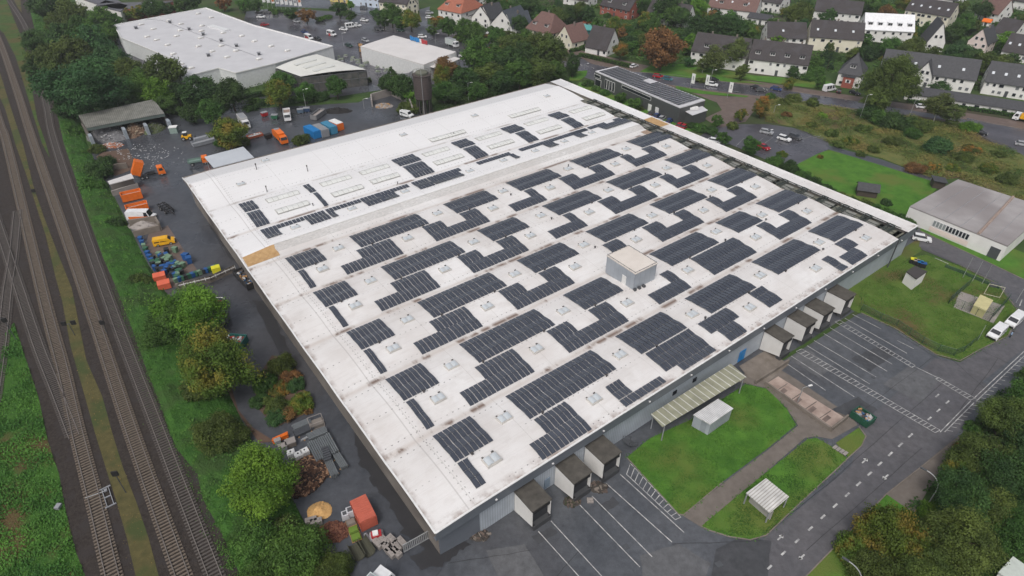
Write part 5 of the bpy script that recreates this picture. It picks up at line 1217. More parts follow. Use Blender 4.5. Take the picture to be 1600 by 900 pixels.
# right hand hall
Z = 4.5; r, Q = block('flat-roofed white hall with weathered grey roof on the right', [(1422, 322), (1497, 280), (1640, 326), (1575, 384)], Z, mat('weathered_grey_roof', (.26, .245, .245), (.36, .34, .34), scale=.2, rough=.8, detail=10, c3=(.22, .20, .20)), M_render, name='assembly_hall', cat='hall')
o0 = r.location; A = Vector((Q[0][0], Q[0][1], 0)); D_ = Vector((Q[3][0], Q[3][1], 0)); B = Vector((Q[1][0], Q[1][1], 0)); C_ = Vector((Q[2][0], Q[2][1], 0)); ad = math.atan2((D_-A).y, (D_-A).x); n = Vector((math.sin(ad), -math.cos(ad), 0)); n = n if n.y < 0 else -n
for k in range(11):
    s = .30+k*.034; p = A.lerp(D_, s); p.z = 2.7; b = MB(); b.box(p+n*.03, (.85, .12, 1.7), ad); fo_ = b.build('window', M_frame, r); b = MB(); b.box(p+n*.06, (.55, .12, 1.4), ad); b.build('pane', M_glass if k > 3 else plain('grey_green_blind', (.25, .28, .28), .6), fo_)
b = MB(); p = A.lerp(D_, .47); p.z = 1.0; b.box(p+n*.04, ((D_-A).length*.40, .1, 1.2), ad); b.build('pink_panel', M_pinkr, r)
b = MB(); p = A.lerp(D_, .92); p.z = 1.5; b.box(p+n*.03, (2.2, .12, 2.8), ad); b.build('entrance', M_dgrey, r)
b = MB(); P1_, P2_ = A.lerp(D_, .72), B.lerp(C_, .62); b.tube(P1_+Vector((0, 0, Z+.04)), P2_+Vector((0, 0, Z+.04)), .35, 6); b.build('roof_gutter', mat('rusty_gutter', (.26, .19, .16), (.34, .27, .23), scale=1, rough=.9), r)
for s in (.18, .36, .54, .86):
    b = MB(); P1_, P2_ = A.lerp(D_, s), B.lerp(C_, s*.95); b.tube(P1_+Vector((0, 0, Z)), P2_+Vector((0, 0, Z)), .06, 4); b.build('roof_seam', M_grey, r)
# garden hut on the long lawn
t = thing('garden_hut', 'dark wooden hut with grey gabled roof on the long lawn', 'hut', g(1338, 306, 0), -0.35)
b = MB(); b.prism([(0, 0), (5, 0), (5, 4), (0, 4)], 0, 2.2); b.face([(0, 0, 2.2), (0, 4, 2.2), (0, 2, 3.3)]); b.face([(5, 0, 2.2), (5, 4, 2.2), (5, 2, 3.3)]); b.build('wall', plain('dark_timber_wall', (.07, .055, .045), .8), t)
b = MB(); b.face([(-.4, -.5, 2.0), (5.4, -.5, 2.0), (5.4, 2, 3.45), (-.4, 2, 3.45)]); b.face([(-.4, 2, 3.45), (5.4, 2, 3.45), (5.4, 4.5, 2.0), (-.4, 4.5, 2.0)]); b.face([(-.4, 4.5, 1.95), (5.4, 4.5, 1.95), (5.4, 2, 3.38), (-.4, 2, 3.38)]); b.face([(-.4, 2, 3.38), (5.4, 2, 3.38), (5.4, -.5, 1.93), (-.4, -.5, 1.93)]); b.build('roof', M_tileg, t)
t = thing('garden_hut', 'tiny dark hut by the lawn corner beside the white hall', 'hut', g(1456, 294, 0), -0.3)
b = MB(); b.prism([(0, 0), (3, 0), (3, 3), (0, 3)], 0, 2.1); b.build('wall', plain('dark_timber_wall', (.07, .055, .045), .8), t); b = MB(); b.box((1.5, 1.5, 2.25), (3.8, 3.8, .2), ry=.08); b.build('roof', M_tileg, t)
# bottom right corner hut
quadroof('white_hut', 'white roofed hut cut by the bottom right corner', 'hut', [(1560, 894), (1583, 869), (1620, 895), (1600, 925)], 3, m=plain('pale_green_white', (.55, .60, .56), .5), wallm=M_render)

# ---------------------------------------------------------------- tipping shed with bays
Z = 5.2; pts = [(124, 184), (241, 159), (257, 177), (135, 200)]
P = [g(x, y, Z) for x, y in pts]; o0 = Vector((P[3].x, P[3].y, 0)); r = thing('tipping_shed', 'open fronted waste shed with grey sheet roof at the wood edge', 'shed', o0)
Q = [Vector((p.x-o0.x, p.y-o0.y, 0)) for p in P]; BL, BR, FR, FL = Q
b = MB(); up = Vector((0, 0, Z))
b.face([FL+up, FR+up, BR+up+Vector((0, 0, .9)), BL+up+Vector((0, 0, .9))]); b.face([BL+up+Vector((0, 0, .7)), BR+up+Vector((0, 0, .7)), FR+up-Vector((0, 0, .2)), FL+up-Vector((0, 0, .2))])
b.build('roof', striped('grey_brown_sheet', (.20, .20, .18), (.14, .14, .125), .6, 'X', .6, .4, rot=-math.atan2((FR-FL).y, (FR-FL).x), noise=.15), r)
b = MB(); d = FR-FL; b.box((FL+FR)/2+Vector((0, 0, Z-.6)), (d.length, .15, .9), math.atan2(d.y, d.x)); b.build('fascia', plain('green_grey_fascia', (.10, .13, .12), .5), r)
b = MB(); d = BR-BL; b.box((BL+BR)/2+Vector((0, 0, 2.9)), (d.length, .2, 5.8), math.atan2(d.y, d.x)); b.build('back_wall', M_walld, r)
fo = (FL-BL).normalized()
for k, s in enumerate((0.0, .42, .70, 1.0)):
    a_, c_ = BL.lerp(BR, s), FL.lerp(FR, s); c_ = c_+fo*3.0; d = c_-a_; b = MB(); b.box((a_+c_)/2+Vector((0, 0, 1.6)), (d.length, .45, 3.2), math.atan2(d.y, d.x)); b.box(c_-fo*1.2+Vector((0, 0, 1.75)), (2.9, .9, 3.3), math.atan2(d.y, d.x), mi=1); b.build('bay_wall', [M_walld, plain('pale_blue_wall_end', (.30, .34, .38), .6)], r)
def pile(name, label, cat, px, rx, ry, h, m, rz=0.0, n=260, sz=.45, z0=0.0, msh=None):
    c = g(*px, z0); o0 = c; b = MB(); nr = 9; ns = 18
    vi = []
    for i in range(nr+1):
        for k in range(ns):
            t = i/nr; a = 2*math.pi*k/ns; R = t*(1+.18*mnoise.noise(Vector((math.cos(a)*1.5+px[0], math.sin(a)*1.5, t*2))))
            z = h*(1-t)**.85*(1+.3*mnoise.noise(Vector((math.cos(a)*t*2, math.sin(a)*t*2, px[1]))))
            x, y = rx*R*math.cos(a), ry*R*math.sin(a); b.v.append((x*math.cos(rz)-y*math.sin(rz), x*math.sin(rz)+y*math.cos(rz), max(0, z)))
    for i in range(nr):
        for k in range(ns): k2 = (k+1) % ns; b.f.append((i*ns+k, (i+1)*ns+k, (i+1)*ns+k2, i*ns+k2)); b.mi.append(0); b.uv.append(None)
    for _ in range(n):
        t = math.sqrt(random.random())*.95; a = random.uniform(0, 6.28); z = h*(1-t)**.85; x, y = rx*t*math.cos(a), ry*t*math.sin(a); x, y = x*math.cos(rz)-y*math.sin(rz), x*math.sin(rz)+y*math.cos(rz)
        b.box((x, y, z+.05), (sz*random.uniform(.4, 1.4), sz*random.uniform(.2, .7), sz*random.uniform(.15, .4)), random.uniform(0, 3), mi=random.randrange(len(m) if isinstance(m, list) else 1), rx=random.uniform(-.6, .6))
    o = b.build(name, m); o.location = o0; o['label'] = label; o['category'] = cat; o['kind'] = 'stuff'; return o
mw = [mat('grey_waste', (.07, .07, .075), (.20, .20, .21), scale=2, rough=.8, detail=10), plain('waste_white', (.45, .45, .46), .7), plain('waste_orange', (.36, .13, .06), .7), plain('waste_grey', (.16, .17, .2), .7)]
pile('waste_heap', 'grey mixed waste heap filling the widest bay of the tipping shed', 'waste', (172, 212), 7.5, 6.0, 3.6, [mw[0], mw[3], mw[0], mw[1]], rz=-.2, n=500)
pile('waste_heap', 'orange and white rubbish spilling from the widest bay', 'waste', (175, 228), 3.6, 2.2, 1.1, [mw[2], mw[1]], n=220, sz=.5)
pile('waste_heap', 'brown timber waste heap in the middle bay of the tipping shed', 'waste', (212, 207), 3.8, 5.2, 3.4, [plain('waste_brown', (.16, .10, .065), .8), plain('waste_tan', (.30, .24, .17), .8)], n=260, sz=.7)
pile('waste_heap', 'green garden waste heap in the right bay of the tipping shed', 'waste', (241, 202), 3.8, 4.6, 2.6, [plain('waste_green', (.075, .10, .04), .8), plain('waste_olive', (.14, .14, .07), .8), mw[0]], n=220)
random.seed(8); b = MB()
for _ in range(170):
    x, y = random.gauss(225, 28), random.gauss(240, 9)
    if x < 165 or y < 225 or x > 300: continue
    p = g(x, y, .05); b.box((p.x, p.y, .08), (random.uniform(.15, .5), random.uniform(.1, .35), .06), random.uniform(0, 3))
o = b.build('litter', mw[1]); kind(o, 'stuff', 'white litter scattered over the wet yard before the tipping shed')
# water tower
c = g(664, 177, 0); t = thing('water_tower', 'tall brown cylindrical water tower on legs with a railed top', 'water tower', c)
zt = ztop(c, 117); zb = ztop(c, 152); R = 13.2*pscale(664, 130, (zt+zb)/2)
b = MB(); b.lathe([(R*.9, zb-.4), (R*1.0, zb), (R*1.04, (zb+zt)/2), (R*1.03, zt), (R*1.10, zt), (R*1.12, zt+.25), (0.01, zt+.3)], n=28); b.build('tank', mat('brown_clad_tank', (.060, .046, .044), (.085, .066, .062), scale=1.2, rough=.7, coord='obj'), t)
b = MB()
for k in range(1, 9): z = lerp(zb, zt, k/9); b.lathe([(R*1.045, z-.05), (R*1.06, z), (R*1.045, z+.05)], n=28)
b.build('hoops', plain('dark_hoop', (.045, .035, .034), .7), t)
b = MB(); b.lathe([(R*.72, zt+.3), (R*.74, zt+1.1), (R*.5, zt+1.5), (.01, zt+1.6)], n=20); b.build('cap', plain('mossy_cap', (.12, .125, .095), .8), t)
b = MB()
for k in range(14): a = k*math.pi/7; b.tube((R*1.08*math.cos(a), R*1.08*math.sin(a), zt+.25), (R*1.08*math.cos(a), R*1.08*math.sin(a), zt+1.3), .05, 4)
b.lathe([(R*1.08, zt+1.25), (R*1.10, zt+1.3), (R*1.08, zt+1.35)], n=28); b.build('guard_rail', plain('mossy_rail', (.14, .15, .12), .8), t)
for k in range(8):
    a = k*math.pi/4+.2; b = MB(); b.tube((R*.82*math.cos(a), R*.82*math.sin(a), 0), (R*.82*math.cos(a), R*.82*math.sin(a), zb), .28, 6); b.build('leg', plain('dark_leg', (.045, .04, .038), .8), t)
b = MB(); b.tube((0.2, -R*1.09, 0), (.2, -R*1.09, zt+2.6), .09, 5); b.build('lightning_rod', M_galv, t)
b = MB(); b.tube((0, 0, 0), (0, 0, zb), .9, 10); b.build('riser', M_walld, t)
# ruined bunker
t0 = wall([(582, 167), (581, 158), (612, 149), (640, 163), (645, 178)], 2.8, .5, 'pale ruined concrete walls of an open roofless storage pen', M_conc, 'ruined_pen', 'ruin')
pile('rubble_heap', 'pale rubble lying inside the roofless storage pen', 'rubble', (600, 166), 3.5, 2.6, 1.0, [M_conc, M_wood], n=90, sz=.7)
# white flat canopy next to the warehouse corner
quadroof('vehicle_canopy', 'flat pale metal canopy beside the left rear corner of the warehouse', 'canopy', [(319, 245), (380, 229), (397, 246), (334, 262)], 4.2, m=mat('pale_blue_grey_sheet', (.44, .47, .51), (.50, .53, .57), scale=.3, rough=.45), walls=False, posts=True)



t = thing('roof_sign', 'blue and red roof sign standing at the far edge of the drinks market', 'sign', g(641, 63, 7.0), heading((641, 63), (668, 71)))
L_ = (g(668, 71, 7)-g(641, 63, 7)).length
for k in range(9):
    b = MB(); b.box((L_*(k+.5)/9, 0, 1.1), (L_/9*.8, .25, 1.5 if k % 3 else 1.9)); b.build('letter_panel', M_blue if k < 5 else (M_white if k == 5 else M_red), t)
b = MB(); b.box((L_/2, .2, .25), (L_, .15, .2)); b.build('sign_frame', M_grey, t)
# ================================================================ vehicles
VCACHE = {}
def wheel_mesh(R, w):
    k = ('wheel', R, w)
    if k not in VCACHE:
        b = MB(); b.tube((0, -w/2, 0), (0, w/2, 0), R, 14); o = b.build('wheel', M_black); b = MB(); b.tube((0, -w/2-.01, 0), (0, w/2+.01, 0), R*.55, 10); o2 = b.build('rim', M_galv); VCACHE[k] = o.data; VCACHE[('rim', R, w)] = o2.data; bpy.data.objects.remove(o); bpy.data.objects.remove(o2)
    return VCACHE[k]
def add_wheels(r, xs, hw, R=.33, w=.22):
    for x in xs:
        for s in (-1, 1):
            o = bpy.data.objects.new('wheel', wheel_mesh(R, w)); COL.objects.link(o); o.parent = r; o.location = (x, s*hw, R); q = bpy.data.objects.new('rim', VCACHE[('rim', R, w)]); COL.objects.link(q); q.parent = o
def pos(tail, nose, z=.6): 
    a, c = g(*tail, z), g(*nose, z); m_ = (a+c)/2; m_.z = 0; return m_, math.atan2(c.y-a.y, c.x-a.x)
M_lamp = plain('lamp_lens', (.75, .75, .72), .2); M_tail = plain('tail_lens', (.35, .02, .02), .3)
def car(tail, nose, m, label, style='hatch', group='cars parked and driving', L=4.35, z0=.05):
    loc, a = pos(tail, nose); r = thing('car', label, 'car', (loc.x, loc.y, z0), a, group); k = (style, m.name, L)
    s = L/4.4
    if k not in VCACHE:
        if style == 'estate': gp = [(-2.0, .93), (-1.85, 1.40), (.35, 1.46), (1.15, .93)]; rp = (-1.8, .3)
        elif style == 'suv': gp = [(-2.0, 1.0), (-1.8, 1.56), (.35, 1.62), (1.05, 1.0)]; rp = (-1.75, .3)
        elif style == 'saloon': gp = [(-1.55, .93), (-.95, 1.34), (.3, 1.38), (1.15, .93)]; rp = (-.9, .25)
        else: gp = [(-1.95, .93), (-1.5, 1.38), (.3, 1.44), (1.2, .93)]; rp = (-1.45, .25)
        h = .06 if style == 'suv' else 0
        bp = [(-2.12, .28), (-2.2, .55), (-2.16, .90+h), (-1.8, .97+h), (.85, .96+h), (1.85, .84+h), (2.16, .66+h), (2.2, .30)]
        b = MB(); b.extrude_y([(x*s, z) for x, z in bp], 1.78, 0, .7, .25)
        zt_ = gp[1][1]; b.box(((rp[0]+rp[1])/2*s, 0, zt_+.035), ((rp[1]-rp[0])*s+.1, 1.24, .05))
        o = b.build('body', m); b1 = o.data; bpy.data.objects.remove(o)
        b = MB(); b.extrude_y([(x*s, z) for x, z in gp], 1.62, 0, .93, .42); o = b.build('windows', M_glass); b2 = o.data; bpy.data.objects.remove(o)
        b = MB(); b.box((0, 0, 0), (.14, .32, .14)); o = b.build('headlight', M_lamp); b3 = o.data; bpy.data.objects.remove(o)
        b = MB(); b.box((0, 0, 0), (.12, .28, .2)); o = b.build('tail_light', M_tail); b4 = o.data; bpy.data.objects.remove(o)
        VCACHE[k] = (b1, b2, b3, b4)
    B = VCACHE[k]
    for nm, me in (('body', B[0]), ('windows', B[1])): o = bpy.data.objects.new(nm, me); COL.objects.link(o); o.parent = r
    for sy in (-.62, .62):
        o = bpy.data.objects.new('headlight', B[2]); COL.objects.link(o); o.parent = r; o.location = (2.14*s, sy, .66)
        o = bpy.data.objects.new('tail_light', B[3]); COL.objects.link(o); o.parent = r; o.location = (-2.14*s, sy, .78)
    add_wheels(r, (-1.3*s, 1.35*s), .80)
    return r
def van(tail, nose, m, label, L=5.3, H_=2.1, stripes=None, win=True, cat='van', group=None, z0=.05, wdt=1.95):
    loc, a = pos(tail, nose, 1.0); r = thing('van', label, cat, (loc.x, loc.y, z0), a, group); h = L/2
    b = MB(); b.extrude_y([(-h, .32), (-h, H_-.15), (-h+.15, H_), (h-1.75, H_), (h-1.45, H_-.08), (h-.85, 1.22), (h-.12, 1.02), (h, .8), (h, .32)], wdt, 0, 1.1, .12); b.build('body', m, r)
    b = MB(); y = wdt/2-.12
    b.face([(h-1.42, -y+.08, H_-.12), (h-.86, -y, 1.24), (h-.86, y, 1.24), (h-1.42, y-.08, H_-.12)][::-1]); b.v = [(x+.025, yy, z+.025) for x, yy, z in b.v]; b.build('windscreen', M_glass, r)
    for s in (-1, 1):
        b = MB(); yy = s*(wdt/2-.015)
        b.face([(h-2.3, yy, 1.15), (h-1.1, yy, 1.15), (h-1.55, yy-s*.09, H_-.25), (h-2.3, yy-s*.09, H_-.25)]); b.build('side_window', M_glass, r)
        if win:
            for k in range(2): x0 = -h+.35+k*1.35; b = MB(); b.face([(x0, yy, 1.15), (x0+1.15, yy, 1.15), (x0+1.15, yy-s*.09, H_-.25), (x0, yy-s*.09, H_-.25)]); b.build('side_window', M_glass, r)
        if stripes: b = MB(); b.box((-.35, s*(wdt/2+.005), .95), (L-2.0, .02, .85)); b.build('side_stripe', stripes, r)
        b = MB(); b.box((h-.03, s*.72, .82), (.12, .3, .22)); b.build('headlight', M_lamp, r)
    b = MB(); b.box((h, 0, .48), (.14, wdt*.9, .28)); b.build('bumper', M_black, r)
    add_wheels(r, (-h+1.0, h-1.0), wdt/2-.1, .36, .25)
    return r
def cab(r, x, m, w=2.3, H_=2.7, l=1.9):
    b = MB(); b.extrude_y([(x-l/2, .6), (x-l/2, H_), (x+l/2-.35, H_), (x+l/2, 1.6), (x+l/2+.05, .5)], w, 0, 1.6, .08); b.build('cab', m, r)
    b = MB(); b.face([(x+l/2-.30, -w*.42, H_-.2), (x+l/2+.02, -w*.44, 1.65), (x+l/2+.02, w*.44, 1.65), (x+l/2-.30, w*.42, H_-.2)]); b.v = [(a+.03, c, d) for a, c, d in b.v]; b.build('windscreen', M_glass, r)
    for s in (-1, 1): b = MB(); b.face([(x-.5, s*(w/2+.005), 1.6), (x+.65, s*(w/2+.005), 1.6), (x+.4, s*(w/2-.06), H_-.3), (x-.5, s*(w/2-.06), H_-.3)]); b.build('side_window', M_glass, r)
def truck(tail, nose, label, cabm, load, lm, L=7.5, group=None, cat='truck', z0=.05, H_=2.7):
    loc, a = pos(tail, nose, 1.0); r = thing('truck', label, cat, (loc.x, loc.y, z0), a, group); h = L/2
    cab(r, h-1.0, cabm, H_=H_)
    b = MB(); b.box((-.2, 0, .75), (L-1.0, .9, .3)); b.build('chassis', M_dgrey, r)
    add_wheels(r, (-h+1.2, -h+2.4, h-1.2) if L > 6.8 else (-h+1.1, h-1.2), .98, .48, .32)
    w = 2.35; x0, x1 = -h, h-2.15
    if load == 'box': b = MB(); b.box(((x0+x1)/2, 0, 2.1), (x1-x0, w, 2.5)); b.build('box_body', lm, r); b = MB(); b.box(((x0+x1)/2, 0, 3.38), (x1-x0-.3, w-.3, .06)); b.build('box_roof', M_grey, r)
    elif load == 'refuse':
        b = MB(); b.extrude_y([(x0+.9, .9), (x0+.9, 3.1), (x0+1.3, 3.3), (x1, 3.2), (x1, .9)], w, 0, 2.4, .15); b.build('refuse_body', lm, r)
        b = MB(); b.extrude_y([(x0-.5, 1.3), (x0-.2, 2.9), (x0+.85, 3.2), (x0+.85, .9), (x0, .8)], w, 0); b.build('tailgate', lm, r); b = MB(); b.box((x0+1.6, 0, 3.36), (1.2, 1.6, .12)); b.build('top_hatch', M_grey, r)
    elif load == 'tray':
        b = MB(); b.box(((x0+x1)/2, 0, 1.1), (x1-x0, w, .12))
        for s in (-1, 1): b.box(((x0+x1)/2, s*w/2, 1.35), (x1-x0, .08, .5))
        b.box((x0, 0, 1.35), (.08, w, .5)); b.box((x1, 0, 1.5), (.1, w, .8)); b.build('tray', lm, r)
    elif load == 'tipper':
        b = MB(); b.box(((x0+x1)/2, 0, 1.15), (x1-x0, w, .15))
        for s in (-1, 1): b.box(((x0+x1)/2, s*w/2, 1.8), (x1-x0, .1, 1.3))
        b.box((x0, 0, 1.8), (.1, w, 1.3)); b.box((x1, 0, 1.9), (.1, w, 1.5)); b.build('tipper_body', lm, r); b = MB(); b.box(((x0+x1)/2, 0, 1.7), (x1-x0-.15, w-.15, .3)); b.build('load', plain('reddish_load', (.26, .19, .16), .9), r)
    elif load == 'raised':
        b = MB(); b.box((x0+.9, 0, 3.6), (4.2, w, 2.3), ry=-1.05+math.pi); b.build('raised_body', lm, r)
        b = MB(); b.tube((x0+1.0, .5, .9), (x0+2.5, .5, 2.9), .10, 6); b.tube((x0+1.0, -.5, .9), (x0+2.5, -.5, 2.9), .10, 6); b.build('lifting_ram', M_galv, r)
        b = MB(); b.box((0, 0, 1.1), (2.2, 1.6, .4)); b.build('subframe', M_black, r)
    return r
white, silver = plain('car_white', (.75, .76, .77), .25), plain('car_silver', (.36, .37, .39), .25)
cgrey, cblack = plain('car_grey', (.075, .078, .085), .25), plain('car_black', (.018, .019, .022), .2)
cred, cblue = plain('car_red', (.36, .015, .025), .25), plain('car_blue', (.02, .045, .16), .25)
corange, cgreen, cteal = plain('car_orange', (.55, .13, .03), .3), plain('car_green', (.015, .05, .035), .25), plain('car_teal', (.03, .13, .17), .3)
CARS = [((1188, 204), (1208, 208), silver, 'silver estate car, left of the three in the small car park', 'estate'), ((1217, 214), (1234, 219), white, 'white car beside the dark one in the small car park', 'suv'), ((1234, 211), (1251, 217), cgrey, 'dark grey car at the right of the small car park', 'suv'), ((1184, 225), (1203, 234), cred, 'red car parked behind the tall shrub', 'saloon'),
 ((1020, 118), (1037, 120), cred, 'dark red car on the street behind the office roof', 'estate'), ((1038, 122), (1048, 124), cteal, 'teal car behind the dark red one on the street', 'hatch'), ((984, 105), (997, 101), white, 'white car parked on the brown pavement left of the chestnut tree', 'hatch'),
 ((1106, 131), (1120, 133), white, 'white car driving on the street behind the banners', 'suv'), ((1108, 123), (1122, 126), cblack, 'black car behind the white one on the street', 'hatch'), ((1175, 135), (1188, 138), cblack, 'black car on the street in front of the dormered block', 'saloon'), ((1183, 140), (1196, 141), cgrey, 'dark car following the black one on the street', 'hatch'), ((1206, 137), (1220, 140), cblue, 'blue car on the street verge left of the yellow tree', 'hatch'),
 ((1310, 146), (1312, 138), cblack, 'black car parked before the house with the brick bay', 'hatch'), ((1331, 143), (1341, 147), cblack, 'dark car half under the big tree by the brick bay house', 'hatch'), ((1434, 166), (1447, 167), white, 'white car on the street between the big tree and the birches', 'hatch'), ((1524, 206), (1539, 209), cblack, 'black car parked at the weedy edge of the right car park', 'estate'), ((1592, 224), (1604, 226), silver, 'silver car at the right edge in the wet car park', 'hatch'),
 ((400, 17), (410, 17), white, 'white car at the top left of the market car park', 'suv'), ((411, 19), (421, 19), cgrey, 'dark car next to the white one at the top left of the market car park', 'estate'), ((402, 26), (413, 26), white, 'white car below the pair at the left of the market car park', 'hatch'), ((470, 48), (482, 52), cblue, 'dark blue car driving in the market car park', 'hatch'), ((458, 32), (468, 34), silver, 'silver car half under the two round car park trees', 'estate'),
 ((491, 58), (502, 62), cblack, 'black car close to the market roof edge', 'saloon'), ((531, 45), (543, 46), white, 'white small car left of the white delivery van', 'hatch'), ((554, 38), (563, 40), white, 'white car right behind the white delivery van', 'hatch'), ((564, 31), (575, 32), white, 'white car parked under the trees by the side street', 'estate'), ((587, 44), (599, 47), cgrey, 'dark grey car at the rear row of the market car park', 'suv'),
 ((566, 61), (576, 65), silver, 'grey car near the corner of the drinks market roof', 'estate'), ((540, 69), (551, 73), cgreen, 'dark green car beside the planting yard fence', 'estate'), ((621, 46), (631, 48), cgreen, 'dark green car under the trees behind the drinks market', 'estate'), ((654, 57), (666, 57), white, 'white car at the entrance of the side street', 'estate'), ((717, 79), (728, 82), cgrey, 'dark car right of the drinks market building', 'estate'), ((719, 86), (730, 88), white, 'white car below the dark one, right of the drinks market', 'hatch'),
 ((727, 84), (737, 88), silver, 'pale car squeezed beside the white one, right of the drinks market', 'suv'), ((749, 71), (760, 73), cgreen, 'dark green car along the hedge beyond the drinks market', 'suv'), ((763, 76), (774, 78), cred, 'red car along the hedge beyond the drinks market', 'saloon'), ((786, 81), (797, 84), corange, 'orange car along the hedge left of the houses', 'hatch'), ((778, 87), (793, 89), cblue, 'blue car below the orange one along the hedge', 'estate'), ((753, 50), (761, 51), white, 'white car in the garden drive behind the hedge', 'hatch'),
 ((666, 20), (676, 20), silver, 'silver car beside the red-roofed house', 'suv'), ((666, 27), (677, 27), white, 'white car beside the red-roofed house', 'estate'), ((565, 12), (572, 12), cgrey, 'grey car in front of the pale blue shop house', 'suv'), ((409, 39), (418, 38), cred, 'dark red car at the market roof corner', 'hatch'), ((533, 6), (541, 7), cblack, 'black car in front of the yellow shop', 'hatch'),
 ((1433, 371), (1448, 374), white, 'white car with dark windows on the service lane by the warehouse corner', 'suv'), ((1112, 219), (1121, 221), white, 'white car half hidden behind the warehouse roof edge', 'hatch')]
for t_, n_, m, lab, st in CARS: car(t_, n_, m, lab, st)
random.seed(21)
for i, (x, y, m) in enumerate([(1018, 176, cgrey), (1026, 180, cblue), (1034, 184, silver), (1046, 188, cblue), (1062, 195, cred), (1069, 197, cred)]):
    car((x-3, y+3), (x+4, y-2), m, f'{ {"car_grey":"dark","car_blue":"blue","car_silver":"silver","car_red":"red"}[m.name] } car parked below the office building, {ordn(i)} from the left', 'hatch', group='cars parked along the office building')
van((509, 50), (527, 55), white, 'white van with open side door in the market car park', 5.6, 2.4, stripes=None); b = MB(); p = g(518, 56, .1); b.box((0, 0, .6), (2.6, .6, 1.0)); o = b.build('crate', M_red); o.location = p; tag(o, 'red goods standing at the open van in the market car park', 'goods')
van((540, 41), (556, 39), white, 'white delivery van parked between two small white cars', 5.6, 2.4)
truck((697, 66), (716, 72), 'pale box truck on the marked bays behind the drinks market', white, 'box', plain('box_offwhite', (.55, .60, .58), .4), L=7.5)
van((475, 55), (490, 61), white, 'white and red van cut by the market roof edge', 5.5, 2.3, stripes=M_red)
van((1565, 512), (1552, 524), white, 'white van on the lane with a person standing beside it', 5.0, 1.95)
van((1597, 490), (1576, 508), white, 'second white van standing close behind the first on the lane', 5.4, 2.0)
r = van((240, 379), (272, 373), M_yellow, 'yellow minibus on the brown paving of the yard', 4.9, 1.95)
r = van((199, 338), (243, 337), white, 'white and orange ambulance parked beside the orange containers', 7.0, 2.7, stripes=M_orange, win=False, cat='ambulance', wdt=2.2)
van((628, 176), (643, 180), white, 'white van behind the warehouse beside the water tower', 5.0, 2.1)
truck((431, 209), (446, 223), 'orange refuse truck parked behind the warehouse near the blue containers', M_orange, 'refuse', M_orange, 8.0)
truck((222, 274), (250, 268), 'orange refuse truck with its body tipped up in the yard', M_orange, 'raised', M_orange, 7.6)
truck((295, 254), (325, 249), 'small orange truck with green grey tray by the pale canopy', M_orange, 'tray', plain('green_grey_tray', (.16, .24, .21), .5), 6.0, H_=2.2)
truck((375, 185), (388, 200), 'white box truck between the autumn tree and the orange trough', white, 'box', plain('box_grey_white', (.50, .50, .50), .5), 7.5)
truck((448, 172), (450, 190), 'white tipper truck with reddish load facing the warehouse', white, 'tipper', white, 7.4)
truck((562, 950), (592, 915), 'white truck cut by the bottom edge below the slatted gate', white, 'box', plain('mint_white', (.60, .68, .66), .4), 8.0)
van((1291, 139), (1301, 137), white, 'white camper van parked left of the brick bay house', 5.6, 2.6)
truck((1610, 188), (1592, 184), 'white truck with yellow load cut by the right edge on the street', white, 'tipper', M_yellow, 7.0)
# hook-lift trailer
loc, a = pos((248, 316), (270, 333), .8); r = thing('hooklift_trailer', 'black empty container trailer standing in the wet yard', 'trailer', (loc.x, loc.y, .04), a)
b = MB()
for s in (-1, 1): b.box((0, s*.55, 1.0), (6.4, .22, .3)); b.box((0, s*1.05, .95), (6.2, .12, .12))
for k in range(5): b.box((-2.8+k*1.4, 0, .95), (.15, 2.2, .2))
b.build('frame', M_black, r); b = MB(); b.tube((2.8, 0, 1), (4.6, 0, .6), .12, 6); b.build('drawbar', M_black, r); add_wheels(r, (-1.9, -.8, 2.0), 1.0, .45, .3)
# person beside the van
def person(px, label, top, legs, rz=0.0):
    p = g(*px, 0.08); me = bpy.data.meshes.new('person')
    J = [(0, 0, .95), (0, 0, 1.2), (0, 0, 1.42), (0, 0, 1.52), (0, 0, 1.66), (.11, 0, .9), (.13, .03, .5), (.13, 0, .08), (.13, .16, .04), (-.11, 0, .9), (-.13, -.02, .5), (-.13, -.04, .08), (-.13, .12, .04), (.2, 0, 1.40), (.27, .03, 1.12), (.25, .2, .95), (-.2, 0, 1.40), (-.27, 0, 1.12), (-.24, .1, .9)]
    E_ = [(0, 1), (1, 2), (2, 3), (3, 4), (0, 5), (5, 6), (6, 7), (7, 8), (0, 9), (9, 10), (10, 11), (11, 12), (2, 13), (13, 14), (14, 15), (2, 16), (16, 17), (17, 18)]
    R_ = [.15, .14, .15, .06, .105, .10, .07, .05, .045, .10, .07, .05, .045, .07, .05, .04, .07, .05, .04]
    me.from_pydata(J, E_, []); o = bpy.data.objects.new('person', me); COL.objects.link(o); o.location = p; o.rotation_euler = (0, 0, rz)
    md = o.modifiers.new('skin', 'SKIN'); sv = me.skin_vertices[0].data
    for i, rr in enumerate(R_): sv[i].radius = (rr, rr); sv[i].use_root = (i == 0)
    o.modifiers.new('sub', 'SUBSURF').levels = 1; o.modifiers['sub'].render_levels = 1
    me.materials.append(top); tag(o, label, 'person')
    b = MB(); b.lathe([(.001, 0), (.11, .04), (.125, .12), (.10, .2), (.001, .24)], (0, 0, 1.60), 10); b.build('hair', plain('brown_hair', (.05, .035, .025), .8), o, smooth=True)
    b = MB(); b.tube((.12, 0, .9), (.13, 0, .1), .115, 8, r2=.075); b.tube((-.12, 0, .9), (-.13, -.02, .1), .115, 8, r2=.075); b.build('trousers', legs, o)
    return o
person((1577, 528), 'person in light blue jacket and dark trousers standing beside the white van', plain('light_blue_jacket', (.30, .42, .60), .8), plain('dark_trousers', (.03, .03, .04), .9), 1.0)

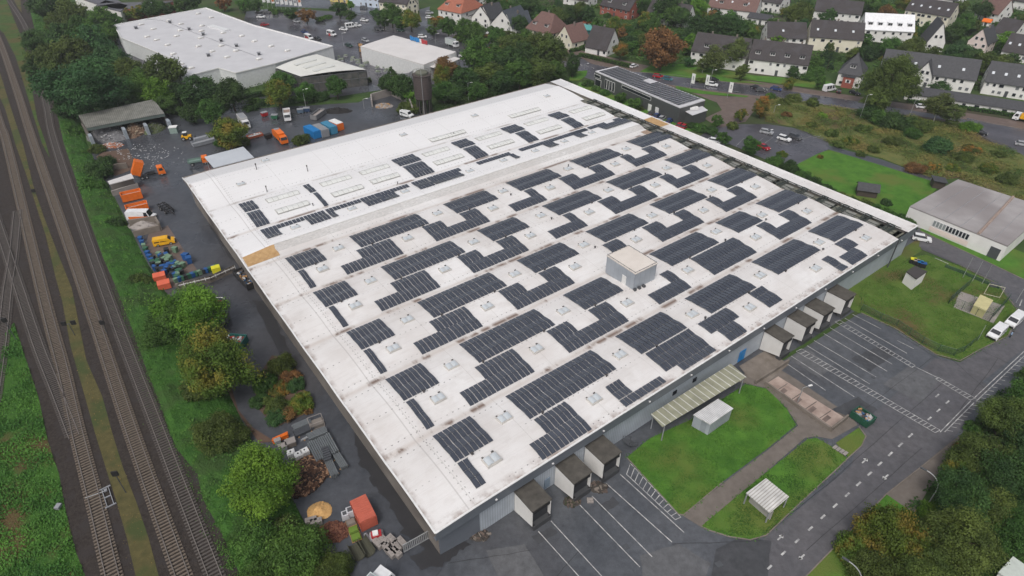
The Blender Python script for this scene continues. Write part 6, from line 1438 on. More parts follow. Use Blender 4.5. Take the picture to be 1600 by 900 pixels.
# ================================================================ containers, skips, stores
def contbox(a, c, W_, H_, m, label, topz=True, roof=None, name='container', cat='container', group=None, open_=False, inside=None, z0=.05, rib=True, rim_=None, junk=None):
    P, Q = g(*a, H_ if topz else 0), g(*c, H_ if topz else 0); L = (Q-P).length; loc = (P+Q)/2; r = thing(name, label, cat, (loc.x, loc.y, z0), math.atan2((Q-P).y, (Q-P).x), group)
    b = MB()
    if not open_:
        b.box((0, 0, H_/2), (L, W_, H_-.06)); 
        if rib:
            n = int(L/.5)
            for k in range(n+1):
                for s in (-1, 1): b.box((-L/2+L*k/n, s*(W_/2+.03), H_/2), (.14, .07, H_-.3))
        b.build('body', m, r); b = MB(); b.box((0, 0, H_), (L+.04, W_+.04, .09))
        if rib:
            for k in range(int(L/.4)): b.box((-L/2+.3+k*.4, 0, H_+.06), (.1, W_-.2, .05))
        b.build('roof', roof or m, r); b = MB(); b.box((L/2+.04, 0, H_/2), (.06, W_-.3, H_-.4)); b.build('door', m, r)
    else:
        t = .12
        for s in (-1, 1): b.box((0, s*(W_/2), H_/2+.1), (L, t, H_-.2))
        b.box((-L/2, 0, H_/2+.1), (t, W_, H_-.2)); b.box((L/2, 0, H_/2+.1), (t, W_, H_-.2)); b.box((0, 0, .2), (L, W_, .1))
        n = max(3, int(L/1.1))
        for k in range(n+1):
            for s in (-1, 1): b.box((-L/2+L*k/n, s*(W_/2+.08), H_/2+.1), (.12, .1, H_-.3))
        b.build('body', m, r)
        b = MB()
        for s in (-1, 1): b.box((0, s*W_/2, H_+.04), (L+.2, .2, .12)); b.box((s*L/2, 0, H_+.04), (.2, W_, .12))
        b.build('rim', rim_ or m, r)
        b = MB(); b.box((0, 0, H_*.45), (L-.2, W_-.2, H_*.5)); b.build('inside' if inside is None else 'load', inside or m, r)
        if junk:
            b = MB()
            for _ in range(40): b.box((random.uniform(-L*.42, L*.42), random.uniform(-W_*.38, W_*.38), H_*.72+random.uniform(0, .3)), (random.uniform(.2, .9), random.uniform(.15, .5), random.uniform(.1, .4)), random.uniform(0, 3), mi=random.randrange(len(junk)))
            o = b.build('rubbish', junk, r); o['kind'] = 'stuff'
    return r
random.seed(4)
contbox((479, 196), (495, 205), 2.5, 2.6, M_blue, 'bright blue container, first of the four behind the warehouse')
contbox((493, 194), (508, 203), 2.5, 2.6, M_grey, 'grey container between the two blue ones')
contbox((506, 190), (521, 198.5), 2.5, 2.6, plain('sky_blue_paint', (.06, .25, .40), .5), 'paler blue container, third of the four behind the warehouse')
contbox((518, 187), (531, 193), 2.5, 2.6, M_orange, 'orange container with white roof, last of the four', roof=M_white)
contbox((559, 778), (575, 811), 2.45, 2.4, plain('salmon_red_paint', (.50, .12, .075), .55), 'salmon red shipping container in the lower left yard')
jk = [plain('junk_white', (.5, .5, .5), .7), plain('junk_red', (.3, .04, .03), .7), plain('junk_black', (.03, .03, .03), .7), plain('junk_blue', (.04, .10, .2), .7), M_wood]
contbox((306, 470), (348, 471), 2.4, 1.7, plain('blue_grey_skip', (.10, .13, .18), .5), 'long open skip with red inside and white rim behind the tree', name='skip', cat='skip', open_=True, inside=plain('rust_red_inside', (.16, .022, .018), .8), rim_=M_white)
contbox((318, 494), (354, 491), 2.3, 1.7, plain('grey_skip', (.16, .17, .18), .5), 'second open skip with red inside, half hidden by the tree', name='skip', cat='skip', open_=True, inside=plain('rust_red_inside', (.16, .022, .018), .8))
contbox((350, 528), (381, 530), 2.4, 1.8, plain('teal_green_skip', (.010, .12, .105), .45), 'teal green skip full of white and red scrap', name='skip', cat='skip', open_=True, inside=plain('scrap', (.1, .08, .07), .8), junk=[jk[0], jk[1], jk[0], M_grey])
contbox((371, 421), (393, 443), 2.2, 1.6, plain('dark_skip', (.035, .035, .038), .6), 'dark skip with mixed scrap at the warehouse eave', name='skip', cat='skip', open_=True, inside=plain('scrap', (.1, .08, .07), .8), junk=[jk[2], jk[3], jk[0], M_wood, jk[2]])
contbox((1337, 639), (1363, 657), 2.2, 1.5, plain('dark_green_skip', (.015, .085, .050), .5), 'green skip overflowing with rubbish at the end of the pink pit', name='skip', cat='skip', open_=True, inside=plain('scrap', (.1, .08, .07), .8), junk=[jk[0], jk[3], jk[2], M_wood, M_grey])
contbox((188, 304), (219, 297), 2.3, 2.2, M_orange, 'orange open container with pale cover, the upper of two at the bank', name='skip', cat='skip', open_=True, inside=M_conc)
contbox((196, 324), (229, 316), 2.3, 2.2, M_orange, 'orange open container with pale cover, next to the ambulance', name='skip', cat='skip', open_=True, inside=M_conc)
contbox((489, 181), (504, 170), 2.3, 1.7, plain('mid_grey_skip', (.20, .20, .205), .5), 'empty grey skip beside the dark soil heap', name='skip', cat='skip', open_=True, inside=M_conc)
contbox((387, 214), (409, 208), 2.0, .8, plain('faded_orange', (.42, .11, .05), .6), 'low orange trough with white sacks behind the warehouse', name='skip', cat='skip', open_=True, inside=M_conc, junk=[jk[0]])
pile('soil_heap', 'dark soil heap behind the grey skip', 'heap', (527, 174), 5.5, 2.6, 1.5, [plain('dark_soil', (.016, .015, .015), .95)], n=60)
for nm, m, px, lab in (('trailer', plain('trailer_green', (.02, .12, .06), .6), (430, 186), 'small green trailer left of the white tipper'), ('trailer', M_red, (414, 182), 'small red machine on the wet asphalt behind the warehouse'), ('recycling_bin', M_black, (420, 217), 'black bin next to the orange refuse truck'), ('recycling_bin', plain('blue_grey_bin', (.09, .14, .20), .5), (470, 177), 'blue grey bin, left one behind the white tipper'), ('recycling_bin', plain('dark_blue_bin', (.02, .05, .12), .5), (480, 175), 'dark blue bin, right one behind the white tipper')):
    p = g(*px, 0); r = thing(nm, lab, 'bin' if 'bin' in nm else nm, p, random.uniform(0, 1)); b = MB(); b.box((0, 0, .9), (2.0, 1.4, 1.2), taper=1.1); b.build('body', m, r); b = MB(); b.box((0, 0, 1.6), (2.2, 1.5, .2)); b.build('lid', M_grey if m is not M_black else M_black, r); add_wheels(r, (-.6, .6), .6, .2, .15)
quadroof('lean_to', 'white roofed lean-to with dark walls at the green bank', 'shed', [(168, 283), (205, 271), (209, 278), (171, 288)], 3.4, m=plain('lean_white_roof', (.60, .58, .57), .6), wallm=M_walld, h0=0)
wall([(160, 268), (199, 263)], 1.8, .5, 'brown concrete stub wall above the lean-to')
wall([(178, 306), (216, 294)], 1.6, .5, 'pale concrete bay wall above the first orange container', M_conc)
wall([(206, 355), (246, 349), (252, 360)], 2.2, .5, 'concrete salt bay wall below the ambulance', M_olddconc)
pile('grit_heap', 'pale grit heap in the concrete bay below the ambulance', 'heap', (224, 353), 4.2, 2.0, 1.6, [M_conc], n=30)
wall([(212, 370), (250, 361)], 1.7, .5, 'second concrete bay wall above the yellow minibus', M_olddconc)
# wheelie bins
BM = {'blue': plain('bin_blue', (.015, .085, .27), .45), 'green': plain('bin_green', (.03, .11, .06), .5), 'black': plain('bin_black', (.02, .022, .024), .5), 'pale green': plain('bin_pale_green', (.16, .26, .17), .5)}
bp_ = {}
def bin_(kind_, x, y, label, group, sc=1.0):
    p = g(x, y, .07)
    if kind_ not in bp_:
        r = thing('wheeled_bin', label, 'bin', p, random.uniform(0, 3), group); b = MB(); b.box((0, 0, .5), (.62, .7, .9), taper=1.12); b.build('body', BM['black'] if kind_ == 'blue' and random.random() < .0 else BM[kind_], r); b = MB(); b.box((0, 0, 1.0), (.75, .85, .12), ry=.08); b.build('lid', BM[kind_], r); bp_[kind_] = r; r.scale = (sc, sc, sc)
    else: dup(bp_[kind_], p, random.uniform(0, 3), label, group, scale=(sc, sc, sc))
random.seed(31)
cl = []
while len(cl) < 46:
    x, y = random.gauss(268, 12), random.gauss(414, 11)
    yy = 398+(x-240)*.55
    if not (238 < x < 288) or y < 392 or y > 442 or y > yy+24 or y < yy-8: continue
    if all(abs(x-a)+abs(y-c) > 3.6 for a, c in cl): cl.append((x, y))
for x, y in cl:
    k = random.choice(['blue', 'green', 'black', 'black', 'green', 'blue', 'pale green']); bin_(k, x, y, f'{k} wheeled bin in the crowd of bins on the brown paving', f'{k} bins in the crowd on the brown paving', 1.25)
for i in range(13):
    k = ['pale green', 'blue', 'green', 'black', 'green', 'blue', 'green', 'pale green', 'black', 'blue', 'green', 'blue', 'green'][i]; x = 276+i*5.3; bin_(k, x, 441.5-i*1.75, f'{k} wheeled bin in the line along the black and white railing', f'{k} bins in the line along the railing', 1.15)
for i in range(9):
    k = ['blue', 'blue', 'pale green', 'green', 'blue', 'blue', 'blue', 'black', 'blue'][i]; bin_(k, 221+i*2.8, 377+i*5.6, f'{k} wheeled bin in the line at the foot of the green bank', f'{k} bins in the line at the green bank', 1.25)
for i, (x, y) in enumerate([(292, 406), (297, 411)]): bin_('blue', x, y, ['blue bin standing alone on the paving edge, the farther one', 'blue bin standing alone on the paving edge, the nearer one'][i], 'blue bins standing alone', 1.7)
bin_('pale green', 275, 394, 'pale green bin standing alone near the yellow minibus', 'bins standing alone', 1.4); bin_('black', 262, 396, 'black bin standing alone left of the pale green one', 'bins standing alone', 1.4)
for i, (x, y, m, lab) in enumerate([(251, 437, plain('salmon_bin', (.70, .14, .07), .5), 'orange red large bin at the bank, farther of two'), (258, 449, plain('salmon_bin', (.70, .14, .07), .5), 'orange red large bin at the bank, nearer of two'), (339, 425, plain('lemon_paint', (.72, .68, .03), .5), 'bright yellow large bin at the railing')]):
    r = thing('waste_bin', lab, 'bin', g(x, y, .07), .5); s = 2.6 if i < 2 else 1.9; b = MB(); b.box((0, 0, .7), (s, s*.75, 1.3)); b.build('body', m, r); b = MB(); b.box((-s/4, 0, 1.42), (s/2-.05, s*.8, .16)); b.box((s/4, 0, 1.42), (s/2-.05, s*.8, .16)); b.build('lid', m, r)
wall([(278, 453), (330, 441), (368, 424)], 1.7, .35, 'stained concrete retaining wall under the black and white railing')
P = gg([(280, 449), (330, 437), (368, 420)], 1.7); r = thing('railing', 'black and white railing on the retaining wall between the two yards', 'railing', P[0])
n_ = 0
for seg in range(2):
    A, B = P[seg]-P[0], P[seg+1]-P[0]; m_ = int((B-A).length/1.0)
    for zz, mm in ((.05, M_black), (.55, M_white), (1.05, M_black)):
        b = MB(); b.tube(A+Vector((0, 0, zz)), B+Vector((0, 0, zz)), .07, 5); b.build('rail', mm, r)
    for k in range(m_+1): b = MB(); q = A.lerp(B, k/m_); b.box(q+Vector((0, 0, .5)), (.09, .09, 1.1), mi=0); b.build('post', M_white if k % 2 else M_black, r)
# bins at the substation
for i, (m, lab) in enumerate([(plain('lemon_paint', (.72, .68, .03), .5), 'yellow'), (M_conc, 'pale'), (M_blue, 'blue'), (BM['blue'], 'dark blue')]):
    p = g(1425+i*5.2, 411+i*2.2, .1); r = thing('recycling_bin', f'{lab} lidded container in the row behind the small white hut', 'bin', p, -.4, 'coloured containers behind the small white hut'); b = MB(); b.box((0, 0, .6), (1.2, .9, 1.1)); b.build('body', M_black, r); b = MB(); b.box((0, 0, 1.22), (1.3, 1.0, .16)); b.build('lid', m, r)
# stacks of steel, pipes, beams
def stack(a, c, w_, h_, m, label, n=7, name='steel_stack', cat='steel', lay=2, z=.3, group=None, pipe=False):
    P, Q = g(*a, z), g(*c, z); L = (Q-P).length; r = thing(name, label, cat, ((P.x+Q.x)/2, (P.y+Q.y)/2, .05), math.atan2((Q-P).y, (Q-P).x), group)
    b = MB()
    for j in range(lay):
        for k in range(n):
            y = -w_/2+w_*(k+.5)/n; zz = h_*(j+.5)/lay; off = random.uniform(-.15, .15)
            if pipe: b.tube((-L/2+off, y, zz), (L/2+off, y, zz), w_/n*.45, 8)
            else: b.box((off, y, zz), (L, w_/n*.72, h_/lay*.8))
    b.build('beams', m, r); b = MB()
    for s in (-.35, .35): b.box((L*s, 0, -.0+.04), (.2, w_+.3, .1))
    b.build('bearer', M_wood, r)
    return r
M_st = plain('dull_steel', (.15, .165, .175), .4); M_st2 = plain('dark_steel', (.07, .075, .085), .45)
stack((459, 671), (486, 659), 1.3, .9, M_st, 'grey steel profiles stacked beside the wire crate', 5)
stack((460, 679), (488, 666), 1.6, .6, M_st2, 'dark steel profiles lying between the two upper stacks', 6)
stack((483, 687), (512, 675), 1.5, 1.2, M_st, 'upper grey stack lying across the long beams', 5)
stack((498, 688), (513, 716), 4.0, 1.0, M_st, 'wide bundle of long grey beams running towards the warehouse', 12)
stack((512, 719), (524, 745), 1.3, .9, M_st, 'narrow left bundle of grey beams at the end of the wide one', 5)
stack((526, 712), (539, 732), 1.2, .9, M_st, 'narrow right bundle of grey beams at the end of the wide one', 5)
stack((426, 691), (450, 680), .7, .9, M_orange, 'orange red steel beam rack at the edge of the undergrowth', 3)
stack((506, 716), (517, 712), 3.0, 1.4, M_st2, 'dark block of bundled steel under the grey beams', 6)
stack((470, 688), (500, 671), .4, .3, M_galv, 'single pale lattice beam lying across the steel store', 2, lay=1, name='lattice_beam')
r = thing('wire_crate', 'empty wire crate above the steel stacks', 'crate', g(495, 664, .05), .5); b = MB()
for x in (-1.2, 1.2):
    for y in (-.9, .9): b.tube((x, y, 0), (x, y, 1.5), .06, 5)
for zz in (.1, 1.5):
    for s in (-1, 1): b.tube((-1.2, s*.9, zz), (1.2, s*.9, zz), .05, 5); b.tube((s*1.2, -.9, zz), (s*1.2, .9, zz), .05, 5)
b.build('frame', M_conc, r); b = MB(); b.box((0, 0, .4), (2.2, 1.6, .6)); b.build('load', M_walld, r)
for i, (x, y) in enumerate([(456.5, 714), (468, 717), (478, 711.5)]):
    r = thing('liquid_tank', ['white caged tank, left of three above the log pile', 'white caged tank, middle of three above the log pile', 'white caged tank, right of three above the log pile'][i], 'tank', g(x, y, .05), .45+.1*i, 'white tanks above the log pile')
    b = MB(); b.box((0, 0, .75), (1.25, 1.1, 1.1)); b.box((0, 0, 1.35), (.9, .8, .1)); b.tube((0, 0, 1.35), (0, 0, 1.48), .14, 8, mi=1); b.build('tank', [M_white, M_black], r); b = MB()
    for k in range(5):
        for s in (-1, 1): b.tube((-.62+k*.31, s*.58, .1), (-.62+k*.31, s*.58, 1.3), .025, 4)
    b.box((0, 0, .08), (1.3, 1.15, .14)); b.build('cage', M_galv, r)
for i, (x, y, lab) in enumerate([(455, 695, 'grey wire basket of stones near the orange beams'), (443, 702, 'smaller grey crate at the undergrowth edge'), (435, 693, 'low grey crate under the orange beams')]):
    r = thing('crate', lab, 'crate', g(x, y, .05), .5); b = MB(); s = 1.6-.3*i; b.box((0, 0, .5), (s, s*.8, .9)); b.build('box', M_grey if i else M_olddconc, r); b = MB(); b.box((0, 0, 1.0), (s+.1, s*.85, .08)); b.build('lid', M_conc, r)
stack((492, 706), (499, 718), 1.0, .5, M_wood, 'brown boards stacked between the tanks and the beams', 4, name='board_stack', cat='boards')
pile('log_pile', 'large pile of dark brown split logs beside the bright green tree', 'logs', (477, 743), 3.4, 4.4, 1.3, [plain('log_dark', (.035, .020, .016), .9), plain('log_brown', (.10, .05, .03), .9), plain('log_cut', (.34, .20, .12), .9), plain('log_dark', (.035, .020, .016), .9), plain('log_brown', (.10, .05, .03), .9)], rz=-.4, n=1100, sz=.95)
pile('wood_chip_heap', 'round heap of pale yellow wood chips', 'heap', (499, 799), 1.9, 1.8, 1.1, [mat('wood_chips', (.50, .28, .10), (.66, .42, .18), scale=5, rough=.95)], n=60, sz=.2)
pile('bracken_heap', 'reddish brown heap of dead plants below the wood chips', 'heap', (521, 832), 2.4, 1.8, 1.1, [plain('dead_fern', (.12, .045, .03), .95), plain('dead_fern_light', (.20, .085, .05), .95)], n=260, sz=.5)
blk0 = None
for i, (x, y) in enumerate([(487, 816), (495, 818), (591, 852), (601, 848), (604, 858), (613, 846), (620, 857), (611, 866), (620, 866), (628, 850)]):
    b = MB(); b.box((0, 0, .42), (1.7, .85, .8)); b.box((-.4, 0, .87), (.3, .3, .12)); b.box((.4, 0, .87), (.3, .3, .12)); o = b.build('concrete_block', M_conc); o.location = g(x, y, .05); o.rotation_euler = (0, 0, (-.8 if i > 1 else .4)+random.uniform(-.1, .1))
    tag(o, ('pale concrete stacking block below the wood chips, ' + ['left', 'right'][i]+' of two') if i < 2 else f'pale concrete block in the group beside the slatted gate, {ordn(i-2)} from the pipes', 'concrete block', 'concrete blocks in the yard')
for i, (x, y, s, lab) in enumerate([(540, 808, 1.0, 'pale big bag left of the salmon container'), (548, 803, 1.15, 'open pale big bag close to the salmon container')]):
    b = MB(); b.box((0, 0, .5*s), (1.1*s, 1.1*s, 1.0*s), taper=.85); b.box((0, 0, 1.0*s), (.6*s, .6*s, .1), mi=1); o = b.build('big_bag', [plain('bag_white', (.52, .53, .56), .8), M_dgrey]); o.location = g(x, y, .05); o.rotation_euler = (0, 0, .4); tag(o, lab, 'bag')
for i, (x, y, m, lab) in enumerate([(549, 818, M_olddconc, 'low pallet with brown slabs below the big bags'), (553, 830, plain('moss_bright', (.13, .22, .03), .95), 'pallet with bright green moss, upper one'), (557, 841, plain('moss_bright', (.13, .22, .03), .95), 'pallet with bright green moss, lower one')]):
    r = thing('pallet', lab, 'pallet', g(x, y, .05), .45); b = MB(); b.box((0, 0, .1), (1.5, 1.2, .18)); b.build('base', M_wood, r); b = MB(); b.box((0, 0, .4), (1.4, 1.1, .42), taper=.85); b.build('load', m, r)
for i, (a_, c_) in enumerate([((551, 849), (563, 872)), ((563, 842), (579, 866))]):
    P, Q = g(*a_, .6), g(*c_, .6); L = (Q-P).length; b = MB(); n = 8
    for k in range(n):
        t0, t1 = math.pi*(1+k/n), math.pi*(1+(k+1)/n)
        for R_, fl in ((.85, 1), (.78, -1)):
            q = [(-L/2, R_*math.cos(t0), .9+R_*math.sin(t0)), (L/2, R_*math.cos(t0), .9+R_*math.sin(t0)), (L/2, R_*math.cos(t1), .9+R_*math.sin(t1)), (-L/2, R_*math.cos(t1), .9+R_*math.sin(t1))]; b.face(q if fl > 0 else q[::-1])
    b.box((0, .82, .92), (L, .1, .06)); b.box((0, -.82, .92), (L, .1, .06))
    o = b.build('half_pipe', plain('mossy_steel', (.06, .06, .04), .8)); o.location = ((P.x+Q.x)/2, (P.y+Q.y)/2, .05); o.rotation_euler = (0, 0, math.atan2((Q-P).y, (Q-P).x)); tag(o, ['big mossy half pipe, the left of two by the gate', 'big mossy half pipe, the right of two by the gate'][i], 'half pipe', 'mossy half pipes')
b = MB(); b.tube((-.9, 0, .3), (.9, 0, .3), .28, 10); o = b.build('gas_cylinder', M_grey); o.location = g(576, 843, .05); o.rotation_euler = (0, 0, -.9); tag(o, 'short grey cylinder lying between half pipes and the red machine', 'cylinder')
r = thing('road_roller', 'small red and white machine behind the concrete blocks', 'machine', g(589, 840, .05), .3); b = MB(); b.box((0, 0, .75), (1.5, 1.0, .7)); b.build('body', M_red, r); b = MB(); b.box((-.1, 0, 1.2), (.8, .8, .3)); b.build('hood', M_white, r); b = MB(); b.tube((-.7, .7, .35), (-.7, -.7, .35), .35, 12); b.tube((.7, .7, .35), (.7, -.7, .35), .35, 12); b.build('drum', M_galv, r)
P, Q = g(631, 864, .05), g(677, 838, .05); L = (Q-P).length; r = thing('slatted_gate', 'sloping grey slatted gate at the bottom corner of the warehouse', 'gate', P, math.atan2((Q-P).y, (Q-P).x))
b = MB(); b.box((L/2, 0, 1.9), (L, .12, .14)); b.box((L/2, 0, .2), (L, .12, .14)); b.build('frame', M_galv, r); b = MB()
for k in range(17): b.box((.1+(L-.2)*k/16, 0, 1.05), (.16, .06, 1.7))
b.build('slats', M_galv, r)
# rocks and rubble by the docks
for (x, y, lab, s, nn) in [(748, 836, 'brown rubble stones heaped at the bottom corner of the warehouse', 1.3, 30), (893, 785, 'brushwood and stones between the first two dock houses', 1.1, 46), (934, 762, 'grey sacks and stones between the second and third dock houses', 1.3, 34)]:
    pile('rubble_heap', lab, 'rubble', (x, y), s*1.3, s*.9, .35, [plain('pile_ground', (.06, .052, .045), .95), plain('stone_brown', (.12, .09, .075), .9), M_olddconc if x != 893 else plain('brush_dark', (.035, .04, .02), .9)], n=nn, sz=.6)
b = MB(); b.box((0, 0, .2), (1.0, .8, .35)); b.box((.1, 0, .45), (.6, .5, .2)); o = b.build('stone', M_conc); o.location = g(922, 783, .05); tag(o, 'single pale stone lying before the second dock house', 'stone')
t = thing('outdoor_stairs', 'dark steel stairs beside the third dock house', 'stairs', wp(uv(976, 702, 1)[0], -.2, 0), AU); b = MB()
for k in range(6): b.box((.9+k*.35, -1.0, 1.5-k*.25), (.34, 1.6, .06))
b.build('steps', M_dgrey, t); b = MB()
for s in (-.2, -1.8): b.tube((.7, s, 2.6), (2.8, s, 1.1), .05, 5); b.tube((.7, s, 1.5), (.7, s, 2.6), .05, 5); b.tube((2.8, s, 0), (2.8, s, 1.1), .05, 5)
b.build('handrail', M_dgrey, t)
b = MB(); b.box((-.5, 0, .05), (.5, 1.0, .1)); b.box((.1, 0, .12), (.5, 1.0, .1)); b.box((.7, 0, .2), (.5, 1.0, .1)); b.box((1.3, 0, .28), (.5, 1.0, .1)); o = b.build('garden_steps', M_conc); o.location = g(1309, 702, .11); o.rotation_euler = (0, 0, -.95); tag(o, 'little concrete steps in the lawn beside the road', 'steps')

# ================================================================ poles, fences, rail equipment
def lamp(px, top, label, name='street_lamp', cat='street lamp', head=True, r_=.08, z0=0.0, group='lamp posts', hd=None, m=None):
    p = g(*px, z0); h = ztop(p, top)-z0; t = thing(name, label, cat, p, hd if hd is not None else 0.3, group); b = MB(); b.tube((0, 0, 0), (0, 0, h), r_, 7, r2=r_*.7); b.build('pole', m or M_galv, t)
    if head: b = MB(); b.tube((0, 0, h), (1.2, 0, h+.15), .05, 5); b.build('arm', m or M_galv, t); b = MB(); b.box((1.5, 0, h+.15), (.8, .3, .14)); b.build('lamp_head', M_white, t)
    return t
for px, top, lab in [((1343, 186), 149, 'grey street lamp in the brush below the big roadside tree'), ((1422, 179), 157, 'dark street lamp beside the white car on the street'), ((1246, 629), 606, 'lamp post standing in the pink loading pit'), ((603, 47), 32, 'lamp post at the rear of the market car park'), ((681, 69), 53, 'lamp post behind the drinks market building'), ((478, 167), 140, 'lamp post before the round tree by the lane'), ((732, 157), 130, 'white lamp post in front of the trees behind the warehouse'),
                     ((537, 72), 52, 'lamp post beside the glasshouse corner'), ((1110, 129), 110, 'street lamp among the birch trees'), ((913, 109), 100, 'short lamp post at the street bend'), ((1209, 176), 165, 'lamp post at the edge of the overgrown field'), ((569, 170), 155, 'lamp post leaning over the lane by the ruined pen'), ((607, 80), 72, 'twin lamp mast at the planting yard'), ((1198, 212), 204, 'white lamp post between the parked cars'), ((1587, 473), 452, 'dark lamp post at the tip of the grass plot')]: lamp(px, top, lab)
for px, top, lab in [((1504, 434), 402, 'slim flagpole, left of three along the lane'), ((1519, 440), 408, 'slim flagpole, middle of three along the lane'), ((1534, 444), 414, 'slim flagpole, right of three along the lane'), ((1527, 532), 508, 'white barrier pole at the gate of the grass plot')]: lamp(px, top, lab, 'flagpole', 'pole', False, .06, group=None)
for px, hd_, lab in (((1448, 790), 2.4, 'curved white lamp on the gravel patch beside the road'), ((1330, 935), 2.4, 'curved white lamp on the verge at the bottom edge')):
    p = g(*px, 0); t = thing('street_lamp', lab, 'street lamp', p, hd_, 'curved street lamps'); pr = Vector((0, 0, 0)); b = MB()
    for k in range(10):
        s = (k+1)/10; q = Vector((2.6*max(0, s-.45)**1.5*2.2, 0, 6.5*math.sin(s*math.pi/2*1.0))); b.tube(pr, q, .08, 6); pr = q
    b.build('pole', M_galv, t); b = MB(); b.box(pr+Vector((.4, 0, .02)), (.9, .3, .14)); b.build('lamp_head', M_dgrey, t)
def fence(pxs, h, label, m=None, mesh_a=.35, sp=2.5, z0=0.0, name='wire_fence', colr=(.03, .07, .05)):
    P = gg(pxs, z0); r = thing(name, label, 'fence', P[0]); mm = plain('dark_green_wire', colr, .5)
    fm = MATS.get('fence_mesh'+str(mesh_a))
    if not fm:
        fm = bpy.data.materials.new('fence_mesh'); fm.use_nodes = True; fm.node_tree.nodes['Principled BSDF'].inputs['Base Color'].default_value = col4(colr); fm.node_tree.nodes['Principled BSDF'].inputs['Alpha'].default_value = mesh_a; MATS['fence_mesh'+str(mesh_a)] = fm
    b = MB(); pb = MB()
    for i in range(len(P)-1):
        A, B = P[i]-P[0], P[i+1]-P[0]; n = max(1, int((B-A).length/sp))
        b.face([A, B, B+Vector((0, 0, h)), A+Vector((0, 0, h))])
        for k in range(n+(i == len(P)-2)):
            q = A.lerp(B, k/n); o = MB().tube((q.x, q.y, 0), (q.x, q.y, h+.1), .05, 5).build('post', mm, r)
        pb.tube(A+Vector((0, 0, h)), B+Vector((0, 0, h)), .035, 4)
    b.build('mesh', fm, r); pb.build('top_wire', mm, r)
    return r
fence([(1345, 485), (1375, 500), (1400, 510), (1440, 537), (1465, 549), (1490, 556), (1505, 550), (1526, 533)], 1.7, 'green wire fence round the outer edge of the grass plot')
fence([(1481, 475), (1513, 447)], 2.2, 'left green mesh side of the transformer enclosure', mesh_a=.55)
fence([(1545, 503), (1573, 472)], 2.2, 'right green mesh side of the transformer enclosure', mesh_a=.55)
fence([(1481, 475), (1545, 503)], 2.2, 'front mesh side of the transformer enclosure', mesh_a=.12)
quadroof('transformer', 'cream yellow equipment housing inside the mesh enclosure', 'transformer', [(1521, 477), (1532, 460), (1552, 469), (1541, 486)], 2.2, m=plain('cream_yellow', (.55, .50, .26), .6), wallm=plain('cream_yellow', (.55, .50, .26), .6))
b = MB(); 
for k in range(2): b.box((0, k*1.2, .5), (1.4, .5, .9))
o = b.build('cabinet', M_grey) if False else None
r = thing('railing', 'pale yellow railing on top of the transformer housing', 'railing', g(1537, 460, 0)); b = MB(); b.tube((0, 0, .2), (2.6, -1.4, .2), .06, 5); b.tube((0, 0, 2.9), (2.6, -1.4, 2.9), .06, 5); b.tube((0, 0, 0), (0, 0, 2.9), .06, 5); b.tube((2.6, -1.4, 0), (2.6, -1.4, 2.9), .06, 5); b.build('frame', plain('cream_rail', (.60, .58, .45), .6), r)
fence([(1476, 418), (1500, 427), (1530, 440), (1560, 452)], .9, 'low dark fence between the lane and the grass plot', mesh_a=.75)
b = MB(); b.box((0, 0, .45), (1.9, .7, .9)); o = b.build('bench', M_dgrey); o.location = g(1553, 448, .1); o.rotation_euler = (0, 0, -.4); tag(o, 'dark cabinet box at the lane kerb behind the transformer', 'cabinet')
# railway furniture
def board(px, top, label, n=1):
    p = g(*px, RZ); h = ztop(p, top)-RZ; t = thing('rail_signal', label, 'signal', p, .2); b = MB(); b.tube((0, 0, 0), (0, 0, h), .07, 6); b.build('post', M_dgrey, t)
    for k in range(n): b = MB(); b.box((-.0+k*1.7-(n-1)*.85, 0, h), (.85, .25, .95)); b.build('signal_head', M_black, t)
    if n > 1: b = MB(); b.tube((-.9, 0, h-.2), (.9, 0, h-.2), .05, 5); b.build('crossbar', M_dgrey, t)
board((117, 524), 505, 'twin black signal heads on a post in the mossy strip', 2); board((167, 520), 504, 'single black signal head between the two right tracks'); board((26, 532), 500, 'signal post with red and white mast at the left turnout'); board((55, 304), 298, 'low dark signal beside the mossy strip'); board((197, 770), 740, 'small signal among the weeds of the mossy strip')
r = thing('point_machine', 'grey rectangular point machine frame beside the left track', 'point machine', g(169, 777, RZ), heading((163, 757), (176, 797))); b = MB()
for s in (-1, 1): b.box((0, s*.55, .2), (5.0, .12, .2)); b.box((s*2.5, 0, .2), (.2, 1.9, .22))
b.box((0, 0, .2), (.2, 1.0, .2)); b.build('frame', M_grey, r); b = MB(); b.tube((-1.6, 0, .3), (-2.2, -3.4, .3), .08, 5); b.build('rod', M_galv, r); b = MB(); b.box((-1.6, 0, .4), (.6, .5, .3)); b.build('motor_box', M_grey, r); r.scale = (.8, .8, .8)
b = MB(); b.box((0, 0, .25), (.7, .9, .5)); o = b.build('cable_box', M_grey); o.location = g(92, 793, RZ); tag(o, 'small pale box lying in the left green verge', 'box')
b = MB(); b.box((0, 0, .4), (.9, .5, .8)); o = b.build('cable_box', M_white); o.location = g(202, 480, 1.5); tag(o, 'small white box in the green bank above the trees', 'box')

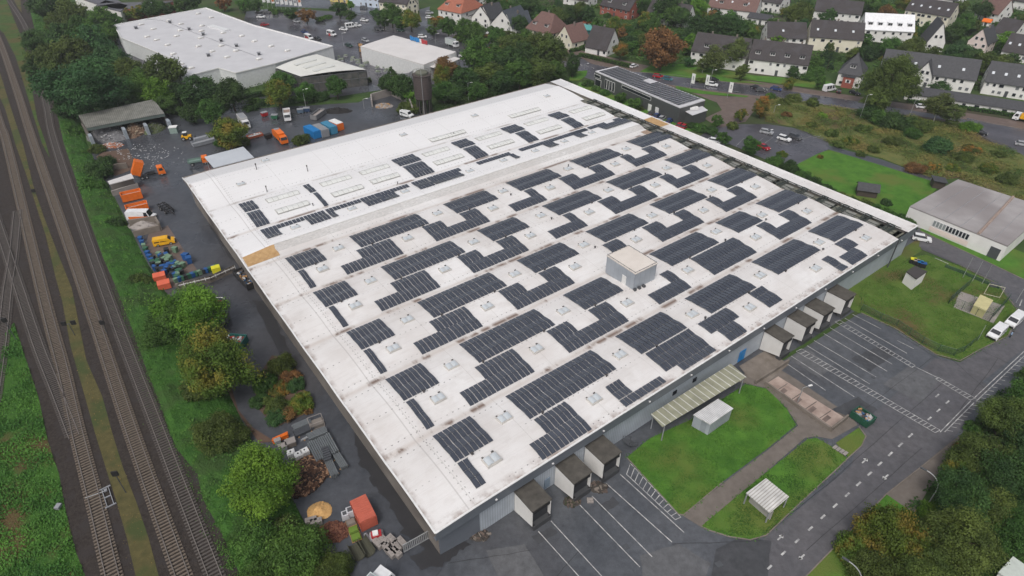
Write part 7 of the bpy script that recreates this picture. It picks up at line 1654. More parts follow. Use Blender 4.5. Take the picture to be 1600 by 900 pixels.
contbox((300, 224), (339, 214), 2.6, 1.2, plain('grey_tipper_bed', (.26, .275, .30), .5), 'long grey open load bed left of the autumn tree', name='load_bed', cat='load bed', open_=True, inside=M_grey)
contbox((303, 217), (336, 209), 1.6, 1.2, plain('grey_tipper_bed', (.26, .275, .30), .5), 'narrower grey ribbed bed behind the long open one', name='load_bed', cat='load bed')
r = thing('wheel_loader', 'yellow and white loader at the shed wall end', 'loader', g(293, 218, .05), .3); b = MB(); b.box((0, 0, 1.0), (3.0, 1.5, 1.0)); b.build('body', M_yellow, r); b = MB(); b.box((-.3, 0, 2.0), (1.3, 1.3, 1.1), taper=.85); b.build('cab', M_glass, r); b = MB(); b.box((-.3, 0, 2.6), (1.3, 1.3, .1)); b.build('roof', M_white, r); b = MB(); b.box((2.1, 0, .6), (.8, 2.0, .8)); b.build('bucket', M_dgrey, r); add_wheels(r, (-1, 1), .85, .6, .4)
r = thing('green_hut', 'small pale green hut at the right end of the tipping shed', 'hut', g(273, 207, .05), .2); b = MB(); b.box((0, 0, 1.0), (2.4, 2.0, 2.0)); b.build('wall', plain('pale_green_hut', (.25, .33, .30), .6), r); b = MB(); b.box((0, 0, 2.08), (2.6, 2.2, .14)); b.build('roof', M_white, r)
# ================================================================ vegetation
def leafmat(name, c, c2, tr=.25, rnd=.18):
    c = [tuple(1.14*v for v in x) for x in c]
    m = bpy.data.materials.new(name); m.use_nodes = True; nt = m.node_tree; N = nt.nodes; L = nt.links; b = N['Principled BSDF']; b.inputs['Roughness'].default_value = .65; b.inputs['Specular IOR Level'].default_value = .25
    at = N.new('ShaderNodeAttribute'); at.attribute_name = 'tint'
    r = N.new('ShaderNodeValToRGB'); r.color_ramp.elements[0].color = col4(c[0]); r.color_ramp.elements[1].color = col4(c[1]); e = r.color_ramp.elements.new(.5); e.color = col4(c[2] if len(c) > 2 else tuple((a+d)/2 for a, d in zip(c[0], c[1])))
    L.new(at.outputs['Fac'], r.inputs['Fac'])
    oi = N.new('ShaderNodeObjectInfo'); h = N.new('ShaderNodeHueSaturation'); mr = N.new('ShaderNodeMapRange'); mr.inputs['To Min'].default_value = 1-rnd; mr.inputs['To Max'].default_value = 1+rnd; L.new(oi.outputs['Random'], mr.inputs['Value']); L.new(mr.outputs[0], h.inputs['Value'])
    mr2 = N.new('ShaderNodeMapRange'); mr2.inputs['To Min'].default_value = .49; mr2.inputs['To Max'].default_value = .51; mw_ = N.new('ShaderNodeMath'); mw_.operation = 'FRACT'; mm = N.new('ShaderNodeMath'); mm.operation = 'MULTIPLY'; mm.inputs[1].default_value = 7.3; L.new(oi.outputs['Random'], mm.inputs[0]); L.new(mm.outputs[0], mw_.inputs[0]); L.new(mw_.outputs[0], mr2.inputs['Value']); L.new(mr2.outputs[0], h.inputs['Hue'])
    L.new(r.outputs[0], h.inputs['Color']); L.new(h.outputs[0], b.inputs['Base Color'])
    tl = N.new('ShaderNodeBsdfTranslucent'); L.new(h.outputs[0], tl.inputs['Color']); mx = N.new('ShaderNodeMixShader'); mx.inputs[0].default_value = tr; L.new(b.outputs[0], mx.inputs[1]); L.new(tl.outputs[0], mx.inputs[2]); L.new(mx.outputs[0], N['Material Output'].inputs[0])
    MATS[name] = m; return m
LM = {'dark': leafmat('leaf_dark', [(0.0218, 0.0520, 0.0144), (0.0521, 0.1040, 0.0256)], 0), 'green': leafmat('leaf_green', [(0.0302, 0.0749, 0.0144), (0.0756, 0.1560, 0.0288)], 0), 'bluegreen': leafmat('leaf_bluegreen', [(0.0235, 0.0666, 0.0224), (0.0588, 0.1300, 0.0400)], 0),
      'olive': leafmat('leaf_olive', [(0.0420, 0.0666, 0.0144), (0.0966, 0.1352, 0.0288)], 0), 'bright': leafmat('leaf_bright', [(0.0504, 0.1248, 0.0128), (0.1260, 0.2444, 0.0272)], 0), 'yellow': leafmat('leaf_yellow', [(0.0504, 0.0874, 0.0128), (0.2000, 0.1650, 0.0280), (0.0882, 0.1404, 0.0192)], 0),
      'orange': leafmat('leaf_orange', [(0.0504, 0.0707, 0.0144), (0.2800, 0.1250, 0.0260), (0.1100, 0.1100, 0.0260)], 0), 'brown': leafmat('leaf_brown', [(0.0850, 0.0480, 0.0200), (0.2350, 0.1250, 0.0450)], 0), 'birch': leafmat('leaf_birch', [(0.0504, 0.0770, 0.0208), (0.1092, 0.1456, 0.0400)], 0), 'conifer': leafmat('leaf_conifer', [(0.0134, 0.0374, 0.0176), (0.0336, 0.0707, 0.0304)], 0)}
def cname(k): return {'dark': 'dark green', 'green': 'green', 'bluegreen': 'blue green', 'olive': 'olive', 'bright': 'bright green', 'yellow': 'yellowing', 'orange': 'orange tinged', 'brown': 'rusty brown', 'birch': 'pale olive birch', 'conifer': 'dark conifer'}[k]
def crown(seed, n, leaf, shape='round', clumps=60, flat_=.8):
    """unit crown: radius 1, height from 0 to ~1.6; returns mesh with 'tint' per face"""
    rng = random.Random(seed); V = []; Fc = []; T = []
    cs = []
    for i in range(clumps):
        while True:
            x, y, z = rng.uniform(-1, 1), rng.uniform(-1, 1), rng.uniform(-1, 1); d = math.sqrt(x*x+y*y+z*z)
            if .25 < d < 1: break
        s = (d**.35)/d*.78*(1+.75*mnoise.noise(Vector((x/d*1.5+seed*3.1, y/d*1.5, z/d*1.5+seed))))
        x, y, z = x*s, y*s, z*s
        if shape == 'round': c = (x*1.0, y*1.0, .85+z*.78)
        elif shape == 'tall': c = (x*.85, y*.85, 1.2+z*1.15)
        elif shape == 'cone': t = rng.random()**.8; a = rng.uniform(0, 6.28); rr = (1-t)*.72+.04; c = (rr*math.cos(a), rr*math.sin(a), .15+t*2.6)
        elif shape == 'bush': c = (x*1.0, y*1.0, .42+z*.46)
        elif shape == 'birch': c = (x*.92, y*.92, 1.15+z*1.05)
        R = rng.uniform(.11, .30)*(1.0 if shape != 'cone' else .62*(1.2-.75*t))
        if shape == 'birch': R *= .9
        cs.append((c, R, rng.random()))
    for i in range(n):
        c, R, tn = cs[rng.randrange(len(cs))]
        th = rng.uniform(0, 6.283); u = rng.uniform(-.6, 1); q = math.sqrt(max(0, 1-u*u)); rr = R*(.6+.65*rng.random()**1.3)
        nrm = Vector((q*math.cos(th), q*math.sin(th), u)); p = Vector(c)+Vector((nrm.x*rr, nrm.y*rr, nrm.z*rr*flat_))
        nn = (nrm+Vector((rng.uniform(-.8, .8), rng.uniform(-.8, .8), rng.uniform(-.3, .9)))).normalized()
        t1 = nn.cross(Vector((rng.uniform(-1, 1), rng.uniform(-1, 1), rng.uniform(-1, 1)))).normalized(); t2 = nn.cross(t1); s = leaf*rng.uniform(.6, 1.35)
        k = len(V); V += [tuple(p-t1*s), tuple(p-t2*s*.7), tuple(p+t1*s), tuple(p+t2*s*.7)]; Fc.append((k, k+1, k+2, k+3)); T.append(min(1, max(0, .45+.9*mnoise.noise(Vector((p.x*1.6+seed, p.y*1.6, p.z*1.6)))+(tn-.5)*.35+rng.random()*.2+.08*(p.z-1))))
    me = bpy.data.meshes.new('foliage'); me.from_pydata(V, [], Fc); at = me.attributes.new('tint', 'FLOAT', 'FACE'); at.data.foreach_set('value', T); me.update(); return me
def trunkmesh(kind_, seed):
    rng = random.Random(seed); b = MB(); top = {'round': .9, 'tall': 1.3, 'cone': 2.6, 'bush': .3, 'birch': 1.6}[kind_]
    lean = Vector((rng.uniform(-.06, .06), rng.uniform(-.06, .06), 0)); r0 = {'round': .075, 'tall': .06, 'cone': .05, 'bush': .03, 'birch': .035}[kind_]
    pr = Vector((0, 0, -.5))
    for k in range(4): q = Vector((0, 0, -.5))+(Vector((0, 0, top+.5))+lean)*((k+1)/4); b.tube(pr, q, r0*(1-k*.22), 7, r2=r0*(1-(k+1)*.22)); pr = q
    if kind_ != 'cone':
        for k in range(6):
            a = k*1.047+rng.uniform(-.3, .3); z0 = top*(.35+.1*k); z0 = min(z0, top*.9); L_ = rng.uniform(.4, .65); b.tube((0, 0, z0), (L_*math.cos(a), L_*math.sin(a), z0+L_*.8), r0*.45, 5, r2=r0*.12)
    o = b.build('trunk', M_bark); me = o.data; bpy.data.objects.remove(o); return me
CM = {}
def get_crown(shape, lod, var):
    k = (shape, lod, var)
    if k not in CM:
        n, leaf, cl = {2: (30000, .027, 240), 1: (10000, .046, 130), 0: (3800, .072, 70)}[lod]
        if shape == 'birch': n = int(n*.75); cl = int(cl*1.3)
        CM[k] = crown(hash(shape) % 1 + 17*var+lod*5+len(shape), n, leaf, shape, cl)
    return CM[k]
TM = {}
CMM = {}
def tree(cx, cy, wpx, leafk, shape='round', label='', lod=None, stretch=1.0, group=None, z0=0.0, name=None):
    R = None; zc_ = 4.0
    for _ in range(6):
        R = wpx/2*pscale(cx, cy, zc_); zc_ = z0+{'round': .95, 'tall': 1.35, 'cone': 1.4, 'bush': .38, 'birch': 1.5}[shape]*R*stretch
    zc_ = min(zc_, 60); p = g(cx, cy, zc_); p.z = z0
    lift = {'round': .32, 'tall': .25, 'cone': .05, 'bush': 0, 'birch': .35}[shape]*R*stretch
    if lod is None: lod = 2 if wpx > 66 else (1 if wpx > 26 else 0)
    var = random.randrange(3 if lod < 2 else 2)
    nm = name or {'bush': 'shrub', 'cone': 'conifer_tree', 'birch': 'birch_tree'}.get(shape, 'broadleaf_tree')
    t = thing(nm, label, 'shrub' if shape == 'bush' else 'tree', p, random.uniform(0, 6.28), group)
    mk = (shape, lod, var, leafk)
    if mk not in CMM:
        me = get_crown(shape, lod, var).copy(); me.materials.append(LM[leafk]); CMM[mk] = me
    o = bpy.data.objects.new('crown', CMM[mk]); COL.objects.link(o); o.parent = t; o.location = (0, 0, lift-.1*R); o.scale = (R*random.uniform(.88, 1.14), R*random.uniform(.88, 1.14), R*stretch*random.uniform(.92, 1.1))
    tk = (shape, var)
    if tk not in TM: TM[tk] = trunkmesh(shape, var)
    me = TM[tk]
    if shape == 'birch':
        if (tk, 'b') not in TM: mm = me.copy(); mm.materials.clear(); mm.materials.append(M_birch); TM[(tk, 'b')] = mm
        me = TM[(tk, 'b')]
    o = bpy.data.objects.new('trunk', me); COL.objects.link(o); o.parent = t; o.location = (0, 0, lift); o.scale = (R, R, R*stretch)
    return t
random.seed(99)
def batch(area, items):
    """items (cx,cy,w,leaf[,shape[,stretch]]) ; labels number them from the left within one look"""
    items = sorted(items, key=lambda t: t[0]); cn = defaultdict(int); tot = defaultdict(int)
    key = lambda it: (it[3], it[4] if len(it) > 4 else 'round')
    for it in items: tot[key(it)] += 1
    for it in items:
        k = key(it); sh = k[1]; cn[k] += 1; col_ = cname(it[3]); kn = {'bush': 'shrub', 'cone': 'pointed tree', 'birch': 'tree'}.get(sh, 'tall tree' if sh == 'tall' else 'round tree')
        lab = f'{col_} {kn} {area}' + ('' if tot[k] == 1 else f', {ordn(cn[k]-1)} from left')
        tree(it[0], it[1], it[2], it[3], sh, lab, stretch=it[5] if len(it) > 5 else 1.0, group=f'trees and shrubs {area}')
batch('in the wood by the railway', [(72, 12, 52, 'dark'), (112, 22, 46, 'olive'), (92, 38, 40, 'olive'), (58, 66, 46, 'dark'), (98, 66, 50, 'dark'), (128, 48, 46, 'green'), (160, 28, 34, 'green'), (80, 96, 56, 'olive'), (118, 92, 60, 'olive'), (150, 78, 60, 'bluegreen'), (172, 96, 52, 'bluegreen'), (140, 110, 50, 'dark'), (60, 110, 40, 'dark'), (88, 124, 48, 'olive'), (150, 60, 40, 'green'), (172, 52, 34, 'green')])
batch('behind the tipping shed', [(132, 140, 112, 'bluegreen'), (200, 112, 48, 'olive'), (224, 132, 50, 'green'), (256, 122, 62, 'olive'), (215, 155, 36, 'green'), (245, 150, 50, 'bright'), (258, 165, 36, 'green'), (105, 170, 44, 'dark'), (180, 150, 40, 'dark'), (278, 150, 36, 'dark')])
batch('beside the market side wall', [(180, 32, 22, 'green'), (196, 22, 22, 'yellow'), (215, 20, 26, 'yellow'), (240, 16, 36, 'dark'), (285, 8, 28, 'green'), (300, 6, 30, 'dark'), (262, 14, 22, 'dark'), (170, 20, 20, 'green')])
batch('between market hall and yard', [(310, 146, 58, 'dark'), (362, 150, 50, 'dark'), (298, 178, 34, 'dark'), (330, 178, 46, 'green'), (345, 165, 30, 'dark'), (434, 150, 46, 'yellow'), (442, 132, 40, 'green'), (477, 146, 34, 'green'), (525, 137, 38, 'green'), (412, 160, 22, 'dark', 'bush'), (392, 168, 24, 'dark', 'bush'), (500, 150, 30, 'dark', 'bush'), (398, 158, 22, 'green', 'bush'), (460, 155, 20, 'dark', 'bush')])
batch('at the orange trough', [(358, 210, 56, 'yellow'), (358, 198, 28, 'orange'), (350, 222, 30, 'green', 'bush'), (376, 222, 28, 'olive', 'bush'), (470, 218, 30, 'olive', 'bush')])
batch('around the water tower', [(612, 118, 32, 'dark', 'cone', .6), (606, 134, 32, 'dark'), (628, 138, 44, 'dark'), (643, 152, 24, 'bright'), (690, 126, 32, 'yellow', 'tall', 1.1), (696, 108, 38, 'brown'), (692, 145, 34, 'green'), (637, 168, 36, 'olive', 'bush'), (655, 160, 20, 'green'), (680, 105, 26, 'olive')])
batch('behind the warehouse roof', [(748, 92, 58, 'green'), (765, 118, 46, 'olive'), (728, 128, 44, 'dark'), (795, 95, 50, 'dark'), (835, 84, 50, 'olive'), (862, 88, 56, 'olive'), (895, 102, 28, 'dark', 'tall'), (812, 118, 50, 'green'), (745, 145, 34, 'green'), (782, 132, 44, 'dark'), (840, 116, 46, 'olive'), (868, 112, 34, 'green'), (712, 150, 30, 'dark'), (820, 92, 44, 'dark'), (775, 86, 34, 'green'), (715, 112, 24, 'green')])
batch('in the market car park', [(455, 22, 22, 'dark'), (478, 24, 26, 'brown'), (530, 16, 26, 'dark'), (546, 24, 20, 'dark'), (548, 8, 14, 'bright'), (590, 24, 24, 'dark'), (612, 26, 34, 'green'), (642, 32, 34, 'yellow'), (625, 36, 24, 'green'), (600, 34, 22, 'dark'), (430, 20, 12, 'green', 'bush'), (500, 30, 16, 'green', 'bush'), (512, 26, 14, 'green', 'bush'), (400, 10, 22, 'dark'), (380, 8, 24, 'green'), (348, 6, 24, 'brown')])
batch('in the hedge beyond the market car park', [(684, 34, 24, 'orange'), (700, 44, 34, 'green'), (724, 50, 32, 'green'), (742, 52, 32, 'green'), (676, 48, 18, 'green'), (758, 60, 24, 'brown', 'bush'), (778, 60, 28, 'green'), (792, 56, 24, 'olive'), (770, 46, 22, 'dark', 'bush'), (800, 66, 26, 'olive'), (715, 60, 24, 'olive', 'bush'), (735, 63, 24, 'dark', 'bush'), (812, 40, 30, 'dark'), (790, 72, 22, 'brown', 'bush')])
batch('by the street bend', [(805, 72, 46, 'olive'), (852, 80, 50, 'olive'), (878, 76, 16, 'bright', 'bush'), (820, 60, 32, 'green'), (905, 62, 18, 'green', 'bush'), (970, 80, 30, 'orange'), (988, 72, 22, 'green'), (972, 52, 16, 'brown', 'tall'), (963, 60, 14, 'yellow', 'bush')])
batch('along the main street', [(1035, 78, 60, 'brown', 'round', 1.15), (1118, 88, 44, 'birch', 'birch', .8), (1152, 78, 46, 'birch', 'birch', .85), (1100, 98, 26, 'birch', 'birch', .8), (1160, 112, 22, 'olive', 'tall'), (1395, 128, 84, 'olive'), (1370, 160, 40, 'olive'), (1470, 162, 48, 'birch', 'birch', .8), (1490, 176, 36, 'birch', 'birch', .8), (1470, 135, 36, 'dark', 'birch', .6), (1528, 155, 18, 'olive', 'tall', .8), (1233, 130, 20, 'yellow', 'tall', .8), (1282, 128, 20, 'green', 'tall', .8), (1097, 125, 18, 'olive', 'bush'), (1240, 112, 22, 'dark', 'tall', .9), (1262, 118, 30, 'green', 'bush'), (1275, 110, 24, 'green', 'bush')])
batch('in the gardens behind the main street', [(1090, 45, 42, 'dark'), (1120, 42, 48, 'dark'), (1148, 46, 42, 'dark'), (1168, 50, 34, 'green'), (1060, 62, 26, 'olive'), (1075, 62, 30, 'dark'), (1018, 44, 36, 'green'), (1040, 14, 44, 'dark'), (1075, 10, 36, 'conifer', 'cone', .7), (1090, 14, 34, 'bright'), (1055, 24, 36, 'green'), (1065, 30, 30, 'dark'), (1112, 26, 20, 'brown'), (1140, 28, 26, 'green'), (1248, 28, 44, 'olive', 'round', 1.1), (1215, 64, 22, 'bright'), (1290, 80, 18, 'conifer', 'cone', 1.0), (1296, 96, 22, 'conifer', 'cone', .8), (1278, 96, 20, 'green', 'bush'), (1352, 84, 40, 'dark', 'bush'), (1370, 78, 34, 'dark', 'bush'), (1395, 76, 36, 'green'), (1425, 78, 38, 'olive'), (1410, 88, 36, 'olive'), (1455, 92, 36, 'olive'), (1340, 100, 22, 'olive', 'bush'), (1294, 28, 26, 'dark'), (1360, 12, 30, 'green'), (1385, 22, 28, 'brown'), (1340, 14, 28, 'dark'), (1432, 40, 14, 'conifer', 'cone'), (1490, 52, 32, 'dark'), (1505, 40, 32, 'green'), (1520, 42, 26, 'olive'), (1535, 18, 28, 'dark'), (1500, 86, 44, 'bluegreen'), (1518, 96, 36, 'dark'), (1540, 102, 38, 'olive'), (1562, 100, 34, 'olive'), (1582, 92, 24, 'dark'), (1495, 98, 28, 'green'), (1470, 102, 30, 'olive'), (1555, 66, 22, 'green', 'bush'), (1590, 30, 24, 'green'), (1578, 40, 22, 'green', 'bush'), (1595, 45, 24, 'olive'), (1500, 14, 26, 'olive'), (1260, 10, 22, 'dark')])
batch('in the gardens north of the cottages', [(830, 10, 34, 'dark'), (812, 14, 30, 'dark'), (845, 26, 34, 'dark'), (862, 18, 24, 'green'), (872, 30, 32, 'olive'), (890, 24, 30, 'dark'), (905, 20, 34, 'olive'), (918, 26, 30, 'dark'), (935, 40, 26, 'green'), (888, 44, 24, 'green', 'bush'), (950, 52, 26, 'dark', 'bush'), (965, 44, 22, 'green', 'bush'), (980, 48, 28, 'green', 'bush'), (998, 58, 30, 'green', 'bush'), (985, 64, 30, 'dark', 'bush'), (1008, 64, 26, 'olive'), (1000, 80, 24, 'green', 'bush'), (928, 34, 20, 'dark', 'bush'), (770, 10, 30, 'dark'), (790, 14, 26, 'green'), (760, 22, 24, 'green', 'bush'), (1000, 8, 36, 'green'), (980, 10, 30, 'bright', 'bush'), (1022, 28, 26, 'green')])
batch('beside the office and its forecourt', [(1190, 168, 32, 'orange', 'tall', .8), (1158, 180, 22, 'yellow'), (1120, 190, 22, 'green'), (1175, 228, 30, 'green', 'tall', .95), (918, 130, 18, 'green', 'bush'), (932, 138, 18, 'green', 'bush'), (945, 144, 18, 'green', 'bush'), (970, 152, 20, 'green'), (992, 162, 22, 'green'), (1000, 168, 16, 'olive', 'bush'), (1095, 200, 24, 'green', 'bush'), (1110, 204, 22, 'dark', 'bush'), (1130, 216, 22, 'green'), (1080, 196, 18, 'dark', 'bush'), (1145, 196, 22, 'olive', 'bush')])
batch('in the hedge beyond the trough', [(1212, 252, 28, 'green', 'bush'), (1235, 262, 32, 'dark', 'bush'), (1255, 274, 28, 'green', 'bush'), (1272, 284, 28, 'dark', 'bush'), (1292, 294, 26, 'dark', 'bush'), (1312, 304, 24, 'olive', 'bush'), (1330, 312, 22, 'dark', 'bush'), (1352, 320, 32, 'olive', 'bush'), (1372, 328, 28, 'green', 'bush'), (1390, 336, 30, 'green', 'bush'), (1408, 344, 30, 'dark', 'bush'), (1282, 245, 10, 'orange', 'bush'), (1222, 240, 16, 'yellow', 'bush'), (1385, 316, 18, 'dark', 'bush'), (1422, 350, 24, 'dark', 'bush')])
batch('in the overgrown field', [(1466, 228, 44, 'bluegreen', 'bush'), (1425, 208, 30, 'green', 'bush'), (1400, 190, 50, 'dark', 'bush'), (1375, 184, 40, 'green', 'bush'), (1440, 196, 34, 'olive', 'bush'), (1360, 178, 40, 'dark', 'bush'), (1225, 158, 22, 'olive', 'bush'), (1240, 152, 24, 'olive', 'bush'), (1270, 160, 24, 'olive', 'bush'), (1205, 150, 20, 'green', 'bush'), (1350, 200, 26, 'olive', 'bush'), (1395, 220, 28, 'olive', 'bush'), (1505, 245, 30, 'olive', 'bush'), (1545, 262, 28, 'yellow', 'bush'), (1520, 232, 26, 'orange', 'bush'), (1575, 280, 30, 'olive', 'bush'), (1490, 262, 22, 'yellow', 'bush'), (1300, 208, 22, 'olive', 'bush'), (1330, 220, 24, 'yellow', 'bush'), (1430, 262, 30, 'brown', 'bush'), (1515, 200, 32, 'bright', 'bush'), (1365, 232, 22, 'olive', 'bush'), (1270, 195, 20, 'olive', 'bush'), (1310, 226, 16, 'olive', 'bush'), (1460, 262, 26, 'orange', 'bush'), (1560, 240, 22, 'olive', 'bush'), (1345, 240, 16, 'olive', 'bush'), (1285, 180, 18, 'bright', 'bush'), (1230, 178, 18, 'brown', 'bush')])
batch('in the lower right thicket', [(1572, 655, 78, 'olive'), (1606, 625, 60, 'green'), (1535, 712, 92, 'olive', 'round', .8), (1508, 700, 34, 'orange', 'bush'), (1580, 750, 96, 'dark'), (1520, 668, 26, 'green', 'bush'), (1500, 785, 84, 'dark'), (1395, 842, 124, 'yellow', 'bush', 1.3), (1500, 852, 104, 'olive'), (1445, 862, 84, 'bright', 'bush', 1.3), (1588, 830, 80, 'green'), (1340, 860, 64, 'yellow', 'bush'), (1600, 690, 60, 'dark'), (1458, 800, 44, 'bright', 'bush'), (1540, 800, 80, 'olive'), (1380, 890, 90, 'olive', 'bush'), (1500, 742, 44, 'yellow'), (1612, 590, 44, 'dark'), (1500, 760, 60, 'dark'), (1580, 895, 60, 'green', 'bush'), (1450, 905, 90, 'olive')])
batch('along the foot of the green bank', [(300, 488, 100, 'bright'), (265, 508, 74, 'green'), (334, 574, 118, 'yellow'), (310, 545, 50, 'orange'), (312, 606, 60, 'olive'), (342, 680, 80, 'olive', 'bush', 1.3), (330, 700, 40, 'bright', 'bush', 1.2), (410, 756, 116, 'bright'), (375, 735, 40, 'bright', 'bush'), (462, 868, 110, 'green', 'bush', 1.3), (520, 892, 70, 'olive', 'bush', 1.2), (400, 850, 90, 'green', 'bush', 1.2), (345, 830, 60, 'green', 'bush'), (440, 830, 60, 'olive', 'bush', 1.2), (420, 905, 90, 'green', 'bush', 1.2)])
batch('in the planted corner by the warehouse', [(440, 572, 46, 'olive', 'bush', 1.2), (455, 588, 30, 'brown', 'bush'), (412, 598, 44, 'green', 'bush', 1.2), (438, 608, 34, 'orange', 'bush'), (462, 600, 34, 'bluegreen', 'bush'), (430, 632, 40, 'olive', 'bush'), (470, 628, 40, 'yellow', 'bush', 1.1), (482, 640, 18, 'brown', 'bush'), (405, 625, 30, 'dark', 'bush'), (432, 652, 36, 'bluegreen', 'bush'), (452, 645, 34, 'brown', 'bush')])
batch('on the green railway bank', [(152, 266, 44, 'dark', 'bush', 1.3), (142, 290, 40, 'green', 'bush', 1.3), (165, 255, 34, 'dark', 'bush', 1.3), (178, 350, 30, 'dark', 'bush', 1.2), (216, 440, 40, 'olive', 'bush', 1.2), (120, 240, 26, 'green', 'bush'), (160, 325, 24, 'green', 'bush'), (112, 205, 34, 'green', 'bush'), (190, 395, 26, 'green', 'bush'), (150, 232, 26, 'olive', 'bush'), (230, 480, 30, 'green', 'bush'), (262, 560, 34, 'green', 'bush'), (290, 640, 36, 'green', 'bush'), (325, 720, 40, 'green', 'bush')])
batch('by the tracks', [(136, 624, 12, 'bright', 'bush'), (162, 642, 8, 'bright', 'bush'), (186, 730, 20, 'yellow', 'bush'), (192, 758, 20, 'olive', 'bush'), (22, 558, 20, 'green', 'bush', .8), (40, 575, 26, 'green', 'bush', .7), (60, 630, 44, 'green', 'bush', .5), (180, 705, 14, 'bright', 'bush')])
# hedges
def hedge(pxs, h, w_, lk, label, z0=0.0):
    P = gg(pxs, z0); r = thing('hedge', label, 'hedge', P[0]); V = []; Fc = []; T = []; core = MB()
    for i in range(len(P)-1):
        A, B = P[i]-P[0], P[i+1]-P[0]; d = B-A; L_ = d.length; a = math.atan2(d.y, d.x); core.box((A+B)/2+Vector((0, 0, h*.45)), (L_, w_*.7, h*.85), a); n = Vector((-d.y, d.x, 0)).normalized()
        for _ in range(int(L_*(h*2+w_)*14)):
            t = random.random(); f = random.random()
            if f < .4: q = A.lerp(B, t)+n*random.uniform(-w_/2, w_/2)+Vector((0, 0, h+random.uniform(-.1, .15)))
            else: s = random.choice((-1, 1)); q = A.lerp(B, t)+n*s*(w_/2+random.uniform(-.1, .1))+Vector((0, 0, random.uniform(0, h)))
            nn = Vector((random.gauss(0, 1), random.gauss(0, 1), random.gauss(.6, 1))).normalized(); t1 = nn.cross(Vector((0.3, .5, .8))).normalized(); t2 = nn.cross(t1); s = random.uniform(.12, .26); k = len(V); V += [tuple(q-t1*s), tuple(q-t2*s), tuple(q+t1*s), tuple(q+t2*s)]; Fc.append((k, k+1, k+2, k+3)); T.append(random.random())
    core.build('stems', plain('hedge_core', (.012, .022, .010), .95), r)
    me = bpy.data.meshes.new('foliage'); me.from_pydata(V, [], Fc); at = me.attributes.new('tint', 'FLOAT', 'FACE'); at.data.foreach_set('value', T); me.materials.append(LM[lk]); o = bpy.data.objects.new('foliage', me); COL.objects.link(o); o.parent = r
hedge([(905, 88), (925, 92), (984, 106)], 1.5, 1.6, 'green', 'clipped green hedge in front of the white cottage'); hedge([(890, 82), (905, 79), (918, 73)], 1.4, 1.4, 'green', 'short hedge between the two cottages')
hedge([(1416, 160), (1500, 170), (1600, 185)], 1.2, 1.2, 'green', 'low green hedge in front of the garage row'); hedge([(1345, 68), (1380, 72), (1420, 74)], 1.2, 1.2, 'green', 'low hedge below the white metal roofed building')
hedge([(365, 158), (412, 150), (430, 150)], 1.8, 1.6, 'dark', 'dark hedge along the lane below the market hall'); hedge([(490, 140), (520, 138), (580, 128)], 1.6, 2.0, 'olive', 'olive hedge strip along the lane below the garden centre'); hedge([(1425, 55), (1460, 60)], 1.8, 1.6, 'green', 'hedge below the long tenement'); hedge([(420, 18), (455, 20)], 1.4, 1.8, 'green', 'hedge along the banners of the market car park')
# ground cover nobody could count
def cover(name, pxpoly, z, n, smin, smax, lk, label, zf=None, clump=.25, hmax=.6, world=None):
    Pw = world or [(p.x, p.y) for p in gg(pxpoly, z)]; xs = [p[0] for p in Pw]; ys = [p[1] for p in Pw]; V = []; Fc = []; T = []; k = 0; tries = 0
    while len(Fc) < n and tries < n*6:
        tries += 1; x, y = random.uniform(min(xs), max(xs)), random.uniform(min(ys), max(ys))
        if not inpoly(x, y, Pw): continue
        nz = mnoise.noise(Vector((x*clump, y*clump, 1.7)))
        if nz < random.uniform(-.5, .15): continue
        h = hmax*max(.05, nz+.45)*random.random(); zz = zf(x, y) if zf else z
        nn = Vector((random.gauss(0, .8), random.gauss(0, .8), 1)).normalized(); t1 = nn.cross(Vector((random.random(), random.random(), .1))).normalized(); t2 = nn.cross(t1); s = random.uniform(smin, smax); q = Vector((x, y, zz+h)); i = len(V)
        V += [tuple(q-t1*s), tuple(q-t2*s*.6), tuple(q+t1*s), tuple(q+t2*s*.6)]; Fc.append((i, i+1, i+2, i+3)); T.append(min(1, max(0, .5+mnoise.noise(Vector((x*.12, y*.12, 5)))*1.2+random.uniform(-.25, .25))))
    me = bpy.data.meshes.new(name); me.from_pydata(V, [], Fc); at = me.attributes.new('tint', 'FLOAT', 'FACE'); at.data.foreach_set('value', T); me.materials.append(LM[lk]); o = bpy.data.objects.new(name, me); COL.objects.link(o); kind(o, 'stuff', label); return o
LM['fieldmix'] = leafmat('leaf_field', [(.048, .092, .020), (.19, .150, .050), (.115, .140, .036)], 0); LM['bank'] = leafmat('leaf_bank', [(.030, .094, .016), (.084, .195, .030)], 0); LM['moss'] = leafmat('leaf_moss', [(.085, .075, .022), (.16, .11, .035)], 0); LM['grass'] = leafmat('leaf_grass', [(.036, .102, .014), (.082, .190, .026)], 0)
field = [(1190, 150), (1300, 166), (1350, 176), (1440, 184), (1498, 194), (1530, 216), (1575, 232), (1680, 275), (1700, 360), (1600, 322), (1497, 278), (1466, 282), (1380, 248), (1290, 222), (1240, 198), (1195, 190)]
M_field = mat('dry_field_ground', (.075, .110, .028), (.15, .145, .050), scale=.25, rough=.95, detail=12, c3=(.10, .075, .038), bump=.5, bscale=2, spec=.2)
flat('overgrown_field', field, L2, M_field)
cover('field_plants', field, 0.05, 60000, .10, .28, 'fieldmix', 'overgrown field of dry grass and wild plants between street and lawn', clump=.18, hmax=1.4)
emb_tri = []
emb = [(p.x, p.y) for p in A_]+[(p.x, p.y) for p in reversed(B_)]
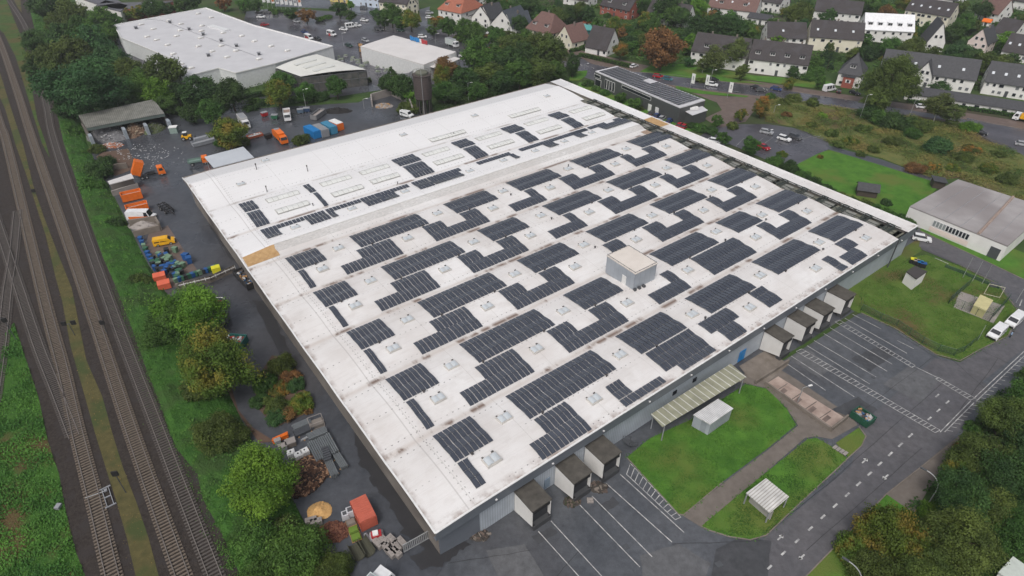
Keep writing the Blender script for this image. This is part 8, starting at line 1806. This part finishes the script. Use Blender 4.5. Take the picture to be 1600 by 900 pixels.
def embz(x, y):
    best = 0
    # nearest row by y
    rws = EMB_ROWS; lo, hi = 0, len(rws)-1
    i = min(range(0, len(rws), 3), key=lambda i: abs(rws[i][0].y+(rws[i][-1].y-rws[i][0].y)*.5-y)); r = rws[i]
    s = (x-r[0].x)/(r[-1].x-r[0].x+1e-6); s = min(1, max(0, s)); j = min(len(r)-2, int(s*(len(r)-1))); return r[j].z*(1-(s*(len(r)-1)-j))+r[j+1].z*(s*(len(r)-1)-j)
cover('bank_plants', None, 0, 60000, .12, .30, 'bank', 'dense green undergrowth covering the railway bank', zf=embz, clump=.3, hmax=.9, world=emb)
cover('verge_grass', [(0, 560), (10, 520), (22, 505), (40, 560), (60, 620), (75, 690), (92, 740), (103, 800), (118, 860), (140, 920), (-60, 940), (-60, 560)], RZ, 26000, .10, .24, 'bank', 'rough green grass in the left railway verge', clump=.4, hmax=.5)
cover('strip_moss', [(36, 225), (68, 337), (112, 450), (135, 563), (175, 675), (214, 787), (248, 900), (200, 900), (183, 787), (148, 675), (110, 540), (86, 430), (56, 320), (24, 225)], RZ, 9000, .05, .14, 'moss', 'mossy and weedy growth in the strip between tracks', clump=.5, hmax=.2)
garden = [(760, 0), (1100, -6), (1600, -6), (1640, 150), (1500, 140), (1350, 110), (1260, 120), (1150, 100), (1050, 105), (990, 95), (900, 70), (800, 70), (740, 40)]
cover('garden_plants', garden, 0, 50000, .25, .6, 'green', 'low garden greenery between the houses', clump=.12, hmax=1.6)
lawnp = [(980, 714), (1080, 655), (1165, 600), (1200, 608), (1244, 664), (1130, 752), (1064, 804)]
cover('lawn_tufts', lawnp, .1, 14000, .05, .12, 'grass', 'short tufts of the big lawn', clump=.5, hmax=.1)
cover('lawn_tufts', [(1096, 822), (1160, 768), (1262, 686), (1304, 700), (1310, 730), (1196, 836), (1140, 838)], .1, 9000, .05, .12, 'grass', 'short tufts of the curved lawn', clump=.5, hmax=.1)
cover('plot_tufts', [(1350, 486), (1350, 450), (1425, 404), (1500, 418), (1560, 448), (1588, 490), (1572, 522), (1500, 560), (1462, 550)], .1, 16000, .05, .14, 'grass', 'worn grass tufts of the fenced plot', clump=.4, hmax=.15)
cover('thicket_floor', [(1400, 800), (1440, 770), (1480, 710), (1560, 610), (1700, 560), (1750, 960), (1300, 960), (1350, 850)], .05, 26000, .12, .3, 'dark', 'undergrowth below the lower right thicket', clump=.3, hmax=1.0)
cover('wood_floor', [(80, -10), (180, 30), (190, 100), (290, 130), (420, 120), (420, 165), (330, 185), (262, 175), (150, 225), (110, 180), (80, 60)], 0, 22000, .2, .5, 'dark', 'undergrowth below the wood by the railway', clump=.2, hmax=1.2)
cover('lane_undergrowth', [(590, 120), (640, 128), (720, 118), (900, 105), (900, 130), (700, 180), (660, 178), (640, 160)], 0, 12000, .15, .4, 'dark', 'undergrowth below the trees behind the warehouse', clump=.2, hmax=1.2)

def edge_tufts(name, pxs, z, label, lk='grass', per=7, w_=.28):
    P = gg(pxs, z); V = []; Fc = []; T = []
    for i in range(len(P)):
        A, B = P[i], P[(i+1) % len(P)]; L_ = (B-A).length
        for _ in range(int(L_*per)):
            q = A.lerp(B, random.random())+Vector((random.gauss(0, w_), random.gauss(0, w_), random.uniform(.02, .14))); nn = Vector((random.gauss(0, .6), random.gauss(0, .6), 1)).normalized(); t1 = nn.cross(Vector((random.random(), random.random(), .1))).normalized(); t2 = nn.cross(t1); s = random.uniform(.06, .16); k = len(V)
            V += [tuple(q-t1*s), tuple(q-t2*s*.6), tuple(q+t1*s), tuple(q+t2*s*.6)]; Fc.append((k, k+1, k+2, k+3)); T.append(random.random())
    me = bpy.data.meshes.new(name); me.from_pydata(V, [], Fc); at = me.attributes.new('tint', 'FLOAT', 'FACE'); at.data.foreach_set('value', T); me.materials.append(LM[lk]); o = bpy.data.objects.new(name, me); COL.objects.link(o); kind(o, 'stuff', label)
edge_tufts('edge_grass', [(980, 714), (1015, 685), (1080, 655), (1165, 600), (1200, 608), (1230, 640), (1244, 664), (1200, 700), (1130, 752), (1068, 804), (1060, 803)], .08, 'ragged grass edge of the big lawn')
edge_tufts('edge_grass', [(1096, 822), (1160, 768), (1262, 686), (1276, 684), (1304, 700), (1324, 716), (1310, 730), (1250, 785), (1196, 836), (1172, 843), (1140, 838), (1108, 828)], .1, 'ragged grass edge of the curved lawn')
edge_tufts('edge_grass', [(1345, 488), (1348, 450), (1425, 402), (1447, 398), (1500, 416), (1560, 446), (1592, 490), (1574, 524), (1530, 546), (1500, 563), (1462, 553), (1400, 513)], .08, 'ragged weedy edge of the fenced plot', per=12, w_=.45)
edge_tufts('edge_weeds', [(182, 450), (230, 580), (277, 702), (317, 780), (372, 892), (345, 840), (300, 745), (250, 640), (200, 505)], RZ, 'weeds creeping over the ballast edge', lk='bank', per=16, w_=.9)

# more garden trees and shrubs, kept clear of the houses
random.seed(77)
gp = [(765, 2), (900, 0), (1090, 0), (1300, 2), (1600, 2), (1604, 108), (1500, 108), (1360, 92), (1250, 98), (1190, 100), (1060, 96), (985, 78), (900, 58), (800, 55), (740, 30)]
done = []; its = {'behind the cottages': [], 'between the apartment blocks': [], 'around the far right houses': []}
t_ = 0
while len(done) < 105 and t_ < 9000:
    t_ += 1; x, y = random.uniform(745, 1600), random.uniform(2, 106)
    if not inpoly(x, y, gp): continue
    w_ = random.choice((14, 16, 18, 20, 24, 28)); q = g(x, y, 2.5); ok = True; rad = w_/2*pscale(x, y, 2)
    for (hx, hy, a, ex, ey) in HOUSES:
        dx, dy = q.x-hx, q.y-hy; lx, ly = dx*math.cos(a)+dy*math.sin(a), -dx*math.sin(a)+dy*math.cos(a)
        if abs(lx) < ex+rad*.6 and -ey-rad*1.1 < ly < ey+rad*.6: ok = False; break
    if not ok or any((x-a)**2+(y-c)**2*4 < 200 for a, c in done): continue
    done.append((x, y)); k = 'behind the cottages' if x < 1050 else ('between the apartment blocks' if x < 1340 else 'around the far right houses')
    its[k].append((x, y, w_, random.choice(('dark', 'green', 'olive', 'green', 'bright', 'bluegreen', 'yellow')), random.choice(('bush', 'bush', 'round', 'tall')), .9))
for k, v in its.items(): batch('scattered '+k, v)
# ================================================================ haze
hzm = bpy.data.materials.new('thin_haze'); hzm.use_nodes = True; nt = hzm.node_tree
for n in list(nt.nodes):
    if n.type == 'BSDF_PRINCIPLED': nt.nodes.remove(n)
pv = nt.nodes.new('ShaderNodeVolumePrincipled'); pv.inputs['Color'].default_value = (.86, .89, .93, 1); pv.inputs['Density'].default_value = 0.0002; pv.inputs['Anisotropy'].default_value = 0.2
nt.links.new(pv.outputs[0], nt.nodes['Material Output'].inputs['Volume'])
b = MB(); b.box((0, 900, 44), (3100, 3400, 92)); o = b.build('haze', hzm); kind(o, 'stuff', 'thin pale haze over the town')
